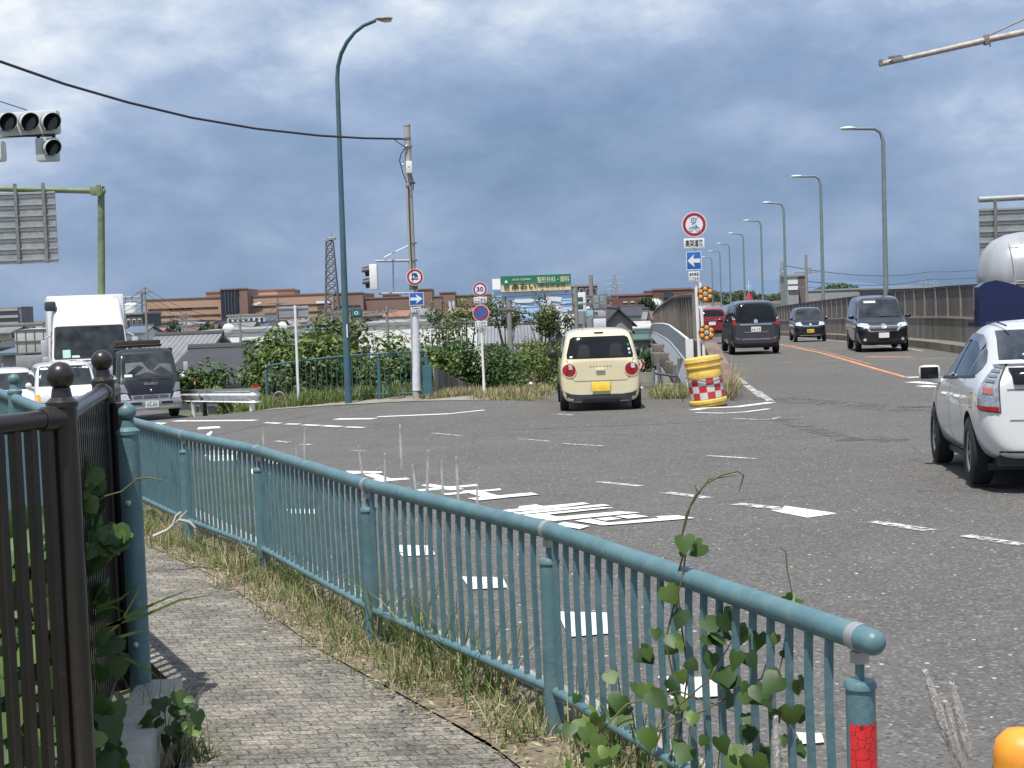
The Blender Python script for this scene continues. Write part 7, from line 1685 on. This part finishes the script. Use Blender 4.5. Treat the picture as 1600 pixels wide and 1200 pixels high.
# taller tufts on the road side of the railing
for (px, py, Y, h, n) in ((620, 960, 7.35, .55, 40), (660, 990, 7.0, .62, 46), (700, 1010, 6.7, .55, 40), (760, 1040, 6.3, .5, 40), (590, 930, 7.6, .45, 30), (520, 900, 8.3, .35, 26), (950, 1150, 5.4, .42, 36), (990, 1180, 5.15, .45, 40), (1110, 1230, 4.65, .45, 40), (390, 850, 9.6, .34, 30), (330, 810, 10.4, .3, 24), (235, 775, 12.3, .25, 24)):
    p = P(px, py, Y); clump(p.x, p.y, PZ, n, h*.8, .0042, .22, .07)
for _ in range(60):
    p = fen[rnd.randrange(40, 260)]; clump(p.x-.93*rnd.uniform(-.22, -.05), p.y, PZ, 10, rnd.uniform(.14, .32), .0035, .35, .04)
# thin bent stems in the near verge and around the teal post
for (px, py, Y, h, n, w_) in ((245, 1090, 5.75, .34, 26, .002), (262, 1085, 5.7, .30, 26, .002), (285, 1110, 5.65, .16, 40, .003), (300, 1130, 5.6, .10, 40, .003), (230, 1100, 5.9, .40, 18, .002), (320, 1165, 5.55, .05, 40, .003), (240, 1160, 5.5, .12, 40, .003)):
    p = P(px, py, Y); clump(p.x, p.y, PZ, n, h, w_, .45, .05)
tag(meshobj('grass', g1, f1, LM['grass']), kind='stuff'); tag(meshobj('dry_grass', g2, f2, LM['straw']), kind='stuff')
vs, fs = [], []
for i in range(3600):
    p = fen[rnd.randrange(20, 400)]; o_ = rnd.gauss(.22, .11); x, y = p.x-.93*o_, p.y-.37*o_; a = rnd.uniform(0, 6.28); L_ = rnd.uniform(.006, .03); w_ = rnd.uniform(.002, .009)
    u = Vector((math.cos(a), math.sin(a), rnd.uniform(-.2, .3)))*L_; v = Vector((-math.sin(a), math.cos(a), rnd.uniform(-.3, .3)))*w_; c = Vector((x, y, PZ+.022+rnd.uniform(0, .02))); k = len(vs); vs += [c-u, c-v, c+u, c+v]; fs.append((k, k+1, k+2, k+3))
tag(meshobj('leaf_litter', vs, fs, LM['straw']), kind='stuff')
# embankment grass below the bushes, beyond the far pavement
g1, f1, g2, f2 = [], [], [], []
for i in range(2600):
    px = rnd.uniform(255, 900); Y = rnd.uniform(35.3, 38.5) if px < 660 else rnd.uniform(33.6, 36); 
    x = P(px, 600, Y).x
    d = pdist(MAINPOLY, x, Y)
    if d < .75: continue
    if 1.0 < x < 6: continue
    if 420 < px < 455 and Y < 36.8: continue
    clump(x, Y, TZ(x, Y), 9, rnd.uniform(.25, .55) if px < 660 else rnd.uniform(.08, .22), .014, .10 if px < 660 else .4, .16)
for i in range(700):    # dry tufts round the bases of the post and the fence
    px = rnd.uniform(665, 860); Y = rnd.uniform(32.0, 33.6) if px > 745 else rnd.uniform(33.4, 34.6)
    x = P(px, 600, Y).x; d = pdist(MAINPOLY, x, Y)
    if d > .25 or (d > .05 and px > 745): clump(x, Y, RZ(x, Y), 7, rnd.uniform(.08, .26), .008, .65, .08)
for i in range(260):
    x = rnd.uniform(-.7, .75); Y = rnd.uniform(30.2, 32.2)
    if pdist(MAINPOLY, x, Y) > .04: clump(x, Y, RZ(x, Y)-.06, 8, rnd.uniform(.08, .24), .007, .6, .08)
for i in range(500):   # right of the drum, along the nose
    Y = rnd.uniform(28.2, 36); x = BR(Y)+rnd.uniform(.35, .9)*min(1, .45+(Y-27)*.12)
    clump(x, Y, RZ(x, Y), 8, rnd.uniform(.2, .75)*(1 if Y < 32 else .5), .006, .75, .06)
for i in range(260):
    p = P(rnd.uniform(1024, 1075), 600, rnd.uniform(29.3, 31.5)); clump(p.x, p.y, RZ(p.x, p.y)-.05, 8, rnd.uniform(.15, .4), .007, .5, .08)
tag(meshobj('grass', g1, f1, LM['grass']), kind='stuff'); tag(meshobj('dry_grass', g2, f2, LM['straw']), kind='stuff')

# seed heads standing above the railing
def spike(name, label, base_, tip, r, hl, n=200, mid=None, grp='grass seed heads rising behind the railing', mat='straw', fl=.02, bend=.02):
    o = thing(name, label, 'grass stalk', tuple(base_), group=grp); mb = MB(); m_ = mid or base_.lerp(tip, .5)+Vector((bend, 0, 0)); mb.tube([base_, m_, tip], [.0022, .0018, .001], 5); mb.build('stalk', M('stalk', (.28, .25, .13), .8), o)
    vs, fs = [], []; d = (tip-m_).normalized(); st = tip-d*hl
    mb = MB(); mb.tube([st, st.lerp(tip, .3), st.lerp(tip, .75), tip], [r*.25, r*.55, r*.45, r*.1], 7); mb.build('seed_core', LM['fluff'], o)
    for i in range(n):
        u = rnd.random(); c = st.lerp(tip, u); rr_ = r*math.sin(math.pi*min(1, .15+.85*u))**.5 if u < .9 else r*.5
        a = rnd.uniform(0, 6.28); q = (Vector((math.cos(a), math.sin(a), 0))*rr_ + d*fl); k = len(vs); s_ = Vector((-math.sin(a), math.cos(a), 0))*.0012
        vs += [c-s_*2, c+s_*2, c+q]; fs.append((k, k+1, k+2))
    meshobj('seed_head', vs, fs, LM[mat] if mat in LM else MATS[mat], o)
LM['fluff'] = leafmat('leaf_fluff', (.70, .66, .62), (.80, .77, .74), (.88, .86, .84), .45, .9)
S = [(560, 700, .3), (601, 712, .2), (625, 668, .5), (645, 730, .2), (669, 708, .7), (690, 722, .3), (713, 718, .8), (476, 672, .2), (411, 672, .2), (463, 700, .3), (740, 990, .4), (905, 830, .6), (497, 742, .2), (745, 760, .2), (372, 700, .2)]
for i, (px, py, k) in enumerate(S):
    if py > 900: continue
    # find where the verge behind the rail lies below this pixel column
    best = min(fen, key=lambda p: abs(p.x/max(p.y, .1)-(px-800+6)/FPX) if p.y > 3 else 9); Y = best.y+.25; t = P(px, py, Y); 
    if py > 820: t = P(px, py, Y)
    hgt_ = t.z-PZ; b = Vector((t.x+rnd.uniform(-.05, .05), Y+rnd.uniform(-.05, .05), PZ)); t = t+Vector((0, 0, 0))
    spike('grass_stalk', 'pale seed head standing above the railing, %s' % ['between the two characters painted first', 'slim, left of the tallest one', 'tallest of the cluster', 'short, beside the tallest', 'whitest and fluffiest of the cluster', 'thin one right of the whitest', 'fluffy one at the right of the cluster', 'far left one over the third railing post', 'thin one over the far left dashes', 'leaning one left of the painted characters', '', 'leaning white one behind the fifth post', 'low one over the curved rail', 'short one right of the cluster', 'faint one over the second post'][i], b, t, .009+.004*k, .16+.1*k, int(120+280*k), mat='fluff', bend=rnd.uniform(-.03, .03))
for i, (x0, y0, x1, y1) in enumerate(((1500, 1230, 1446, 1052), (1512, 1230, 1462, 1090), (1522, 1230, 1488, 1072), (1515, 1240, 1478, 1100), (1215, 1215, 1212, 1125))):
    Y = 3.85; b = P(x0, y0+260, Y); b.z = .18; t = P(x1, y1, Y)
    spike('foxtail', 'white fluffy seed head low in the bottom right corner, %s' % ['leftmost and bending left', 'second from the left, slender', 'tallest upright one on the right', 'short one in the middle', 'single one by the end post'][i], b, t, .017, .19, 1300, P(x0, y0, Y), 'fluffy seed heads at the bottom right', 'fluff', .014)

# creeper leaves (heart shaped, folded)
def heart(vs, fs, c, s, n, tipdir):
    u = (tipdir-n*tipdir.dot(n)); u = u.normalized() if u.length > 1e-3 else n.orthogonal().normalized(); v = n.cross(u); k = len(vs)
    out = [(0, -.32), (.22, -.46), (.46, -.30), (.50, -.02), (.30, .30), (0, .62), (-.30, .30), (-.50, -.02), (-.46, -.30), (-.22, -.46)]
    vs.append(c)
    cu = random.uniform(.1, .55)
    for a, b in out: vs.append(c+v*a*s*random.uniform(.82, 1.1)+u*b*s*random.uniform(.85, 1.12)-n*(abs(a)**1.3*cu+max(0, b)**1.5*cu*.8)*s)
    for i in range(10): fs.append((k, k+1+i, k+1+(i+1) % 10))
def creeper(name, label, spots, mat, n_per, s0, s1, stems, srad=.0035, seed=1, facing=Vector((.1, -.8, .5))):
    r = random.Random(seed); o = thing(name, label, 'vine', tuple(stems[0][0])); vs, fs = [], []
    for (px, py, Y, rx, ry, ryw) in spots:
        for _ in range(n_per if isinstance(n_per, int) else 1):
            Yq = Y+r.uniform(-ryw, ryw); p = P(px+r.uniform(-rx, rx), py+r.uniform(-ry, ry), Yq)
            n = (facing+Vector((r.gauss(0, .45), r.gauss(0, .3), r.gauss(0, .35)))).normalized(); heart(vs, fs, p, r.uniform(s0, s1), n, Vector((r.gauss(0, .5), -.1, -1+r.gauss(0, .4))))
    q = meshobj('leaves', vs, fs, LM[mat], o)
    for p in q.data.polygons: p.use_smooth = True
    mb = MB()
    for st in stems: mb.tube(st, [srad]*(len(st)-1)+[srad*.4], 6)
    mb.build('stem', M('vine_stem', (.10, .09, .035), .7, var=.3), o); return o
C = lambda pts, Y: [P(a, b, Y) for a, b in pts]
creeper('creeper', 'vine climbing over the railing with a long arched tendril above the rail', [(1068, 850, 4.62, 14, 10, .03), (1085, 852, 4.62, 6, 8, .02), (1046, 925, 4.6, 10, 10, .03), (1075, 955, 4.6, 14, 12, .04), (1090, 985, 4.55, 26, 18, .06), (1045, 1010, 4.6, 30, 24, .06)], 'kudzu', 2, .035, .075,
    [C([(1048, 1190), (1060, 1100), (1040, 1000), (1052, 950), (1066, 905), (1072, 860), (1066, 835), (1072, 805), (1086, 775), (1104, 755), (1128, 742), (1152, 736), (1162, 742), (1155, 768)], 4.62), C([(1056, 1190), (1075, 1050), (1062, 960), (1058, 900), (1070, 860), (1065, 840), (1078, 792), (1096, 764), (1108, 748), (1130, 745), (1152, 742)], 4.66), C([(1090, 768), (1085, 757)], 4.62)], .0032, 3)
creeper('creeper', 'small vine tendril rising over the rail right of the tall arched one', [(1238, 938, 4.15, 10, 6, .02), (1248, 940, 4.15, 5, 6, .02), (1225, 1010, 4.1, 14, 14, .04)], 'kudzu', 2, .025, .045, [C([(1205, 1100), (1222, 1030), (1232, 960), (1238, 930), (1230, 890), (1228, 862), (1218, 855)], 4.15)], .002, 4)
creeper('creeper', 'mass of broad creeper leaves on the near end of the railing', [(1000, 1060, 4.75, 60, 40, .12), (1060, 1110, 4.5, 90, 60, .15), (1140, 1150, 4.3, 90, 50, .15), (960, 1130, 4.7, 60, 50, .1), (1180, 1050, 4.2, 45, 50, .08), (1100, 1030, 4.45, 50, 40, .08), (1020, 1180, 4.4, 90, 30, .12), (930, 1160, 4.6, 50, 40, .1), (1200, 1170, 4.1, 60, 30, .1), (1140, 980, 4.4, 30, 25, .06), (1230, 1100, 4.05, 25, 50, .06)], 'kudzu', 8, .03, .080,
    [C([(930, 1240), (1010, 1150), (1100, 1110), (1190, 1060), (1210, 1000)], 4.4), C([(1000, 1240), (1040, 1120), (1110, 1060), (1150, 990)], 4.5), C([(900, 1180), (980, 1100), (1060, 1080), (1170, 1120)], 4.6)], .0028, 5)
creeper('ivy', 'green creeper hanging between the dark posts at the left edge', [(130, 760, 5.2, 16, 34, .12), (140, 830, 5.2, 24, 45, .14), (138, 920, 5.2, 26, 50, .15), (142, 1010, 5.2, 30, 55, .15), (150, 1100, 5.1, 34, 60, .15), (160, 1170, 5.0, 36, 50, .15), (176, 842, 5.0, 5, 5, .02)], 'kudzu', 15, .05, .125,
    [C([(150, 1200), (140, 1100), (128, 950), (132, 820), (126, 728), (138, 722), (146, 745)], 5.2), C([(140, 790), (165, 775), (190, 768), (215, 748), (232, 746), (262, 752)], 5.0), C([(150, 870), (172, 845), (195, 830), (208, 822)], 5.05)], .003, 6)
creeper('ivy', 'broad creeper leaves crowded behind the dark railing at the lower left', [(40, 850, 6.0, 70, 50, .4), (60, 930, 5.9, 80, 60, .4), (40, 1020, 5.8, 80, 60, .4), (60, 1110, 5.7, 80, 60, .4), (30, 1180, 5.6, 80, 40, .4), (100, 820, 6.0, 14, 14, .2)], 'kudzu', 85, .07, .15,
    [C([(20, 1200), (40, 1000), (60, 850)], 5.9), C([(80, 1200), (50, 1000), (20, 830)], 5.8)], .004, 7, Vector((.1, -.6, .7)))
creeper('weed', 'leafy weed at the foot of the teal ball-topped post', [(262, 1110, 5.6, 36, 24, .08), (250, 1140, 5.55, 26, 22, .06), (290, 1125, 5.5, 20, 18, .05)], 'kudzu', 9, .035, .075, [C([(262, 1165), (258, 1120), (250, 1095)], 5.6), C([(262, 1165), (285, 1130), (292, 1118)], 5.6)], .002, 8, Vector((.1, -.5, .9)))
# long arching blades by the post
o = thing('long_grass', 'long arching green blades leaning over the path past the teal post', 'grass', tuple(P(165, 985, 5.2))); vs, fs = [], []
for pts in ([(160, 985), (215, 955), (260, 935), (300, 920)], [(165, 978), (225, 962), (280, 938), (330, 930)], [(160, 1000), (190, 970), (215, 925), (222, 910)], [(172, 1000), (205, 990), (225, 985)], [(160, 1022), (200, 1030), (235, 1048), (250, 1062)], [(150, 950), (190, 935), (220, 908)], [(150, 955), (165, 950), (178, 948), (200, 960)]):
    q = C(pts, 5.1); k = len(vs)
    for i, p in enumerate(q):
        w_ = .006*(1-(i/(len(q)-1))**2)+.0008; vs += [p+Vector((0, 0, w_)), p-Vector((0, 0, w_))]
    for i in range(len(q)-1): fs.append((k+2*i, k+2*i+1, k+2*i+3, k+2*i+2))
meshobj('blades', vs, fs, LM['grass'], o)
# dead branch on the verge, seed weeds
o = thing('dead_branch', 'bleached dead twig lying against the railing near its far bend', 'branch', tuple(P(285, 815, 9.6))); mb = MB()
for pts in ([(240, 838), (262, 828), (280, 812), (292, 798)], [(280, 812), (296, 816), (305, 825)], [(270, 822), (276, 806), (283, 800)]): mb.tube(C(pts, 9.7), [.014, .012, .009, .004][:len(pts)], 6)
mb.build('twig', M('bleached_wood', (.42, .40, .36), .9, var=.2), o)

# rider on the ramp
Yr = 82; zr = rampz(1.2, Yr); x = P(830, 615, Yr).x
bk = thing('bicycle', 'bicycle ridden down the ramp left of the cream car', 'bicycle', (x, Yr, zr)); mb = MB()
for y in (-.52, .52):
    mb = MB(); mb.lathe((0, y, .33), [(.30, -.02), (.33, -.02), (.33, .02), (.30, .02), (.30, -.02)], 24, 'x')
    for k in range(8): a = math.pi*k/8; mb.tube([(0, y+.3*math.cos(a), .33+.3*math.sin(a)), (0, y-.3*math.cos(a), .33-.3*math.sin(a))], .003, 4)
    local(mb, 'wheel', tyrem, bk)
mb = MB()
for a, b in (((0, -.52, .33), (0, -.15, .72)), ((0, -.52, .33), (0, 0, .3)), ((0, -.15, .85), (0, 0, .3)), ((0, 0, .3), (0, .42, .75)), ((0, -.13, .70), (0, .40, .80)), ((0, .40, .98), (0, .52, .33)), ((-.27, .34, 1.0), (.27, .34, 1.0))): mb.tube([a, b], .016, 6)
local(mb, 'frame', M('bike_grey', (.2, .2, .22), .4, .5), bk)
mb = MB(); mb.sphere((0, -.18, .88), .1, 10, (.8, 1.2, .4)); local(mb, 'saddle', blackp, bk)
pe = thing('person', 'cyclist in a white helmet and grey top riding away down the ramp', 'person', (x, Yr, zr))
me = bpy.data.meshes.new('body'); V = [(0, -.18, .95), (0, -.14, 1.15), (0, -.02, 1.38), (0, .03, 1.46), (0, .06, 1.56), (.18, .0, 1.36), (.24, .14, 1.14), (.25, .33, 1.03), (-.18, .0, 1.36), (-.24, .14, 1.14), (-.25, .33, 1.03), (.1, -.14, .92), (.12, .22, .72), (.12, .03, .32), (.12, .12, .26), (-.1, -.14, .92), (-.12, .22, .86), (-.12, .03, .50), (-.12, .12, .44)]
Rr = [.14, .14, .15, .06, .095, .065, .048, .035, .065, .048, .035, .095, .075, .05, .04, .095, .075, .05, .04]
Eg = [(0, 1), (1, 2), (2, 3), (3, 4), (2, 5), (5, 6), (6, 7), (2, 8), (8, 9), (9, 10), (0, 11), (11, 12), (12, 13), (13, 14), (0, 15), (15, 16), (16, 17), (17, 18)]
me.from_pydata(V, Eg, []); o = bpy.data.objects.new('b', me); COL.objects.link(o); m = o.modifiers.new('s', 'SKIN')
for i, sv in enumerate(me.skin_vertices[0].data): sv.radius = (Rr[i], Rr[i]); sv.use_root = (i == 0)
m2 = o.modifiers.new('u', 'SUBSURF'); m2.levels = 2; bpy.context.view_layer.update(); dg = bpy.context.evaluated_depsgraph_get(); bod = bpy.data.meshes.new_from_object(o.evaluated_get(dg)); bpy.data.objects.remove(o)
bod.materials.clear(); bod.materials.append(M('grey_top', (.16, .16, .20), .8)); q = bpy.data.objects.new('body', bod); COL.objects.link(q); q.parent = pe
for p in bod.polygons: p.use_smooth = True
mb = MB(); mb.sphere((0, .05, 1.62), .125, 16, (.95, 1.1, .8)); local(mb, 'helmet', whitem, pe)
